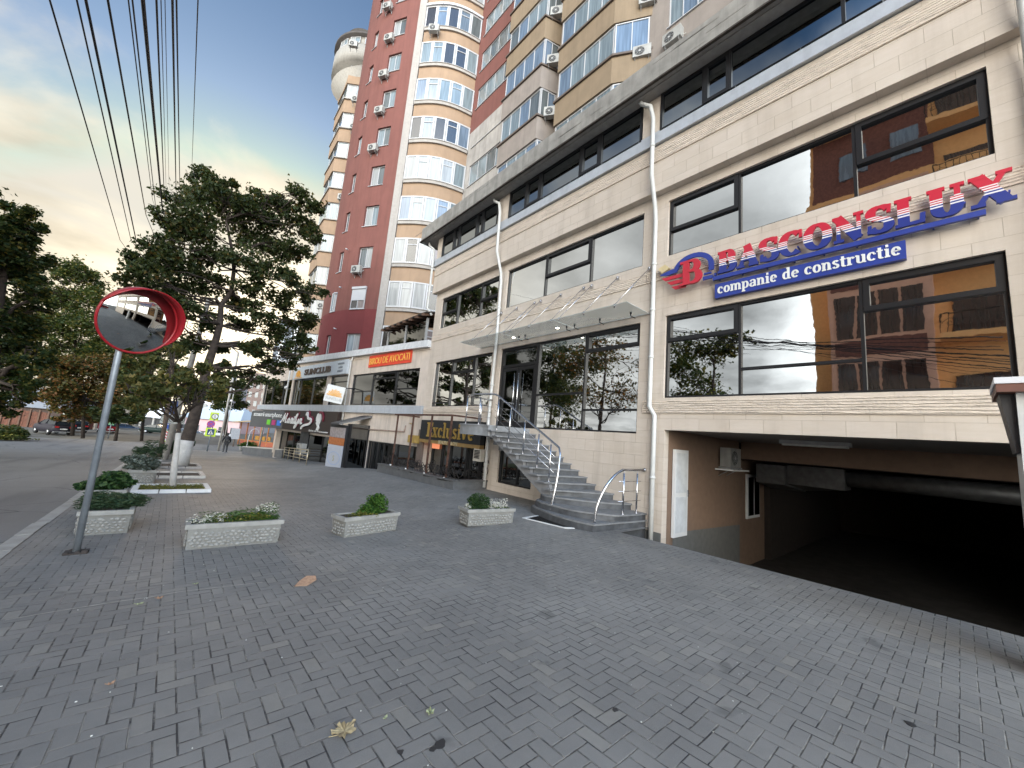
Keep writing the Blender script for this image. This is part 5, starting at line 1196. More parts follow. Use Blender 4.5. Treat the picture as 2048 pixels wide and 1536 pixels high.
# yellow tower with the round top
YT = thing('round_top_tower', 'yellow apartment tower behind the red one with a grey round crow nest top', 'apartment tower', (9, 36, 0))
q = onY(680, 252, 39); YC = Vector((q.x, 39, 0)); YR_ = YC+Vector((2.6, -1.9, 0)); q = onY(659, 300, 42.5); YL = Vector((q.x, 42.5, 0)); YL2 = YL+Vector((4, 3, 0))
zc0 = onY(680, 254, 39).z; levels = [zc0+3.3*k for k in range(-7, 3)]
core = MB()
core.prism([(p.x, p.y, 3) for p in (YR_+Vector((.3, .5, 0)), YC+Vector((.3, .3, 0)), YL+Vector((.4, 0, 0)), Vector((18, 46, 0)), Vector((18, 37, 0)))], (0, 0, zc0+7))
core.build('core_wall', TCONC, YT)
for k, s in enumerate(levels):
    s2 = s-.05; st_ = YR_.lerp(YC, .40)
    b = MB(); bl = MB(); b.prism([(p.x, p.y, s2-1.5) for p in (YR_, YC, YL, YL2, Vector((14, 38, 0)))], (0, 0, 1.4)); b.build('apricot_parapet', TORA, YT)
    bl.prism([(p.x, p.y, s2-.098) for p in (YR_+Vector((-.08, -.1, 0)), YC+Vector((-.12, -.12, 0)), YL+Vector((-.1, .1, 0)), YL2, Vector((14, 38, 0)))], (0, 0, .09)); bl.build('parapet_cap', TPALE, YT)
    F1, L1 = seg_frame(YC+Vector((.12, .1, 0)), YR_+Vector((.1, .1, 0)), (-.6, -.8, 0)); F2, L2 = seg_frame(YL+Vector((.15, -.1, 0)), YC+Vector((.15, .1, 0)), (-1, 0, 0))
    rwin(YT, F1, 0, L1*.6, s2, s2+1.8, 2, 0, pal=[RG[0], RG[2]]); rwin(YT, F2, 0, L2, s2, s2+1.8, 2, 0, pal=[RG[4], RG[0]])
q1 = onY(667, 130, 41); cx_, cy_, rr_ = q1.x+3.9, 41.0, 3.9
TG2 = mat('tower grey', (.30, .28, .25), .85, var=.1, streak=.3)
zA, zB_, zC, zD_ = onY(680, 192, 40.5).z, onY(668, 140, 41).z, onY(668, 106, 41).z, onY(672, 88, 41).z
b = MB(); b.cyl((cx_+.8, cy_, zA), (cx_, cy_, zB_), rr_*.55, 36, rr_); b.cyl((cx_, cy_, zB_), (cx_, cy_, zC), rr_, 36); b.build('round_balcony', TG2, YT)
b = MB(); b.cyl((cx_, cy_, zC), (cx_, cy_, zD_), rr_*.93, 36); b.build('round_wall', TG2, YT)
b = MB(); b.cyl((cx_, cy_, zD_), (cx_, cy_, zD_+.25), rr_*1.03, 36); b.cyl((cx_, cy_, zD_+.25), (cx_+.5, cy_, zD_+1.3), rr_*.9, 36, rr_*.6); b.build('round_roof', mat('dark roof', (.07, .06, .055), .7), YT)
for an in (200, 222, 246, 268):
    a = math.radians(an); n_ = Vector((math.cos(a), math.sin(a), 0)); u_ = Vector((-n_.y, n_.x, 0))
    Fq = Frame(Vector((cx_, cy_, 0))+n_*rr_*.93*1.0, u_, n_); rwin(YT, Fq, -.55, .55, zC+.3, zD_-.15, 2, .06, pal=[RG[2], RG[0]])
for px_, py_, lab in ((706, 90, 'air conditioner on the round grey tower top'), (711, 200, 'air conditioner on the yellow tower, nearest below the round top'), (707, 255, 'air conditioner on the yellow tower, two storeys below the round top'), (684, 395, 'air conditioner on the yellow tower, at the crown height of the tall tree'), (643, 612, 'air conditioner low on the yellow tower beside the tree leaves')):
    p = onY(px_, py_, cy_-rr_-.2) if py_ < 100 else onY(px_, py_, 37.6); ac((p.x+.1, p.y, p.z-.3), (-.6, -.8, 0), lab, 'air conditioners on the yellow tower', 1.0)

# ------------------------------------------------------------------ convex traffic mirror
mb0 = gnd(152, 1106); CM = thing('traffic_mirror', 'round convex traffic mirror with red hood on a leaning grey pole', 'traffic mirror', tuple(mb0))
GALV = mat('galvanised pole', (.26, .29, .32), .45, .5, var=.2, vs=7)
mt_ = onY(237, 706, mb0.y-.03); mc_ = onY(279, 642, mb0.y-.12)
b = MB(); b.tube([mb0+Vector((0, 0, -.02)), mt_+Vector((.0, 0, .0)), mt_+(mt_-mb0).normalized()*.30], .037, 14); b.build('pole', GALV, CM)
b = MB(); b.box(mb0.x-.11, mb0.x+.11, mb0.y-.10, mb0.y+.10, mb0.z-.01, mb0.z+.02)
for i in range(7): b.sphere((mb0.x+random.uniform(-.09, .09), mb0.y+random.uniform(-.08, .08), mb0.z+.02), random.uniform(.02, .045), 7, 5, .6)
b.build('base_plate', mat('rusty base', (.05, .04, .035), .9, var=.4), CM)
nm = Vector((.56, -.84, -.22)).normalized(); um = Vector((0, 0, 1)).cross(nm).normalized(); wm = nm.cross(um).normalized()
tl = math.radians(-14); um2 = um*math.cos(tl)+wm*math.sin(tl); wm2 = wm*math.cos(tl)-um*math.sin(tl)
FM = Frame(mc_, um2, nm, wm2); RM = .455
b = MB(); b.smooth = True; nr, na = 14, 56; Rs = 1.05; vs = []; fs = []
for i in range(nr+1):
    r_ = RM*i/nr
    for j in range(na): a = 2*math.pi*j/na; vs.append(FM.p(r_*math.cos(a), r_*math.sin(a), math.sqrt(Rs*Rs-r_*r_)-math.sqrt(Rs*Rs-RM*RM)))
for i in range(nr):
    for j in range(na): fs.append((i*na+j, (i+1)*na+j, (i+1)*na+(j+1) % na, i*na+(j+1) % na))
b.add(vs, fs)
k = NB('convex mirror'); k.fin((.50, .51, .50, 1), .02, 1.0); b.build('mirror_face', k.m, CM)
REDP = mat('red plastic', (.30, .010, .016), .35, var=.06)
b = MB(); b.tube([FM.p(RM*1.01*math.cos(2*math.pi*j/48), RM*1.01*math.sin(2*math.pi*j/48), 0) for j in range(48)], .016, 8, closed=True)
b.prism([FM.p(RM*math.cos(2*math.pi*j/36), RM*math.sin(2*math.pi*j/36), -.05) for j in range(36)], nm*.03); b.build('rim', REDP, CM)
b = MB(); b.smooth = True; vs = []; n_ = 40
for j in range(n_+1):
    t_ = j/n_; a = math.radians(-20+200*t_); dp_ = .20*math.sin(math.pi*t_)**.6+.002
    for rr, cc in ((RM*1.04, -.02), (RM*1.05, dp_), (RM*1.02, dp_), (RM*1.01, -.02)): vs.append(FM.p(rr*math.cos(a), rr*math.sin(a), cc))
fs = []
for j in range(n_):
    for q_ in range(4): fs.append((j*4+q_, j*4+(q_+1) % 4, (j+1)*4+(q_+1) % 4, (j+1)*4+q_))
b.add(vs, fs); b.build('hood', REDP, CM)
b = MB(); b.box8([FM.p(x, y, c) for c in (-.14, -.05) for x, y in ((-.06, -.3), (.06, -.3), (.06, .1), (-.06, .1))]); b.build('bracket', GALV, CM)

# ------------------------------------------------------------------ plants
def leaf_mesh(pts, size, rnd, flat=.5, shape='rhomb'):
    b = MB(); V_, F_ = b.v, b.f
    for p in pts:
        s = size*rnd.uniform(.6, 1.25); a = rnd.uniform(0, 2*math.pi); el = rnd.uniform(-.9, .9)
        u = Vector((math.cos(a)*math.cos(el*flat), math.sin(a)*math.cos(el*flat), math.sin(el*flat)))
        t = Vector((rnd.uniform(-1, 1), rnd.uniform(-1, 1), rnd.uniform(-1, 1))).normalized(); v = u.cross(t)
        if v.length < .1: continue
        v.normalize(); n = len(V_)
        if shape == 'rhomb':
            V_ += [p-u*s*.5, p+v*s*.34, p+u*s*.55, p-v*s*.34]; F_.append([n, n+1, n+2, n+3])
        elif shape == 'maple':
            w = u.cross(v)*s*.12
            V_ += [p-u*s*.45, p+v*s*.5-u*s*.1+w, p+u*s*.15+v*s*.2, p+u*s*.55, p+u*s*.15-v*s*.2, p-v*s*.5-u*s*.1+w]; F_.append([n, n+1, n+2, n+3, n+4, n+5])
        else:
            V_ += [p-u*s*.6, p+v*s*.09, p+u*s*.6, p-v*s*.09]; F_.append([n, n+1, n+2, n+3])
    b.m = [0]*len(F_); b.sm = [False]*len(F_); return b
LG = m_leaf('shrub leaves', [(0, (.012, .035, .012)), (.5, (.03, .075, .022)), (.85, (.06, .12, .03)), (1, (.10, .16, .05))], .2)
LGB = m_leaf('bright shrub leaves', [(0, (.02, .06, .01)), (.5, (.05, .13, .018)), (1, (.12, .22, .04))], .25)
LGY = m_leaf('yellowing creeper', [(0, (.06, .08, .02)), (.5, (.14, .15, .03)), (1, (.30, .27, .05))], .25)
LWH = m_leaf('white blossoms', [(0, (.6, .58, .52)), (1, (.8, .8, .78))], .2)
LSI = m_leaf('silver leaves', [(0, (.05, .075, .06)), (.5, (.12, .15, .13)), (1, (.25, .29, .27))], .2)
SOIL = mat('soil', (.045, .035, .028), 1, var=.4, vs=20, bump=.01, bs=60)
def m_pebble():
    k = NB('cast concrete planter'); P = k.pos('Object'); x, y, z = k.sep(P)
    vo = k.N.new('ShaderNodeTexVoronoi'); vo.feature = 'DISTANCE_TO_EDGE'; vo.inputs['Scale'].default_value = 15; vo.inputs['Randomness'].default_value = .85
    k.L.new(k.mapping(P, (.8, .8, 1.15)), vo.inputs['Vector'])
    h_ = k.ramp(vo.outputs[0], [(0, (0, 0, 0)), (.12, (.55, .55, .55)), (.4, (1, 1, 1))])
    n = k.noise(40, 4, vec=P); st = k.noise(2.5, 6, .7, vec=k.mapping(P, (2, 2, .5)))
    c = k.mix(n, (.17, .168, .155, 1), (.26, .257, .24, 1)); c = k.mix(k.ramp(st, [(.45, (0, 0, 0)), (.7, (.55, .55, .55))]), c, (.15, .14, .12, 1))
    return k.fin(c, .85, 0, k.bump(n, .004), .3)
PEB = m_pebble(); PLC = mat('planter rim', (.29, .285, .265), .85, var=.15, vs=7, bump=.004, streak=.3)
def planter(name, L, W, H, m_=None):
    """local: x along, origin centre bottom, slightly tapered, with a rim"""
    t = thing(name, '', 'planter'); f = .94
    def ring(b, x, y, z0, x2, y2, z1): b.box8([(-x, -y, z0), (x, -y, z0), (x, y, z0), (-x, y, z0), (-x2, -y2, z1), (x2, -y2, z1), (x2, y2, z1), (-x2, y2, z1)])
    b = MB(); ring(b, L/2*f-.012, W/2*f-.012, .0, L/2*f, W/2*f, H*.82); b.build('body', m_ or PEB, t)
    # raised pebbles on the four sides
    rr = random.Random(int(L*100))
    for side in range(4):
        pb = MB(); pb.smooth = True
        ln = L*f if side < 2 else W*f; off = W*f/2 if side < 2 else L*f/2
        nx_ = int(ln/.062); nz = max(3, int(H*.70/.048))
        for i in range(nx_):
            for j in range(nz):
                a_ = -ln/2+(i+.5+(.5 if j % 2 else 0))*ln/nx_+rr.uniform(-.016, .016)
                if abs(a_) > ln/2-.04: continue
                z_ = .045+j*(H*.76-.05)/nz+rr.uniform(-.010, .010); rx = rr.uniform(.020, .034); rz = rr.uniform(.014, .024)
                c = {0: (a_, -off, z_), 1: (a_, off, z_), 2: (-off, a_, z_), 3: (off, a_, z_)}[side]
                vs = []
                for ii in range(4):
                    for jj in range(8):
                        th = math.pi/2*(1-ii/3.0); ph = 2*math.pi*jj/8; d_ = .014*math.sin(math.pi/2-th) if False else .016*math.cos(th)*0
                        r_ = math.sin(th); hh = .017*math.cos(th)
                        q = (rx*r_*math.cos(ph), rz*r_*math.sin(ph), hh)
                        vs.append({0: (c[0]+q[0], c[1]-q[2], c[2]+q[1]), 1: (c[0]+q[0], c[1]+q[2], c[2]+q[1]), 2: (c[0]-q[2], c[1]+q[0], c[2]+q[1]), 3: (c[0]+q[2], c[1]+q[0], c[2]+q[1])}[side])
                pb.add(vs, [(ii*8+jj, ii*8+(jj+1) % 8, (ii+1)*8+(jj+1) % 8, (ii+1)*8+jj) for ii in range(3) for jj in range(8)])
        pb.build('pebble_relief', PLC, t)
    b = MB(); e = .022
    for (x0, x1, y0, y1) in ((-L/2, L/2, -W/2, -W/2+.06), (-L/2, L/2, W/2-.06, W/2), (-L/2, -L/2+.06, -W/2+.06, W/2-.06), (L/2-.06, L/2, -W/2+.06, W/2-.06)): b.box(x0, x1, y0, y1, H*.82, H)
    b.build('rim', PLC, t)
    b = MB(); b.box(-L/2+.06, L/2-.06, -W/2+.06, W/2-.06, H*.821, H*.93); b.build('soil', SOIL, t)
    return t
def place(t, p, rz, label, group=None):
    t.location = p; t.rotation_euler.z = rz; t['label'] = label
    if group: t['group'] = group
    return t
def corner_place(t, pl_, pr, W):                 # front bottom corners -> pose
    u = (pr-pl_); a = math.atan2(u.y, u.x); n = Vector((-math.sin(a), math.cos(a), 0)); return (pl_+pr)/2+n*W/2*.93, a
pA = planter('planter', 1.22, .46, .345); q0, q1 = gnd(372, 1101), gnd(553, 1085); la, ra = corner_place(pA, q0, q1, .46)
place(pA, la, ra, 'longest pebble faced concrete planter, right of the traffic mirror pole', 'planters across the pavement')
pB = planter('planter', 1.16, .46, .335); q0, q1 = gnd(682, 1077), gnd(797, 1060); lb_, rb = corner_place(pB, q0, q1, .46)
place(pB, lb_, rb, 'middle one of the three pebble faced planters standing across the pavement', 'planters across the pavement')
pC = planter('planter', 1.18, .46, .335); q0, q1 = gnd(938, 1056), gnd(1023, 1046); lc, rc = corner_place(pC, q0, q1, .46)
place(pC, lc, rc, 'pebble faced planter nearest the granite staircase', 'planters across the pavement')
def clump(cs, n, rnd, surf=.6):
    out = []; sub_ = []
    for c, r in cs:
        for _ in range(16):
            v = Vector((rnd.gauss(0, 1), rnd.gauss(0, 1), rnd.gauss(0, 1))).normalized()*rnd.uniform(.3, 1.12); f = rnd.uniform(.18, .42)
            sub_.append(((c[0]+v.x*r[0], c[1]+v.y*r[1], c[2]+v.z*r[2]), (r[0]*f, r[1]*f, r[2]*f)))
    for i_ in range(n):
        if i_ % 5 < 2: c, r = rnd.choices(cs, weights=[q[1][0]*q[1][1] for q in cs])[0]
        else: c, r = rnd.choice(sub_)
        while True:
            v = Vector((rnd.uniform(-1, 1), rnd.uniform(-1, 1), rnd.uniform(-1, 1)))
            if .02 < v.length < 1: break
        v = v.normalized()*(v.length**(1-surf)); p = Vector(c)+Vector((v.x*r[0], v.y*r[1], v.z*r[2]))
        out.append(p)
    return out
def plant(name, label, cat, base, rz, cs, n, size, m, seed, extra=(), shape='rhomb', group=None, stems=True, clipz=True):
    t = thing(name, label, cat, base, group, rz); rnd = random.Random(seed)
    pts = clump(cs, n, rnd)
    if clipz: pts = [p for p in pts if p.z > -.01]
    leaf_mesh(pts, size, rnd, shape=shape).build('foliage', m, t, local=True)
    if stems:
        b = MB()
        for i in range(10):
            p = rnd.choice(pts); b.tube([(p.x*.5, p.y*.5, -.03), (p.x*.8, p.y*.7, p.z*.5), p], [.006, .004, .002], 4)
        b.build('stem', mat('plant stem', (.09, .06, .035), .8), t, local=True)
    for (nm_, cs2, n2, s2, m2) in extra:
        leaf_mesh([p for p in clump(cs2, n2, rnd) if p.z > -.01], s2, rnd).build(nm_, m2, t, local=True)
    return t
def top(l, H): return (l.x, l.y, l.z+H*.93)
plant('flowering_bed', 'low green and white flowering plants filling the longest planter', 'flowers', top(la, .345), ra, [((.2, 0, .05), (.38, .17, .13)), ((-.1, 0, .03), (.48, .17, .10)), ((.38, 0, .09), (.18, .15, .16))], 4200, .045, LGB, 11, [('blossoms', [((-.45, 0, .05), (.13, .15, .08)), ((-.25, 0, .07), (.14, .15, .07)), ((.38, -.04, .20), (.17, .12, .07))], 700, .024, LWH), ('yellow_leaves', [((.05, -.05, .04), (.4, .14, .07))], 350, .04, LGY)], 'thin')
plant('small_conifer', 'round green bush with a creeper at its foot in the middle planter', 'shrub', top(lb_, .335), rb, [((.24, .02, .14), (.19, .18, .20)), ((.18, .02, .24), (.14, .14, .12)), ((.0, 0, .0), (.25, .14, .16)), ((.05, -.02, .08), (.2, .13, .16))], 4200, .045, LGB, 12, [('creeper', [((-.15, -.02, .0), (.30, .15, .06)), ((.0, -.2, -.02), (.10, .05, .09)), ((-.02, 0, .02), (.2, .14, .09))], 900, .045, LGY)])
plant('globe_bush', 'clipped globe bush beside white flowers in the planter nearest the stairs', 'shrub', top(lc, .335), rc, [((-.24, 0, .12), (.24, .21, .21)), ((-.26, 0, .0), (.26, .2, .14))], 5200, .035, LG, 13, [('blossoms', [((.22, 0, .08), (.30, .18, .13)), ((.1, 0, .06), (.25, .17, .09)), ((-.47, -.02, .05), (.09, .1, .07))], 1500, .025, LWH), ('low_leaves', [((.2, 0, 0), (.34, .17, .06))], 700, .04, LGB)])
# the row of planters beside the kerb
def kerb_planter(px0, py0, px1, py1, H, W, L, label, nm_='planter'):
    p = gnd((px0+px1)/2, (py0+py1)/2); t = planter('planter', L, W, H); place(t, (p.x, p.y+W/2, p.z), 0, label, 'planters beside the kerb'); return p
k1 = kerb_planter(157, 1072, 247, 1069, .36, 1.1, .62, 'pebble faced planter nearest behind the leaning mirror pole')
k2 = kerb_planter(163, 1018, 245, 1016, .36, 1.0, .62, 'pebble faced planter second in the kerb row, mostly hidden behind the first')
k3 = kerb_planter(255, 967, 305, 967, .40, 1.1, .66, 'pebble faced planter standing between the kerb and the first white tree pit')
k4 = kerb_planter(285, 938, 318, 938, .40, 1.1, .62, 'planter with a juniper beside the timber poles')
LJ = m_leaf('juniper needles', [(0, (.015, .04, .018)), (.5, (.035, .07, .03)), (1, (.08, .11, .05))], .1)
plant('juniper_shrub', 'dark green juniper spreading out of the planter behind the mirror pole', 'shrub', (k1.x, k1.y+.5, k1.z+.34), 0, [((.0, 0, .05), (.36, .5, .15)), ((.2, 0, .08), (.28, .35, .12)), ((-.1, .1, .10), (.26, .35, .13))], 4600, .075, LJ, 21, shape='thin')
plant('leafy_shrub', 'bright leafy shrub in the second kerb planter', 'shrub', (k2.x, k2.y+.5, k2.z+.34), 0, [((.02, 0, .10), (.34, .45, .18)), ((-.25, 0, .04), (.26, .35, .10)), ((.1, 0, .20), (.2, .28, .13))], 3800, .09, LG, 22)
plant('silver_shrub', 'silvery shrub in the planter before the first tree pit', 'shrub', (k3.x, k3.y+.5, k3.z+.38), 0, [((.0, 0, .15), (.38, .45, .22)), ((-.22, 0, .28), (.28, .3, .16))], 3600, .085, LSI, 23)
plant('juniper_shrub', 'tall dark juniper in the planter beside the timber poles', 'shrub', (k4.x, k4.y+.5, k4.z+.38), 0, [((-.15, 0, .25), (.45, .5, .32)), ((-.45, 0, .3), (.3, .4, .22)), ((-.05, 0, .5), (.35, .4, .25))], 4200, .10, LJ, 24, shape='thin')
for i, (px_, py_) in enumerate(((338, 918), (345, 905), (372, 901), (497, 901))):
    p = gnd(px_, py_); t = planter('planter', .66 if i < 3 else 1.7, .9, .42); place(t, (p.x, p.y, p.z), 0, ['small planter behind the timber poles, nearest of the far ones', 'small planter close to the chevron sign', 'planter beyond the whitewashed tree trunk', 'wide planter beside the walking person'][i], 'planters beside the kerb' if i < 3 else None)
    plant('low_shrub', ['dark shrub in the small planter behind the timber poles', 'dark shrub in the planter close to the chevron sign', 'dark shrub in the planter beyond the whitewashed trunk', 'low green plants in the wide planter beside the walking person'][i], 'shrub', (p.x, p.y, p.z+.4), 0, [((0, 0, .2), (.5 if i < 3 else .8, .5, .35))], 1500, .13, LJ if i < 3 else LGB, 30+i, stems=False)

# tree pits edged with white kerbs
def pit(pl_, pr, depth, label, mt, grass=None):
    a, c = gnd(*pl_), gnd(*pr); W = c.x-a.x; t = thing('tree_pit', label, 'tree pit', tuple((a+c)/2), 'tree pits along the pavement'); y0_ = (a.y+c.y)/2; e = .14; h_ = .09
    def bar(b, x0, x1, y0, y1):
        b.box8([(x, y, g(x, y)-.1) for x, y in ((x0, y0), (x1, y0), (x1, y1), (x0, y1))]+[(x, y, g(x, y)+h_) for x, y in ((x0+.01, y0+.01), (x1-.01, y0+.01), (x1-.01, y1-.01), (x0+.01, y1-.01))])
    b = MB()
    n = 3
    for i in range(n): bar(b, a.x+W*i/n+.004, a.x+W*(i+1)/n-.004, y0_, y0_+e); bar(b, a.x+W*i/n+.004, a.x+W*(i+1)/n-.004, y0_+depth-e, y0_+depth)
    bar(b, a.x, a.x+e, y0_+e+.003, y0_+depth-e-.003); bar(b, a.x+W-e, a.x+W, y0_+e+.003, y0_+depth-e-.003)
    b.build('kerb_frame', mt, t)
    b = MB(); b.quad(*[Vector((x, y, g(x, y)+.035)) for x, y in ((a.x+e, y0_+e), (a.x+W-e, y0_+e), (a.x+W-e, y0_+depth-e), (a.x+e, y0_+depth-e))]); b.build('soil', SOIL, t)
    if grass:
        rnd = random.Random(5); pts = [Vector((rnd.uniform(a.x+e, a.x+W-e), rnd.uniform(y0_+e, y0_+depth-e), 0)) for _ in range(2600)]
        for p in pts: p.z = g(p.x, p.y)+.04+rnd.uniform(0, .06)
        gm_ = leaf_mesh(pts, .06, rnd, shape='thin'); q = gm_.build('grass', LGY, None); tag(q, 'short yellow green grass growing in the nearest tree pit', 'grass', kind='stuff')
    return t
WK = mat('whitewashed kerb', (.68, .67, .65), .8, var=.1, vs=5); WK2 = mat('dirty white kerb', (.50, .47, .43), .85, var=.2, vs=5)
pit((258, 988), (423, 985), 1.7, 'nearest tree pit with clean white kerb around the young tree', WK, True)
pit((262, 958), (411, 956), 2.2, 'middle tree pit with pale kerb, empty and brown inside', WK2)
pit((300, 938), (402, 936), 3.0, 'farthest tree pit with grey kerb around the leaning big tree', mat('grey kerb', (.36, .33, .3), .85, var=.2))

# ------------------------------------------------------------------ trees
BARK = mat('dark bark', (.045, .033, .026), .95, var=.4, vs=6, bump=.03, bs=14)
LIME = mat('whitewashed bark', (.48, .46, .43), .9, var=.15, vs=5, bump=.03, bs=14)
def grow(b, p, q, r0, r1, rnd, wob=.12, n=5):
    P = [p.lerp(q, i/n)+Vector((rnd.uniform(-1, 1), rnd.uniform(-1, 1), rnd.uniform(-1, 1)))*((q-p).length*wob/n*(1 if 0 < i < n else 0)) for i in range(n+1)]
    b.tube(P, [r0+(r1-r0)*i/n for i in range(n+1)], 7); return P
def tree(name, label, base, trunk, radii, lobes, n, size, m, seed, shape='rhomb', white=None, group=None, twig=.5, bark=None, sub=26, subr=.33, cat='tree', spread=1.0):
    """trunk: list of points (world); lobes: (centre, radius, weight)"""
    rnd = random.Random(seed); t = thing(name, label, cat, tuple(base), group)
    b = MB(); b.mi = 0; b.tube(trunk, radii, 12)
    tp = trunk[len(trunk)//3:]
    for c, r, w in lobes:
        s = min(tp, key=lambda q: (q-c).length+max(0, q.z-c.z)*1.5); i = tp.index(s); rr = radii[len(trunk)//3+i]
        P = grow(b, s, c, rr*.45, .018, rnd, .5)
        for _ in range(5):
            v = Vector((rnd.gauss(0, 1), rnd.gauss(0, 1), rnd.gauss(0, .8))).normalized()*r*.85
            grow(b, P[rnd.randint(2, 5)], c+v, .022+.01*r, .006, rnd, .5, 3)
    b.build('trunk', bark or BARK, t)
    if white:
        w_ = MB(); k_ = [i for i, p in enumerate(trunk) if p.z <= white]; k2 = max(2, len(k_)+1)
        P = [Vector(p) for p in trunk[:k2]]
        if P[-1].z > white and len(P) > 1: f = (white-P[-2].z)/(P[-1].z-P[-2].z); rl_ = radii[k2-2]+(radii[k2-1]-radii[k2-2])*f; P[-1] = P[-2].lerp(P[-1], f)
        else: rl_ = radii[k2-1]
        w_.tube(P, [r+.008 for r in radii[:len(P)-1]]+[rl_+.008], 12); w_.build('whitewash', LIME, t)
    pts = []
    W = sum(w for c, r, w in lobes)
    for c, r, w in lobes:
        m_ = max(3, int(sub*w))
        sc_ = []
        for _ in range(m_):
            v = Vector((rnd.gauss(0, 1), rnd.gauss(0, 1), rnd.gauss(0, 1))).normalized()*(r*rnd.uniform(.35, 1.0)); sc_.append((c+Vector((v.x, v.y, v.z*.8)), r*subr*rnd.uniform(.6, 1.3)))
        k_ = int(n*w/W)
        for _ in range(k_):
            cc, rr = rnd.choice(sc_); v = Vector((rnd.gauss(0, .5), rnd.gauss(0, .5), rnd.gauss(0, .36)))*rr*spread; pts.append(cc+v)
    leaf_mesh(pts, size, rnd, shape=shape, flat=.7).build('crown', m, t)
    return t
def atY(px_, py_, Y): return onY(px_, py_, Y)
LM = m_leaf('dark maple leaves', [(0, (.02, .034, .012)), (.45, (.045, .068, .022)), (.85, (.07, .085, .026)), (.97, (.13, .11, .03)), (1, (.18, .10, .03))], .35)
LA = m_leaf('autumn leaves', [(0, (.035, .04, .012)), (.35, (.07, .075, .018)), (.65, (.14, .10, .022)), (.85, (.22, .10, .03)), (1, (.30, .13, .05))], .3)
LO = m_leaf('olive leaves', [(0, (.018, .035, .012)), (.4, (.04, .065, .02)), (.8, (.10, .11, .03)), (1, (.22, .17, .04))], .3)
LGN = m_leaf('green crown leaves', [(0, (.025, .045, .012)), (.5, (.06, .09, .025)), (.85, (.13, .14, .035)), (1, (.24, .19, .05))], .38)
YT_ = 24.9; rT = random.Random(2)
def lob(px_, py_, rp, Y, w=None):
    c = atY(px_, py_, Y+rT.uniform(-1, 1)*1.6); dist = (c-CAM).dot(_f); r = rp*dist/FPX; return (c, r, w or r*r)
tb = gnd(359, 932)
tr = [tb+Vector((0, 0, -.1)), atY(366, 908, tb.y), atY(377, 872, tb.y), atY(389, 832, tb.y), atY(402, 785, tb.y), atY(414, 735, tb.y), atY(429, 690, tb.y), atY(440, 650, tb.y), atY(442, 610, tb.y), atY(462, 585, tb.y), atY(468, 540, tb.y), atY(462, 490, tb.y), atY(452, 440, tb.y)]
lobes = [lob(*q, YT_) for q in ((400, 350, 26), (405, 395, 42), (440, 375, 28), (465, 372, 20), (455, 420, 50), (345, 400, 26), (335, 440, 30), (330, 480, 26), (300, 500, 28), (268, 520, 30), (262, 560, 30), (295, 550, 38), (340, 520, 42), (390, 450, 50), (395, 500, 45), (350, 570, 40), (410, 560, 40), (500, 420, 40), (530, 400, 28), (570, 400, 26), (600, 385, 24), (615, 410, 26), (560, 440, 36), (600, 450, 34), (625, 470, 24), (520, 480, 42), (570, 500, 30), (600, 505, 26), (480, 520, 40), (540, 540, 32), (500, 570, 32), (585, 560, 24), (560, 600, 30), (610, 590, 26), (640, 590, 16), (520, 620, 30), (590, 640, 30), (625, 640, 22), (550, 660, 30), (610, 680, 26), (575, 700, 26), (480, 650, 26), (500, 700, 26), (540, 730, 24), (470, 600, 28), (380, 620, 32), (420, 640, 26), (365, 680, 30), (345, 640, 28), (600, 715, 14), (450, 740, 22), (505, 750, 20), (620, 700, 12), (570, 735, 18), (540, 765, 18), (480, 775, 18), (425, 690, 24), (520, 690, 24), (340, 600, 26), (300, 590, 24), (280, 600, 16))]
tree('maple_tree', 'tall dark maple leaning right with a whitewashed foot in the farthest pit', tb, tr, [.36, .32, .28, .25, .22, .20, .17, .14, .12, .11, .09, .07, .05], lobes, 40000, .185, LM, 3, shape='maple', white=tb.z+1.25, subr=.36, sub=14, cat='tree', spread=1.3)
# young tree with a white stem in the nearest pit
yb = gnd(345, 977); YY = yb.y
tr = [yb+Vector((0, 0, -.05)), atY(348, 940, YY), atY(353, 900, YY), atY(357, 865, YY), atY(359, 845, YY)]
lobes = [lob(*q, YY) for q in ((300, 790, 26), (330, 770, 30), (270, 800, 22), (285, 760, 24), (360, 760, 30), (395, 770, 28), (420, 790, 24), (385, 795, 20), (290, 815, 14), (350, 730, 26), (300, 725, 20), (400, 740, 20), (435, 765, 16), (350, 700, 16), (250, 760, 16))]
LY = m_leaf('young maple leaves', [(0, (.04, .06, .02)), (.5, (.10, .11, .035)), (.85, (.18, .17, .05)), (1, (.30, .22, .07))], .35)
tree('young_maple', 'slim young tree with whitewashed stem and sparse olive leaves in the nearest pit', yb, tr, [.085, .075, .065, .055, .045], lobes, 5200, .15, LY, 4, shape='maple', white=yb.z+1.6, sub=8, subr=.5)
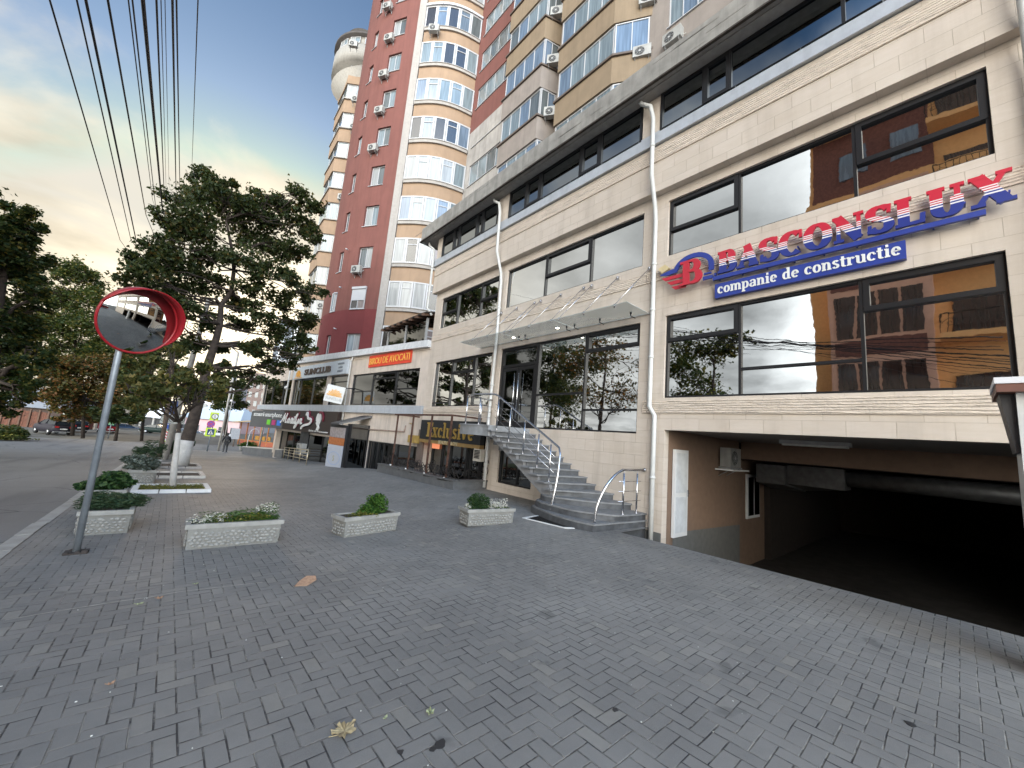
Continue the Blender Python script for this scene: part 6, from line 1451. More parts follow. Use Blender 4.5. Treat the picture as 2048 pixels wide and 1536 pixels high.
# trees across the road
def simple_tree(name, label, pbase, Y, trunk_px, rad, lobe_px, n, size, m, seed, group=None, **k):
    base = atY(*pbase, Y); base.z = max(lerpt(BASE_T, Y)-.1, base.z-1) ; base.z = lerpt(BASE_T, Y)-.1
    tr = [base]+[atY(x, y, Y) for x, y in trunk_px]; ra = [rad*(1-.75*i/len(tr)) for i in range(len(tr))]
    return tree(name, label, base, tr, ra, [lob(*q, Y) for q in lobe_px], n, size, m, seed, group=group, **k)
simple_tree('street_tree', 'dense dark green tree cut by the left edge across the road', (-20, 860), 30, [(-20, 760), (-10, 640), (10, 520)], .35, [(20, 430, 40), (50, 450, 40), (10, 490, 50), (60, 510, 38), (30, 560, 50), (70, 580, 30), (20, 630, 55), (65, 650, 36), (20, 700, 50), (60, 720, 40), (10, 760, 44), (55, 770, 30), (85, 620, 20), (-30, 500, 60), (-40, 650, 60), (-30, 780, 50), (85, 700, 18), (40, 800, 24), (-10, 820, 30)], 42000, .18, m_leaf('dark olive leaves', [(0, (.014, .032, .010)), (.5, (.035, .06, .018)), (.85, (.10, .11, .026)), (1, (.22, .17, .04))], .36), 31, sub=11, subr=.34)
simple_tree('street_tree', 'rounded green tree behind the traffic mirror across the road', (150, 850), 66, [(150, 790), (150, 700), (152, 620)], .18, [(150, 540, 30), (120, 550, 22), (180, 560, 28), (100, 590, 28), (150, 600, 40), (200, 600, 30), (120, 650, 40), (180, 650, 42), (230, 640, 26), (95, 680, 24), (150, 700, 40), (210, 700, 36), (240, 690, 22), (90, 570, 12), (110, 740, 30), (60, 600, 16)], 30000, .27, LGN, 32, sub=10, subr=.36)
simple_tree('autumn_tree', 'russet and yellow autumn tree over the parked cars', (172, 850), 62, [(168, 800), (165, 760), (165, 730)], .16, [(110, 730, 30), (150, 740, 34), (200, 740, 36), (240, 750, 30), (130, 780, 34), (180, 785, 36), (225, 790, 32), (95, 775, 24), (260, 780, 24), (160, 815, 26), (205, 820, 24), (120, 810, 20), (265, 745, 24), (75, 750, 18), (240, 720, 22), (130, 835, 16), (180, 840, 14), (70, 790, 20), (225, 820, 22)], 30000, .26, LA, 33, sub=10, subr=.36)
simple_tree('street_tree', 'olive and yellow tree over the far junction behind the young tree', (290, 850), 62, [(290, 800), (292, 760)], .16, [(270, 700, 28), (300, 720, 30), (320, 690, 26), (280, 760, 30), (315, 770, 28), (340, 740, 24), (255, 800, 22), (290, 800, 24), (355, 700, 22), (250, 730, 22), (245, 770, 20), (320, 800, 16)], 14000, .30, LO, 34, sub=10, subr=.36)
simple_tree('street_tree', 'backlit yellow green tree left of the far tower blocks', (455, 850), 85, [(455, 810), (455, 780)], .3, [(440, 770, 22), (465, 790, 20), (480, 810, 16), (445, 810, 18), (430, 790, 16), (470, 760, 14)], 6000, .4, LO, 35, sub=10, subr=.38)
simple_tree('street_tree', 'dark shade tree behind the parked estate car at the junction', (238, 850), 60, [(238, 835), (240, 820)], .16, [(240, 830, 22), (215, 832, 18), (262, 830, 16), (275, 838, 14), (200, 825, 16)], 7000, .3, LM, 36, sub=10, subr=.38)
# left verge bush
vb = gnd(30, 884); vb.x = -11.2; vb.y = 26
bp = gnd(40, 880)
plant('verge_bush', 'wide wild green bush on the verge left of the parked cars', 'bush', (bp.x-1.6, bp.y+1, bp.z), 0, [((0, 0, .5), (1.4, 1.2, .75)), ((1.1, 0, .45), (.7, 1.0, .6)), ((-2.5, 0, .7), (2, 1.2, .95)), ((.3, -1.0, .15), (1.7, .8, .3))], 9000, .16, LGN, 41, [('dry_stalks', [((-.6, -.8, .25), (2.4, 1.0, .3))], 1200, .2, LGY)])

# ------------------------------------------------------------------ poles, cables and street signs
TIM = mat('timber pole', (.11, .08, .06), .9, var=.3, vs=5); CPOLE = mat('concrete pole', (.36, .34, .31), .85, var=.15)
pb = gnd(317, 925)
t = thing('utility_pole', 'slim dark timber pole leaning beside the kerb planters', 'utility pole', tuple(pb))
b = MB(); tq = atY(338, 800, pb.y); b.tube([pb, tq, atY(352, 640, pb.y)], [.11, .10, .09], 8); b.build('post', TIM, t)
b = MB(); b.box8([tq+Vector(v) for v in ((-.6, -.05, .2), (.6, -.05, .2), (.6, .05, .2), (-.6, .05, .2), (-.6, -.05, .3), (.6, -.05, .3), (.6, .05, .3), (-.6, .05, .3))]); b.build('crossarm', TIM, t)
pb2 = gnd(328, 920)
t = thing('utility_pole', 'pale concrete pole just behind the timber pole by the kerb', 'utility pole', tuple(pb2))
tp = Vector((pb2.x+.5, pb2.y+.6, 8.8)); b = MB(); b.tube([pb2, pb2.lerp(tp, .5), tp], [.17, .15, .12], 10); b.build('post', CPOLE, t)
b = MB()
for zz in (7.2, 7.9, 8.5): b.box(tp.x-1.5, tp.x+1.3, tp.y-.05, tp.y+.05, zz, zz+.09)
b.build('crossarm', TIM, t)
CABLE = mat('black cable', (.012, .012, .016), .6, var=0)
ordw = ['first', 'second', 'third', 'fourth', 'fifth', 'sixth', 'seventh', 'eighth', 'ninth', 'tenth', 'eleventh', 'twelfth', 'thirteenth', 'fourteenth']
wires = [(100, 240, 480, .012), (154, 262, 480, .012), (172, 272, 480, .019), (216, 292, 430, .016), (257, 305, 400, .009), (265, 312, 420, .011), (286, 325, 420, .026), (313, 328, 380, .014), (322, 332, 370, .006), (330, 338, 370, .005), (345, 352, 380, .016), (353, 360, 390, .012), (396, 384, 330, .008)]
for i, (xt, xb, yb_, rad) in enumerate(wires):
    Zw = 7.0+.12*(i % 4); a = onZ(xt, 2, Zw); f_ = onY(xb, yb_, 24.5)
    if f_.z > 8.9: f_ = f_
    d = f_-a; s0 = a-d*(8/d.y) if d.y > 1 else a
    pts = []
    L0 = a-d.normalized()*9
    for j in range(25):
        u = j/24; p = L0.lerp(f_, u); pts.append(p)
    b = MB(); b.tube(pts, rad*1.0, 5)
    e = Vector((tp.x+(-1.4+.22*i), tp.y, 7.3+(i % 3)*.6)); b.tube([f_, f_.lerp(e, .5)-Vector((0, 0, .05)), e], rad*.8, 5)
    if i == 6:
        for j in range(46):
            p = L0.lerp(f_, j/46); q = L0.lerp(f_, (j+.6)/46); o1 = Vector((math.sin(j*1.9), 0, math.cos(j*1.9)))*.014; b.tube([p+o1, q-o1], rad*.55, 4)
    o = b.build('overhead_cable', CABLE); tag(o, ['%s overhead cable counted from the left across the sky', '%s overhead cable from the left'][i % 2] % ordw[i] + (', the thick twisted one' if i == 6 else ''), 'cable', 'overhead cables along the street')
def disc(F, r, c, d=.03, n=28): 
    b = MB(); b.prism([F.p(r*math.cos(2*math.pi*j/n), r*math.sin(2*math.pi*j/n), c) for j in range(n)], F.n*d); return b
def facing(p, yaw=0):
    n = CAM-p; n.z = 0; n = Matrix.Rotation(yaw, 3, 'Z') @ n.normalized(); u = Vector((0, 0, 1)).cross(n).normalized(); return Frame(p, u, n)
def pxs(F, x): return x
FLUO = mat('fluorescent yellow green', (.55, .72, .05), .5, var=0); SBLUE = mat('road sign blue', (.015, .07, .36), .4, var=0); SRED = mat('road sign red', (.55, .02, .03), .4, var=0); SVIO = mat('sign violet', (.16, .07, .38), .4, var=0)
def sign_post(base, topp, r=.03, m_=None): b = MB(); b.tube([base, topp], r, 8); return b
# route plate 4 5 10 and blue square
Ys = pb.y+.2; c = atY(345, 838, Ys-.1); s = thing('bus_stop_sign', 'cream plate with three ringed numbers 4, 5 and 10 under a blue plate', 'sign', tuple(c)); F = facing(c, .1); k_ = (c-CAM).dot(_f)/FPX
b = MB(); b.fbox(F, -18*k_, 20*k_, -9*k_, 8*k_, -.03, 0); b.build('plate', mat('cream plate', (.42, .42, .38), .5, var=.05), s)
for i, (x, tx) in enumerate(((-12, '4'), (1, '5'), (13, '10'))):
    b = MB(); ribbon(b, F, earc(x*k_, -.5*k_, 6*k_, 5.6*k_, 0, 360, 20), .8*k_, .01, 0); b.build('ring', BLACK, s)
    sans(F, tx, x*k_, -3.2*k_, 8*k_, .01, 'number', BLACK, s, .002, align='CENTER')
b = MB(); b.fbox(F, -15*k_, 4*k_, 9*k_, 36*k_, -.05, -.02); b.build('blue_plate', mat('dark blue plate', (.012, .04, .16), .4, var=.1), s)
b = MB(); b.tube([atY(338, 860, Ys), atY(341, 805, Ys)], .02, 6); b.build('arm', GALV, s)
def rsign(px_, py_, foot, Yd, label, kind):
    c = onY(px_, py_, Yd); F = facing(c); k_ = (c-CAM).dot(_f)/FPX; base = onY(foot[0], foot[1], Yd); base.z = g(base.x, base.y)-.05
    s = thing('road_sign', label, 'road sign', tuple(base)); return s, F, k_, base
# blue bend sign with the chevron plate
bs = gnd(336, 900); s, F, k_, base = rsign(341, 851, (334, 903), 41, 'round blue direction sign over a red chevron plate on fluorescent yellow', 0)
disc(F, 7.5*k_, 0).build('blue_disc', SBLUE, s)
b = MB(); ribbon(b, F, [(x*k_, y*k_) for x, y in ((-4.5, 2), (-1, 2), (1, -2), (4.5, -1))], 1.6*k_, .01, .031); b.build('arrow', WHITE, s)
b = MB(); b.tube([base, F.p(-4*k_, -6*k_, -.05)], .04, 6); b.build('post', GALV, s)
b = MB(); b.fbox(F, -10*k_, 4*k_, -32*k_, -11*k_, -.05, -.02); b.build('yellow_plate', FLUO, s)
b = MB(); b.fbox(F, -9*k_, -0*k_, -30*k_, -12*k_, -.018, -.005); b.build('white_plate', WHITE, s)
b = MB()
for i in range(3): y = (-28+5.5*i)*k_; x0, x1, xm = -8.4*k_, -.6*k_, -4.5*k_; b.prism([F.p(x0, y, 0), F.p(xm, y+3*k_, 0), F.p(x1, y, 0), F.p(x1, y+2.6*k_, 0), F.p(xm, y+5.4*k_, 0), F.p(x0, y+2.6*k_, 0)], F.n*.01)
b.build('chevron', SRED, s)
# speed, no stopping, crossing
s, F, k_, base = rsign(422, 848, (415, 897), 46, 'tall post with speed limit, violet no stopping and pedestrian crossing signs', 0)
F1 = Frame(F.p(2*k_, -15*k_*1.0, 0), F.u, F.n)
b = MB(); b.tube([base, F.p(4*k_, 22*k_, -.06)], .05, 6); b.build('post', GALV, s)
F1 = Frame(F.p(2*k_, -16*k_, 0), F.u, F.n); b = MB(); b.fbox(F1, -8.5*k_, 8.5*k_, -8.5*k_, 8*k_, -.04, -.01); q = b.build('yellow_backing', FLUO, s)
b = MB(); b.fbox(F1, -5.5*k_, 5.5*k_, -6*k_, 6*k_, -.008, .01); b.build('blue_square', mat('dark teal sign', (.01, .05, .12), .4, var=0), s)
b = MB(); b.prism([F1.p(-4.4*k_, -4.4*k_, .012), F1.p(4.4*k_, -4.4*k_, .012), F1.p(0, 4.6*k_, .012)], F1.n*.008); b.build('white_triangle', WHITE, s)
b = MB(); b.tube([F1.p(-1.4*k_, -3.6*k_, .03), F1.p(0, -.8*k_, .03), F1.p(1.5*k_, -3.6*k_, .03)], .6*k_, 5); b.tube([F1.p(0, -.8*k_, .03), F1.p(0, 1.2*k_, .03)], .8*k_, 5); b.sphere(F1.p(0, 2.2*k_, .03), .8*k_, 6, 4); b.build('walking_figure', BLACK, s)
disc(F, 6.6*k_, .0).build('violet_disc', SVIO, s); b = MB(); ribbon(b, F, earc(0, 0, 5.9*k_, 5.9*k_, 0, 360, 20), 1.2*k_, .008, .031)
ribbon(b, F, [(-4*k_, 4*k_), (4*k_, -4*k_)], 1.2*k_, .008, .031); ribbon(b, F, [(-4*k_, -4*k_), (4*k_, 4*k_)], 1.2*k_, .009, .031); b.build('red_cross', mat('magenta red', (.5, .04, .12), .4, var=0), s)
F2 = Frame(F.p(4*k_, 15.5*k_, 0), F.u, F.n); b = MB(); b.fbox(F2, -8*k_, 6*k_, -8*k_, 8*k_, -.04, -.01); b.build('yellow_backing', FLUO, s)
disc(F2, 6*k_, -.005).build('white_disc', WHITE, s); b = MB(); ribbon(b, F2, earc(0, 0, 5.2*k_, 5.2*k_, 0, 360, 20), 1.1*k_, .008, .027); b.build('black_ring', BLACK, s); sans(F2, '5', 0, -2.6*k_, 7*k_, .01, 'number', BLACK, s, .027, align='CENTER')
# small blue parking sign across the road
q = onY(225, 838, 62); s = thing('road_sign', 'small blue sign above a green edged plate beside the red car', 'road sign', (q.x, q.y, lerpt(BASE_T, 62))); F = facing(q); k_ = (q-CAM).dot(_f)/FPX
disc(F, 4.5*k_, 0).build('blue_disc', mat('light blue sign', (.08, .28, .6), .4, var=0), s); b = MB(); b.fbox(F, -4*k_, 4*k_, -12*k_, -5*k_, 0, .03); b.build('plate', mat('pale green sign', (.25, .55, .3), .4, var=0), s)
b = MB(); b.tube([Vector((q.x, q.y, lerpt(BASE_T, 62))), q], .05, 6); b.build('post', GALV, s)
# lamp mast and thin posts near the far junction
for px_, yb_, yt_, Yd, lab, r_ in ((438, 893, 700, 48, 'pale tall lamp mast behind the crossing sign', .10), (446, 890, 730, 52, 'thin pale mast right behind the tall lamp mast', .05), (521, 880, 735, 50, 'dark thin mast between the far tower blocks and the shops', .09)):
    q = onY(px_, yb_, Yd); q.z = g(q.x, Yd)-.1; e = onY(px_+10, yt_, Yd); t = thing('lamp_mast', lab, 'lamp post', tuple(q)); b = MB(); b.tube([q, Vector((q.x+.1, q.y, e.z))], r_, 8); b.build('post', CPOLE if r_ < .095 or px_ == 438 else TIM, t)
    if px_ == 438: b = MB(); b.tube([Vector((q.x+.1, q.y, e.z)), Vector((q.x-.8, q.y-.3, e.z+.5))], .05, 6); b.box(q.x-1.3, q.x-.8, q.y-.4, q.y-.2, e.z+.45, e.z+.55); b.build('lamp_head', GALV, t)

# ------------------------------------------------------------------ the walking person
def skin_mesh(name, verts, edges, radii, m_, parent, sub=2, root=0):
    me = bpy.data.meshes.new(name); me.from_pydata([Vector(v) for v in verts], edges, []); o = bpy.data.objects.new(name, me); COL.objects.link(o)
    md = o.modifiers.new('skin', 'SKIN'); 
    for i, r in enumerate(radii):
        r = r if isinstance(r, tuple) else (r, r); me.skin_vertices[0].data[i].radius = r
    me.skin_vertices[0].data[root].use_root = True
    if sub: o.modifiers.new('sub', 'SUBSURF').levels = sub; o.modifiers['sub'].render_levels = sub
    dg = bpy.context.evaluated_depsgraph_get(); bpy.context.view_layer.update(); me2 = bpy.data.meshes.new_from_object(o.evaluated_get(dg)); bpy.data.objects.remove(o)
    for p in me2.polygons: p.use_smooth = True
    me2.materials.clear(); me2.materials.append(m_); o = bpy.data.objects.new(name, me2); COL.objects.link(o); o.parent = parent; return o
pp = gnd(449, 905)
PE = thing('person', 'person in a dark hooded jacket and grey trousers walking away with a black backpack', 'person', tuple(pp), None, 0)
V_ = [(0, 0, .95), (0, 0, 1.15), (0, .01, 1.38), (0, .02, 1.50), (0, .03, 1.62), (0, .03, 1.73),
      (.10, 0, .90), (.12, .14, .50), (.12, .02, .10), (.12, .14, .04), (-.10, 0, .90), (-.12, -.06, .50), (-.13, -.28, .14), (-.13, -.20, .05),
      (.19, 0, 1.40), (.27, -.04, 1.15), (.27, .10, .92), (.27, .15, .84), (-.19, 0, 1.40), (-.27, .04, 1.15), (-.27, .18, .95), (-.27, .24, .88)]
E_ = [(0, 1), (1, 2), (2, 3), (3, 4), (4, 5), (0, 6), (6, 7), (7, 8), (8, 9), (0, 10), (10, 11), (11, 12), (12, 13), (2, 14), (14, 15), (15, 16), (16, 17), (2, 18), (18, 19), (19, 20), (20, 21)]
R_ = [(.15, .11), (.15, .11), (.17, .11), .06, (.085, .10), (.07, .08), .10, .065, .045, .04, .10, .065, .045, .04, .07, .052, .042, .035, .07, .052, .042, .035]
skin_mesh('body', V_, E_, R_, mat('person dark', (.05, .045, .042), .8, var=.1), PE)
skin_mesh('jacket', [(0, 0, .88), (0, 0, 1.12), (0, .0, 1.38), (0, 0, 1.50), (.20, 0, 1.41), (.285, -.04, 1.15), (.28, .10, .95), (-.20, 0, 1.41), (-.285, .04, 1.15), (-.28, .18, .98)], [(0, 1), (1, 2), (2, 3), (2, 4), (4, 5), (5, 6), (2, 7), (7, 8), (8, 9)], [(.185, .14), (.18, .14), (.19, .13), (.09, .09), .085, .07, .055, .085, .07, .055], mat('black jacket', (.012, .012, .014), .8, var=.1), PE)
b = MB(); b.sphere((0, .02, 1.70), .105, 12, 9, 1.1); o = b.build('hair', mat('dark hair', (.015, .011, .009), .7), PE, local=True)
for x in (.10, -.10):
    ang = 0; 
skin_mesh('trousers', [(0, 0, .93), (.10, 0, .88), (.12, .14, .50), (.12, .02, .14), (-.10, 0, .88), (-.12, -.06, .50), (-.13, -.26, .18)], [(0, 1), (1, 2), (2, 3), (0, 4), (4, 5), (5, 6)], [(.15, .12), .115, .082, .065, .115, .082, .065], mat('grey trousers', (.05, .052, .056), .8, var=.1), PE)
for x, y, z in ((.12, .06, .03), (-.13, -.24, .07)):
    b = MB(); b.sphere((x, y, z+.01), .10, 10, 6, .55); b.build('shoe', mat('dark shoe', (.03, .03, .03), .6), PE, local=True)
    b = MB(); b.box(x-.05, x+.05, y-.1, y+.1, z-.03, z-.01); b.build('sole', WHITE, PE, local=True)
BP = thing('backpack', 'black backpack worn by the walking person', 'backpack', tuple(pp+Vector((0, -.12, .95))))
b = MB(); b.smooth = True; b.sphere((0, -.08, .25), .19, 12, 9, 1.35); b.build('pack', mat('backpack', (.02, .02, .022), .8, var=.1), BP, local=True)
b = MB(); b.box(-.10, .10, -.31, -.25, .08, .28); b.build('front_pocket', mat('backpack grey', (.05, .05, .05), .8), BP, local=True)
PE.rotation_euler.z = math.atan2(-(pp.x), pp.y)*.5

# ------------------------------------------------------------------ cars
CG_ = mat('car glass', (.02, .025, .03), .12, .0, .4, var=0); TYRE = mat('tyre', (.012, .012, .012), .8, var=0); RIM = mat('alloy rim', (.55, .55, .56), .3, .8, var=0)
def car(name, label, loc, yaw, col, L=4.6, W=1.85, H=1.68, kind='suv', group='cars parked across the road'):
    t = thing(name, label, 'car', loc, group, yaw); k = NB('car paint'); paint = k.fin(c3(col), .45, .0, None, .15, Coat_Weight=.06, Coat_Roughness=.1)
    hb = .62*H if kind != 'sedan' else .62*H; hw = W/2
    if kind == 'suv': prof = [(-.5, .30, .56), (-.49, .22, .60), (-.44, .20, .63), (-.30, .18, .66), (-.16, .17, .69), (0, .17, .70), (.2, .17, .70), (.38, .18, .70), (.47, .20, .66), (.5, .26, .58)]; roof = [(-.27, .70), (-.14, .93), (-.02, 1.0), (.28, 1.0), (.44, .95), (.495, .69)]
    else: prof = [(-.5, .30, .48), (-.48, .22, .54), (-.42, .20, .59), (-.30, .18, .63), (-.2, .17, .66), (0, .17, .68), (.2, .17, .69), (.36, .18, .68), (.47, .20, .64), (.5, .28, .56)]; roof = [(-.22, .66), (-.06, .94), (.06, 1.0), (.2, .98), (.33, .88), (.44, .69)] if kind == 'sedan' else [(-.22, .66), (-.06, .94), (.06, 1.0), (.3, .98), (.42, .9), (.48, .68)]
    b = MB(); b.smooth = False; vs = []; n = len(prof)
    for x, z0, z1 in prof:
        e = 1-.10*(abs(x)*2)**4
        for yy, zz in ((-hw*.92*e, z0*H), (-hw*e, (z0*.6+z1*.4)*H), (-hw*.97*e, z1*H*.97), (-hw*.86*e, z1*H), (hw*.86*e, z1*H), (hw*.97*e, z1*H*.97), (hw*e, (z0*.6+z1*.4)*H), (hw*.92*e, z0*H)): vs.append((x*L, yy, zz))
    fs = [(i*8+j, i*8+(j+1) % 8, (i+1)*8+(j+1) % 8, (i+1)*8+j) for i in range(n-1) for j in range(8)]+[tuple(range(8))[::-1], tuple(range((n-1)*8, n*8))]
    b.smooth = True; b.add(vs, fs); b.smooth = False
    m_ = len(roof); top_ = [(x*L, z*H) for x, z in roof]
    # roof skin and pillars
    b.box8([(roof[1][0]*L, -hw*.68, roof[1][1]*H-.04), (roof[4][0]*L, -hw*.68, roof[4][1]*H-.04), (roof[4][0]*L, hw*.68, roof[4][1]*H-.04), (roof[1][0]*L, hw*.68, roof[1][1]*H-.04), (roof[2][0]*L*.9, -hw*.64, H), (roof[3][0]*L, -hw*.64, H*roof[3][1]), (roof[3][0]*L, hw*.64, H*roof[3][1]), (roof[2][0]*L*.9, hw*.64, H)])
    for s_ in (-1, 1):
        for (i, j) in ((0, 1), (5, 4)): b.tube([(roof[i][0]*L, s_*hw*.84, roof[i][1]*H), (roof[j][0]*L, s_*hw*.67, roof[j][1]*H)], .045, 6)
        b.tube([(.06*L, s_*hw*.86, .69*H), (.06*L, s_*hw*.69, .96*H)], .04, 6)
    b.build('body', paint, t, local=True)
    b = MB(); gv = []
    for (x, z) in roof:
        f = (z-.66)/.34; y_ = hw*(.84-.17*max(0, f)); gv += [(x*L, -y_*.99, z*H-.02), (x*L, y_*.99, z*H-.02)]
    b.add(gv, [(2*i, 2*i+1, 2*i+3, 2*i+2) for i in range(5)]+[tuple(range(0, 12, 2)), tuple(range(1, 12, 2))[::-1]]); b.build('window', CG_, t, local=True)
    for sx in (-.32, .31):
        for s_ in (-1, 1):
            w = MB(); r = .20*H if kind == 'suv' else .21*H; w.cyl((sx*L, s_*(hw-.22), r), (sx*L, s_*(hw+.005), r), r, 20); wo = w.build('wheel', TYRE, t, local=True)
            w = MB(); w.cyl((sx*L, s_*(hw+.0), r), (sx*L, s_*(hw+.015), r), r*.62, 14); w.build('rim', RIM, wo, local=True)
    for s_ in (-1, 1):
        w = MB(); w.box(L*.465, L*.505, s_*hw*.62-.16, s_*hw*.62+.16, H*.50, H*.60); w.build('tail_light', mat('tail light', (.45, .02, .02), .2, var=0), t, local=True)
        w = MB(); w.box(-L*.50, -L*.45, s_*hw*.6-.18, s_*hw*.6+.18, H*.40, H*.48); w.build('headlight', mat('headlight', (.6, .6, .62), .1, var=0), t, local=True)
        w = MB(); w.box(-L*.17, -L*.13, s_*(hw+.02)-.08, s_*(hw+.02)+.08, H*.62, H*.70); w.build('side_mirror', paint, t, local=True)
    w = MB(); w.box(L*.495, L*.512, -.28, .28, H*.38, H*.45); w.build('number_plate', WHITE, t, local=True)
    w = MB(); w.box(L*.47, L*.515, -hw*.85, hw*.85, H*.20, H*.26); w.build('bumper_trim', mat('grey bumper', (.25, .25, .25), .4), t, local=True)
    return t
def carpos(px_, py_): p = gnd(px_, py_); return (p.x, p.y, lerpt(BASE_T, p.y)-.05)
def face_yaw(d): return math.atan2(d[1], d[0])
# rear of the car looks along +x local; yaw turns it
def put_at(px_, py_, depth):       # ground point of a given view depth
    d = ray(px_, py_); t_ = depth/FPX; p = CAM+d*t_; return Vector((p.x, p.y, p.z))
def lot(px_, py_, depth): p = put_at(px_, py_, depth); return (p.x, p.y, p.z)
car('parked_car', 'dark grey off road car parked nearest the wild bush', lot(104, 868, 44), math.radians(-62), (.035, .032, .040))
car('parked_car', 'black estate car parked just behind the dark grey off road car', lot(138, 864, 50), math.radians(-60), (.015, .015, .018))
car('parked_car', 'dark red car half hidden behind the traffic mirror pole', lot(214, 866, 54), math.radians(-78), (.18, .012, .015), 4.1, 1.75, 1.55, 'hatch')
car('parked_car', 'blue grey estate car standing in the shade at the junction', lot(250, 864, 72), math.radians(-165), (.06, .085, .13), 4.7, 1.8, 1.5, 'hatch')
car('parked_car', 'dark green saloon car behind the route number plate', lot(318, 868, 62), math.radians(160), (.02, .035, .03), 4.6, 1.8, 1.45, 'sedan')
car('parked_car', 'white saloon car left of the crossing sign before the pink house', lot(392, 876, 75), math.radians(175), (.6, .6, .62), 4.4, 1.8, 1.45, 'sedan')
car('parked_car', 'white saloon car right of the crossing sign before the pink house', lot(436, 876, 73), math.radians(175), (.62, .62, .63), 4.4, 1.8, 1.45, 'sedan')
car('parked_car', 'white car at the far left of the pink house', lot(372, 872, 80), math.radians(175), (.58, .58, .6), 4.4, 1.8, 1.5, 'hatch')
car('parked_car', 'maroon car behind the bush by the red brown fence', lot(14, 848, 56), math.radians(-62), (.10, .012, .02), 4.3, 1.8, 1.55, 'hatch')
car('parked_car', 'orange car just entering at the left edge of the road', lot(-22, 880, 38), math.radians(-62), (.45, .14, .02), 4.2, 1.8, 1.5, 'hatch')
car('parked_car', 'dark car parked behind the camera beside the office', (3.2, -13.5, 0), math.radians(20), (.2, .01, .012), 4.5, 1.8, 1.5, 'hatch', None)

# ------------------------------------------------------------------ background buildings
def plain_frame(pxl, pxr, y_bot, depth, depth_r=None):
    a = put_at(pxl, y_bot, depth); c = put_at(pxr, y_bot, depth_r or depth); c.z = a.z; u = c-a; L_ = u.length; u.normalize(); n = Vector((u.y, -u.x, 0)); n = n if n.dot(CAM-a) > 0 else -n
    return Frame(Vector((a.x, a.y, 0)), u, n), L_, a.z
def house(name, label, cat, pxl, pxr, yb_, yt_, depth, wm, depth_r=None, deep=8, rows=0, colsn=0, wmm=None, roof=None, rh=1.5, win=(.5, .6)):
    F, L_, z0 = plain_frame(pxl, pxr, yb_, depth, depth_r); z1 = F.px((pxl+pxr)/2, yt_)[1]; t = thing(name, label, cat, tuple(F.p(L_/2, z0, 0)))
    b = MB(); b.fbox(F, 0, L_, z0-2, z1, -deep, 0); b.build('wall', wm, t)
    if roof:
        b = MB(); e = .4; b.add([F.p(-e, z1, .5), F.p(L_+e, z1, .5), F.p(L_+e, z1, -deep-.5), F.p(-e, z1, -deep-.5), F.p(rh*.8, z1+rh, -deep/2), F.p(L_-rh*.8, z1+rh, -deep/2)], [(0, 1, 5, 4), (2, 3, 4, 5), (1, 2, 5), (3, 0, 4), (0, 3, 2, 1)]); b.build('roof', roof, t)
    if rows:
        ch = (z1-z0)/rows; cwid = L_/colsn
        for r in range(rows):
            for c in range(colsn):
                a0 = (c+.5-win[0]/2)*cwid; b0 = z0+(r+.5-win[1]/2)*ch; b = MB(); b.fbox(F, a0, a0+win[0]*cwid, b0, b0+win[1]*ch, 0, .06); b.build('window', wmm or RG[4], t)
    return t, F, L_, z0, z1
PINK = mat('pink render', (.58, .40, .40), .8, var=.08)
t, F, L_, z0, z1 = house('pink_house', 'low pink house with pale blue metal roof beyond the crossing', 'house', 352, 473, 882, 838, 86, PINK, None, 9, 1, 5, None, mat('pale metal roof', (.52, .58, .64), .5, .1, var=.05), 3.2, (.35, .45))
house('brown_block', 'brown brick tower block with small dark windows far behind the shops', 'tower block', 479, 532, 868, 745, 120, mat('brown brick far', (.17, .125, .11), .9, var=.1), None, 12, 7, 4, RG[4])
t, F, L_, z0, z1 = house('dark_block', 'dark grey tower block with white balcony strips behind the shop roof', 'tower block', 520, 660, 850, 640, 110, mat('dark grey block', (.10, .11, .125), .8, var=.1), None, 14, 10, 6, RG[1], win=(.32, .45))
b = MB()
for q in (.10, .28, .62): b.fbox(F, L_*q, L_*q+.9, z0, z1-2, .06, .7)
b.build('white_balcony_strip', WHITE, t)
house('white_block', 'pale lilac tower block glimpsed through the leaves above the pink house', 'tower block', 395, 455, 850, 760, 130, mat('lilac grey render', (.50, .48, .52), .8, var=.06), None, 12, 6, 4, RG[4])
t, F, L_, z0, z1 = house('billboard_building', 'building with a white slanted fascia over a dark open ground floor', 'building', 268, 345, 862, 834, 84, mat('dark shopfront', (.03, .03, .032), .7, var=.2), None, 8)
b = MB(); b.prism([F.p(L_*.03, z1, .1), F.p(L_, z1-.3, .1), F.p(L_, z1+2.4, .1), F.p(L_*.08, z1+2.9, .1)], F.n*.4); b.build('white_fascia', mat('white fascia', (.62, .63, .66), .6, var=.08), t)
b = MB()
for q in (.12, .45, .8): b.fbox(F, L_*q, L_*q+.35, z0, z1, .0, .3)
b.build('pillar', CPOLE, t)
t, F, L_, z0, z1 = house('timber_house', 'old dark house with shallow metal roof behind the red brown fence', 'house', -60, 120, 850, 812, 58, mat('dark boards', (.06, .04, .032), .9, var=.3), None, 8, 1, 5, None, mat('grey roof', (.22, .23, .25), .6, var=.15), 3.2, (.3, .4))
FN = thing('board_fence', 'red brown board fence behind the parked cars', 'fence', tuple(put_at(60, 858, 52)))
F, L_, z0 = plain_frame(-40, 92, 858, 52); b = MB(); a = 0; zt_ = F.px(30, 820)[1]
while a < L_: b.fbox(F, a, a+.27, z0-.5, zt_+random.uniform(-.1, .1), -.03, random.uniform(0, .03)); a += .29
b.build('boards', mat('red brown boards', (.11, .04, .022), .8, var=.35, vs=3), FN)
b = MB()
for q in fr(0, L_, 7): b.fbox(F, q-.1, q+.1, z0-.5, zt_+.3, .03, .15)
b.build('post', mat('brown rafter', (.1, .05, .03)), FN)
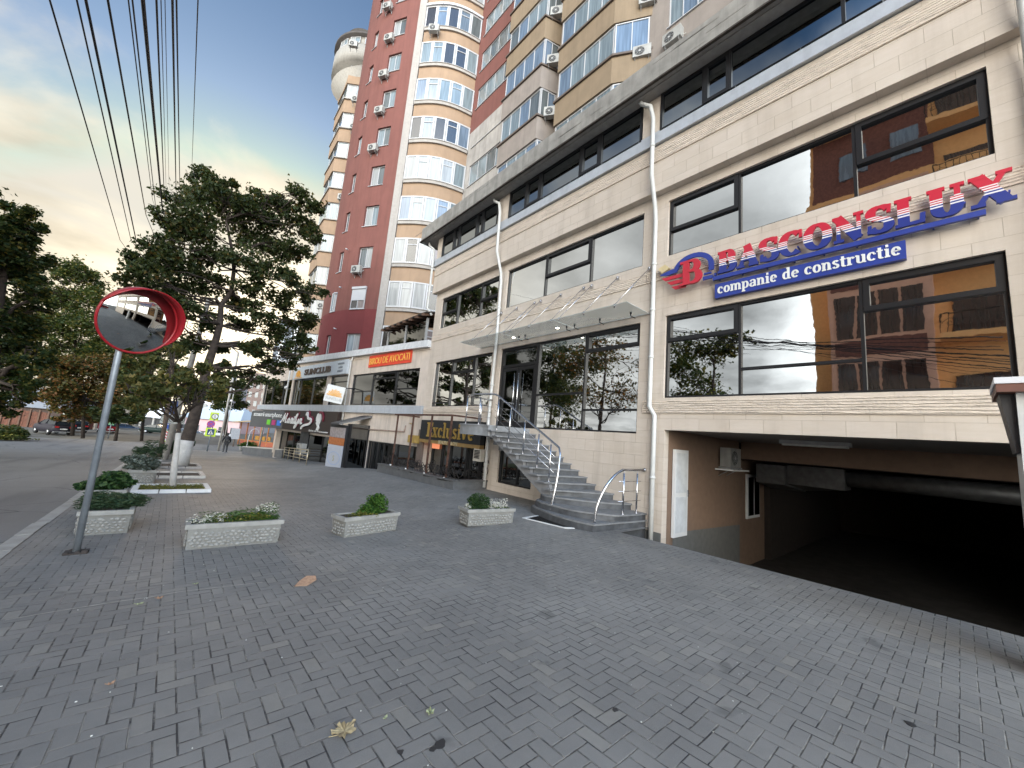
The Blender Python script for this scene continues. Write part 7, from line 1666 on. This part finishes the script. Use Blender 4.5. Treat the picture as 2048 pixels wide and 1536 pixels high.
FN = thing('panel_fence', 'pale slatted panel fence above the roofs of the parked cars', 'fence', tuple(put_at(108, 850, 60)))
F, L_, z0 = plain_frame(92, 124, 856, 58); b = MB(); zt_ = F.px(108, 820)[1]
for q in range(6): b.fbox(F, q*L_/6, (q+.85)*L_/6, z0, zt_, -.03, .03)
b.build('panels', mat('pale panels', (.40, .40, .34), .7, var=.1), FN)
FN = thing('brick_fence', 'dark red brick wall with pale pillars beside the red car', 'fence', tuple(put_at(180, 862, 56)))
F, L_, z0 = plain_frame(150, 205, 864, 56, 60); b = MB(); b.fbox(F, 0, L_, z0-.5, F.px(180, 830)[1], -.2, 0); b.build('wall', mat('dark red brick', (.13, .045, .03), .9, var=.35, vs=4), FN)
b = MB(); b.fbox(F, L_*.6, L_*.68, z0-.5, F.px(180, 846)[1], .0, .25); b.fbox(F, L_*.9, L_*.96, z0-.5, F.px(180, 846)[1], .0, .25); b.build('pillar', mat('pale pillar', (.5, .42, .33), .8), FN)
# kiosk terrace at the end of the wing
KI = thing('cafe_terrace', 'orange timber cafe terrace with sloping canopy and red brown panels', 'kiosk', tuple(put_at(520, 900, 52)))
F, L_, z0 = plain_frame(473, 545, 898, 54, 52); zt_ = F.px(500, 845)[1]
ORW = mat('orange timber', (.42, .16, .05), .7, var=.3, vs=3)
b = MB(); b.fbox(F, -.2, L_, z0-.5, z0+.25, -4, 0); b.build('deck', ORW, KI)
b = MB(); b.fbox(F, .4, L_, z0+.3, z0+1.3, -.1, 0); b.build('panel', mat('red brown panel', (.36, .10, .055), .7, var=.15), KI)
b = MB()
for q in fr(0, L_, 5): b.fbox(F, q-.06, q+.06, z0, zt_, -.1, .02)
b.fbox(F, 0, L_, z0+1.31, z0+1.42, -.12, .04); b.build('post', ORW, KI)
b = MB(); b.add([F.p(-.6, zt_-.2, .9), F.p(L_, zt_+.5, .9), F.p(L_, zt_+1.1, -4), F.p(-.6, zt_+.3, -4), F.p(-.6, zt_-.05, .9), F.p(L_, zt_+.65, .9), F.p(L_, zt_+1.25, -4), F.p(-.6, zt_+.45, -4)], [(0, 3, 2, 1), (4, 5, 6, 7), (0, 1, 5, 4), (1, 2, 6, 5), (2, 3, 7, 6), (3, 0, 4, 7)]); b.build('canopy', mat('straw canopy', (.50, .36, .20), .7, var=.25, vs=4), KI)
for q in (1.2, 2.4, 3.4):
    b = MB(); b.fbox(F, q, q+.7, z0+1.45, z0+2.0, -1.6, -1.5); b.build('chair_back', mat('yellow chair', (.5, .26, .05), .6), KI)
# grey box on a post and a slim rail beside the terrace
p = put_at(466, 893, 47); s = thing('notice_board', 'grey notice board on short legs beside the cafe terrace', 'notice board', tuple(p)); F = facing(p); 
b = MB(); b.fbox(F, -.45, .45, .9, 2.2, 0, .08); b.build('board', mat('grey board', (.33, .34, .36), .6), s); b = MB(); b.tube([F.p(0, -.1, .04), F.p(0, .9, .04)], .06, 6); b.build('leg', TIM, s)
p = gnd(492, 903); s = thing('bent_rail', 'tall bent pale steel rail rising from the low stone wall', 'railing', tuple(p)); b = MB(); b.tube(smooth3([p+Vector((0, .2, .5)), p+Vector((.05, .2, 1.6)), p+Vector((.2, .2, 2.2)), p+Vector((.6, .2, 2.35)), p+Vector((.9, .2, 2.0))]), .035, 6); b.build('tube', PIPE_M, s)

# ------------------------------------------------------------------ orange house across the road (seen in the mirror windows)
XO_ = -11.5; XV = 2*D-XO_
def mv(px_, py_): q = onX(px_, py_, XV); return q.y, q.z
OH = thing('orange_house', 'tall orange and brown house with balconies, seen mirrored in the office windows', 'house', (XO_-4, -4, 0))
ORH = mat('orange render', (.76, .42, .18), .85, var=.08, bump=.003); ORP = mat('salmon trim', (.62, .36, .26), .8, var=.05); BRB = mat('brown brick', (.16, .065, .05), .85, var=.25, vs=8)
yE = mv(1625, 700)[0]; ztop = 26; FO = Frame((XO_, 0, 0), (0, 1, 0), (1, 0, 0))
b = MB(); b.box(XO_-9, XO_, -8, yE, -.5, ztop); b.build('wall', ORH, OH)
def mrect(x0, y0, x1, y1): a0, z0_ = mv(x0, y1); a1, z1_ = mv(x1, y0); return min(a0, a1), max(a0, a1), z0_, z1_
zf0 = mv(1720, 790)[1]; 
yb0, yb1 = .4, 4.5; yE = 5.35
b = MB(); b.box(XO_+.001, XO_+1.2, yb0, yb1, 1.0, 17.5); b.build('bay_wall', ORP, OH)
for zz in (3.9, 7.9, 11.9, 15.8): b = MB(); b.box(XO_+1.2, XO_+1.24, yb0+.2, yb1-.2, zz, zz+.9); b.build('brick_panel', BRB, OH)
BG = m_rglass('brown glass', (.045, .022, .018, 1), .1)
for zz in (5.0, 9.0, 13.0):
    for i in range(4):
        y_ = yb0+.25+(yb1-yb0-.5)*i/4; b = MB(); b.box(XO_+1.2, XO_+1.23, y_+.06, y_+(yb1-yb0-.5)/4-.06, zz, zz+2.5); b.build('window', BG, OH)
b = MB(); b.box(XO_+1.2, XO_+1.25, yb0+.3, yb1-.6, -.3, 2.2); b.build('garage_door', mat('dark red door', (.09, .012, .012), .6, var=.1), OH)
for zz in (4.6, 8.6, 12.6, 16.6, 20.4):
    y1_ = yb0-.2; y0_ = y1_-3.2
    b = MB(); b.box(XO_, XO_+1.5, y0_, y1_, zz-.25, zz); b.build('balcony_slab', ORH, OH)
    b = MB()
    for q in fr(y0_, y1_, 14): b.tube([(XO_+1.45, q, zz), (XO_+1.45, q, zz+1.0)], .02, 4)
    b.tube([(XO_+1.45, y0_, zz+1.0), (XO_+1.45, y1_, zz+1.0)], .03, 5); b.tube([(XO_, y1_, zz+1.0), (XO_+1.45, y1_, zz+1.0)], .03, 5)
    for q in fr(y0_+.3, y1_-.3, 5): scroll(b, (XO_+1.48, q, zz+.5), (0, 1, 0), (0, 0, 1), .26, 1.5)
    b.build('balcony_rail', IRON, OH); b = MB(); b.box(XO_+.001, XO_+.05, y0_+.6, y1_-.4, zz, zz+2.2); b.build('balcony_door', BG, OH)
b = MB(); b.box(XO_+.001, XO_+.7, -8, yE+.2, 17.5, 18.1); b.box(XO_+.001, XO_+1.0, .0, yE+.2, 22.6, 23.6); b.box(XO_-9, XO_+.5, -8.2, yE+.3, ztop, ztop+.3); b.build('cornice', ORH, OH)
b = MB(); b.box(XO_+.001, XO_+.15, .1, yE, 18.11, 22.59); b.box(XO_+.001, XO_+.15, -8, -4.2, 18.11, 22.59); b.build('attic_cladding', BRB, OH)
for y_ in (yE-1.5, yE-3.6): b = MB(); b.box(XO_+.151, XO_+.2, y_-1.2, y_, 19.4, 21.2); b.build('attic_window', RG[1], OH)
b = MB(); b.box(XO_+.001, XO_+.04, yE-1.3, yE-.35, .9, 2.5); b.build('side_window', BG, OH)
ac((XO_+.05, yE-.85, .2), (1, 0, 0), 'air conditioner mirrored low in the right hand office window', None, 1.1)
# low houses further along, their roofs show in the mirror glass
for i, (y_, w_, h_) in enumerate(((8, 6, 2.6), (17, 7, 2.3), (29, 8, 2.6))):
    z_ = lerpt(BASE_T, y_); t = thing('street_house', ['small gabled house across the road nearest the orange house, seen mirrored', 'middle gabled house across the road, seen mirrored in the glass', 'farthest gabled house across the road, seen mirrored in the glass'][i], 'house', (-20, y_, z_), 'gabled houses across the road')
    b = MB(); b.box(-25, -17, y_-w_/2, y_+w_/2, z_-.5, z_+h_); b.build('wall', mat('ochre house wall', (.30, .24, .17), .9, var=.15), t)
    b = MB(); b.add([(-25.4, y_-w_/2-.4, z_+h_), (-16.6, y_-w_/2-.4, z_+h_), (-16.6, y_+w_/2+.4, z_+h_), (-25.4, y_+w_/2+.4, z_+h_), (-25.4, y_, z_+h_+1.7), (-16.6, y_, z_+h_+1.7)], [(0, 1, 5, 4), (2, 3, 4, 5), (1, 2, 5), (3, 0, 4), (0, 3, 2, 1)]); b.build('roof', mat('brown tile roof', (.12, .06, .045), .9, var=.25), t)
def mtree(label, y_, x_, h_, m_, n, lean=0, seed=50, lobes_=None, size=.2):
    base = Vector((x_, y_, lerpt(BASE_T, y_)-.1)); tr_ = [base, base+Vector((0, lean*.3, h_*.35)), base+Vector((0, lean*.6, h_*.6)), base+Vector((0, lean, h_*.8))]
    rnd = random.Random(seed); lb_ = []
    for _ in range(lobes_ or 9): v = Vector((rnd.uniform(-1, 1), rnd.uniform(-1, 1), rnd.uniform(-.5, 1))); r = h_*rnd.uniform(.09, .15); lb_.append((base+Vector((v.x*h_*.2, lean+v.y*h_*.22, h_*(.62+.32*v.z))), r, r*r))
    return tree('mirrored_tree', label, base, tr_, [.2, .15, .1, .06], lb_, n, size, m_, seed, shape='maple', group='trees across the road seen mirrored', sub=8, subr=.45)
mtree('young tree across the road mirrored in the big right window', 10.9, -10.6, 11, LGN, 5200, .2, 51, 13, .24)
mtree('sparse tree across the road mirrored beside the glass entrance', 20.9, -10.6, 13, LA, 3200, -.4, 52, 16, .24)
mtree('leafy tree across the road mirrored in the entrance glass', 27.0, -11, 13.5, LM, 11000, 0, 53, 16, .24)
mtree('nearly bare tree mirrored at the left of the right window', 13.9, -10.4, 9, LA, 60, .3, 54, 9)

# ------------------------------------------------------------------ white gate post at the right edge
p0 = onX(2030, 775, 6.0); s = thing('gate_post', 'white post with flat cap and dark bracket cut by the right edge', 'post', (6.0, p0.y-.25, 0))
zc_ = onX(2000, 770, 6.0).z
b = MB(); b.box(6.0, 6.5, p0.y-.5, p0.y, -.1, zc_-.02); b.box(5.985, 6.0, p0.y-.5, p0.y-.07, -.1, zc_-.03); b.build('post', PIPE_M, s)
cl = onX(1985, 750, 6.0)
b = MB(); b.box(5.9, 6.7, p0.y-.9, cl.y, zc_, zc_+.06); b.build('cap', mat('white cap', (.72, .72, .74), .5, var=.05), s)
b = MB(); b.box(5.91, 6.7, p0.y-.9, cl.y-.01, zc_-.08, zc_-.003); b.build('cap_edge', mat('brown edge', (.16, .07, .05), .6), s)
b = MB(); b.prism([(6.05, cl.y-.03, zc_-.085), (6.05, cl.y-.10, zc_-.65), (6.05, p0.y+.005, zc_-.65), (6.05, p0.y+.005, zc_-.085)], (.4, 0, 0)); b.build('bracket', mat('dark bracket', (.045, .043, .045), .6), s)

# ------------------------------------------------------------------ fallen leaves and litter
def fallen(px_, py_, size, outline, rz, m_, label, curl=.02, cat='leaf'):
    p = gnd(px_, py_); k_ = len(outline); b = MB(); c = MB(); vs = [Vector((0, 0, .008))]
    for i, (x, y) in enumerate(outline): r = math.hypot(x, y); vs.append(Vector((x*size, y*size, .006+curl*abs(math.sin(i*1.7+x*2))*r)))
    b.add(vs, [(0, i+1, (i+1) % k_+1) for i in range(k_)]); b.tube([(0, 0, .006), (-.5*size, .1*size, .01), (-1.0*size, .35*size, .02)], .0022, 4)
    o = b.build('fallen_leaf', m_); o.location = (p.x, p.y, p.z); o.rotation_euler = (0, 0, rz); return tag(o, label, cat, 'fallen leaves on the paving')
maple_o = []
for i in range(30):
    a = 2*math.pi*i/30; lob_ = abs(math.cos(2.5*a+.2)); r = .52+.36*lob_**1.3+(.06 if i % 2 else -.05); maple_o.append((r*math.cos(a), r*math.sin(a)*.9))
oval_o = [(math.cos(a)*.62, math.sin(a)*.34) for a in [2*math.pi*i/14 for i in range(14)]]
LFT = mat('dry leaf tan', (.36, .22, .14), .8, var=.25, vs=30); LFY = mat('dry leaf yellow', (.38, .30, .17), .8, var=.4, vs=25); LFG = mat('pale green leaf', (.32, .35, .20), .8, var=.2, vs=30)
def tent(px_, py_, m_, label):
    p = gnd(px_, py_); b = MB(); b.add([(-.135, -.015, .01), (-.02, -.075, .004), (.11, -.04, .03), (.13, .03, .055), (.05, .075, .06), (-.04, .05, .035), (.01, 0, .03)], [(0, 1, 6), (1, 2, 6), (2, 3, 6), (3, 4, 6), (4, 5, 6), (5, 0, 6)]); b.tube([(.02, -.01, .01), (-.02, -.1, .01)], .003, 4)
    o = b.build('fallen_leaf', m_); o.location = (p.x, p.y, p.z); o.rotation_euler.z = .25; return tag(o, label, 'leaf', 'fallen leaves on the paving')
tent(610, 1168, LFT, 'curled tan leaf lying left of centre, the largest one')
fallen(688, 1465, .085, maple_o, .5, LFY, 'yellow and brown maple leaf near the bottom of the view', .03)
fallen(860, 1429, .032, maple_o, 1.2, LFG, 'small pale green leaf right of the yellow maple leaf', .03)
fallen(771, 1438, .025, oval_o, .8, LFG, 'tiny pale leaf scrap between the maple leaf and the green leaf', .02)
fallen(392, 1169, .035, oval_o, .3, LFG, 'small pale leaf left of the curled tan leaf', .02)
fallen(320, 1198, .04, oval_o, .1, LFT, 'small brown leaf on the paving seam', .04); fallen(280, 1209, .045, oval_o, .4, LFG, 'pale green leaf at the left end of the paving seam', .02)
fallen(222, 1370, .03, oval_o, .5, LFT, 'tiny tan leaf near the left side of the paving', .03)
P_ = [gnd(x, y) for x, y in ((10, 1241), (120, 1222), (240, 1203), (300, 1195), (360, 1184), (430, 1176), (525, 1165))]; b = MB()
for p, q in zip(P_, P_[1:]):
    w_ = Vector((0, .007, 0)); b.quad(p-w_+Vector((0, 0, .004)), q-w_+Vector((0, 0, .004)), q+w_+Vector((0, 0, .004)), p+w_+Vector((0, 0, .004)))
struct(b.build('paving_seam', mat('pale mortar', (.36, .34, .30), .9, var=.3, vs=9)))
rl2 = random.Random(9); b = MB()
for _ in range(170):
    x, y = rl2.uniform(-.8, 6.5), rl2.uniform(.9, 8.5); z = g(x, y); r = rl2.uniform(.002, .006); b.box(x-r, x+r, y-r*.6, y+r*.6, z, z+.004)
tag(b.build('litter', mat('pale litter', (.6, .6, .56), .8)), 'tiny white specks of litter over the grey paving', 'litter', kind='stuff')
b = MB()
for px_, py_, r in ((880, 1489, .035), (866, 1499, .018), (801, 1505, .016), (1230, 1420, .02), (1822, 1449, .03), (1640, 1180, .03)):
    p = gnd(px_, py_); b.prism([(p.x+r*random.uniform(.7, 1.3)*math.cos(a), p.y+r*random.uniform(.7, 1.3)*math.sin(a), p.z+.002) for a in [2*math.pi*i/11 for i in range(11)]], (0, 0, .002))
tag(b.build('paving_stain', mat('oil stain', (.03, .03, .032), .5)), 'small dark oil spots on the paving', 'stain', kind='stuff')
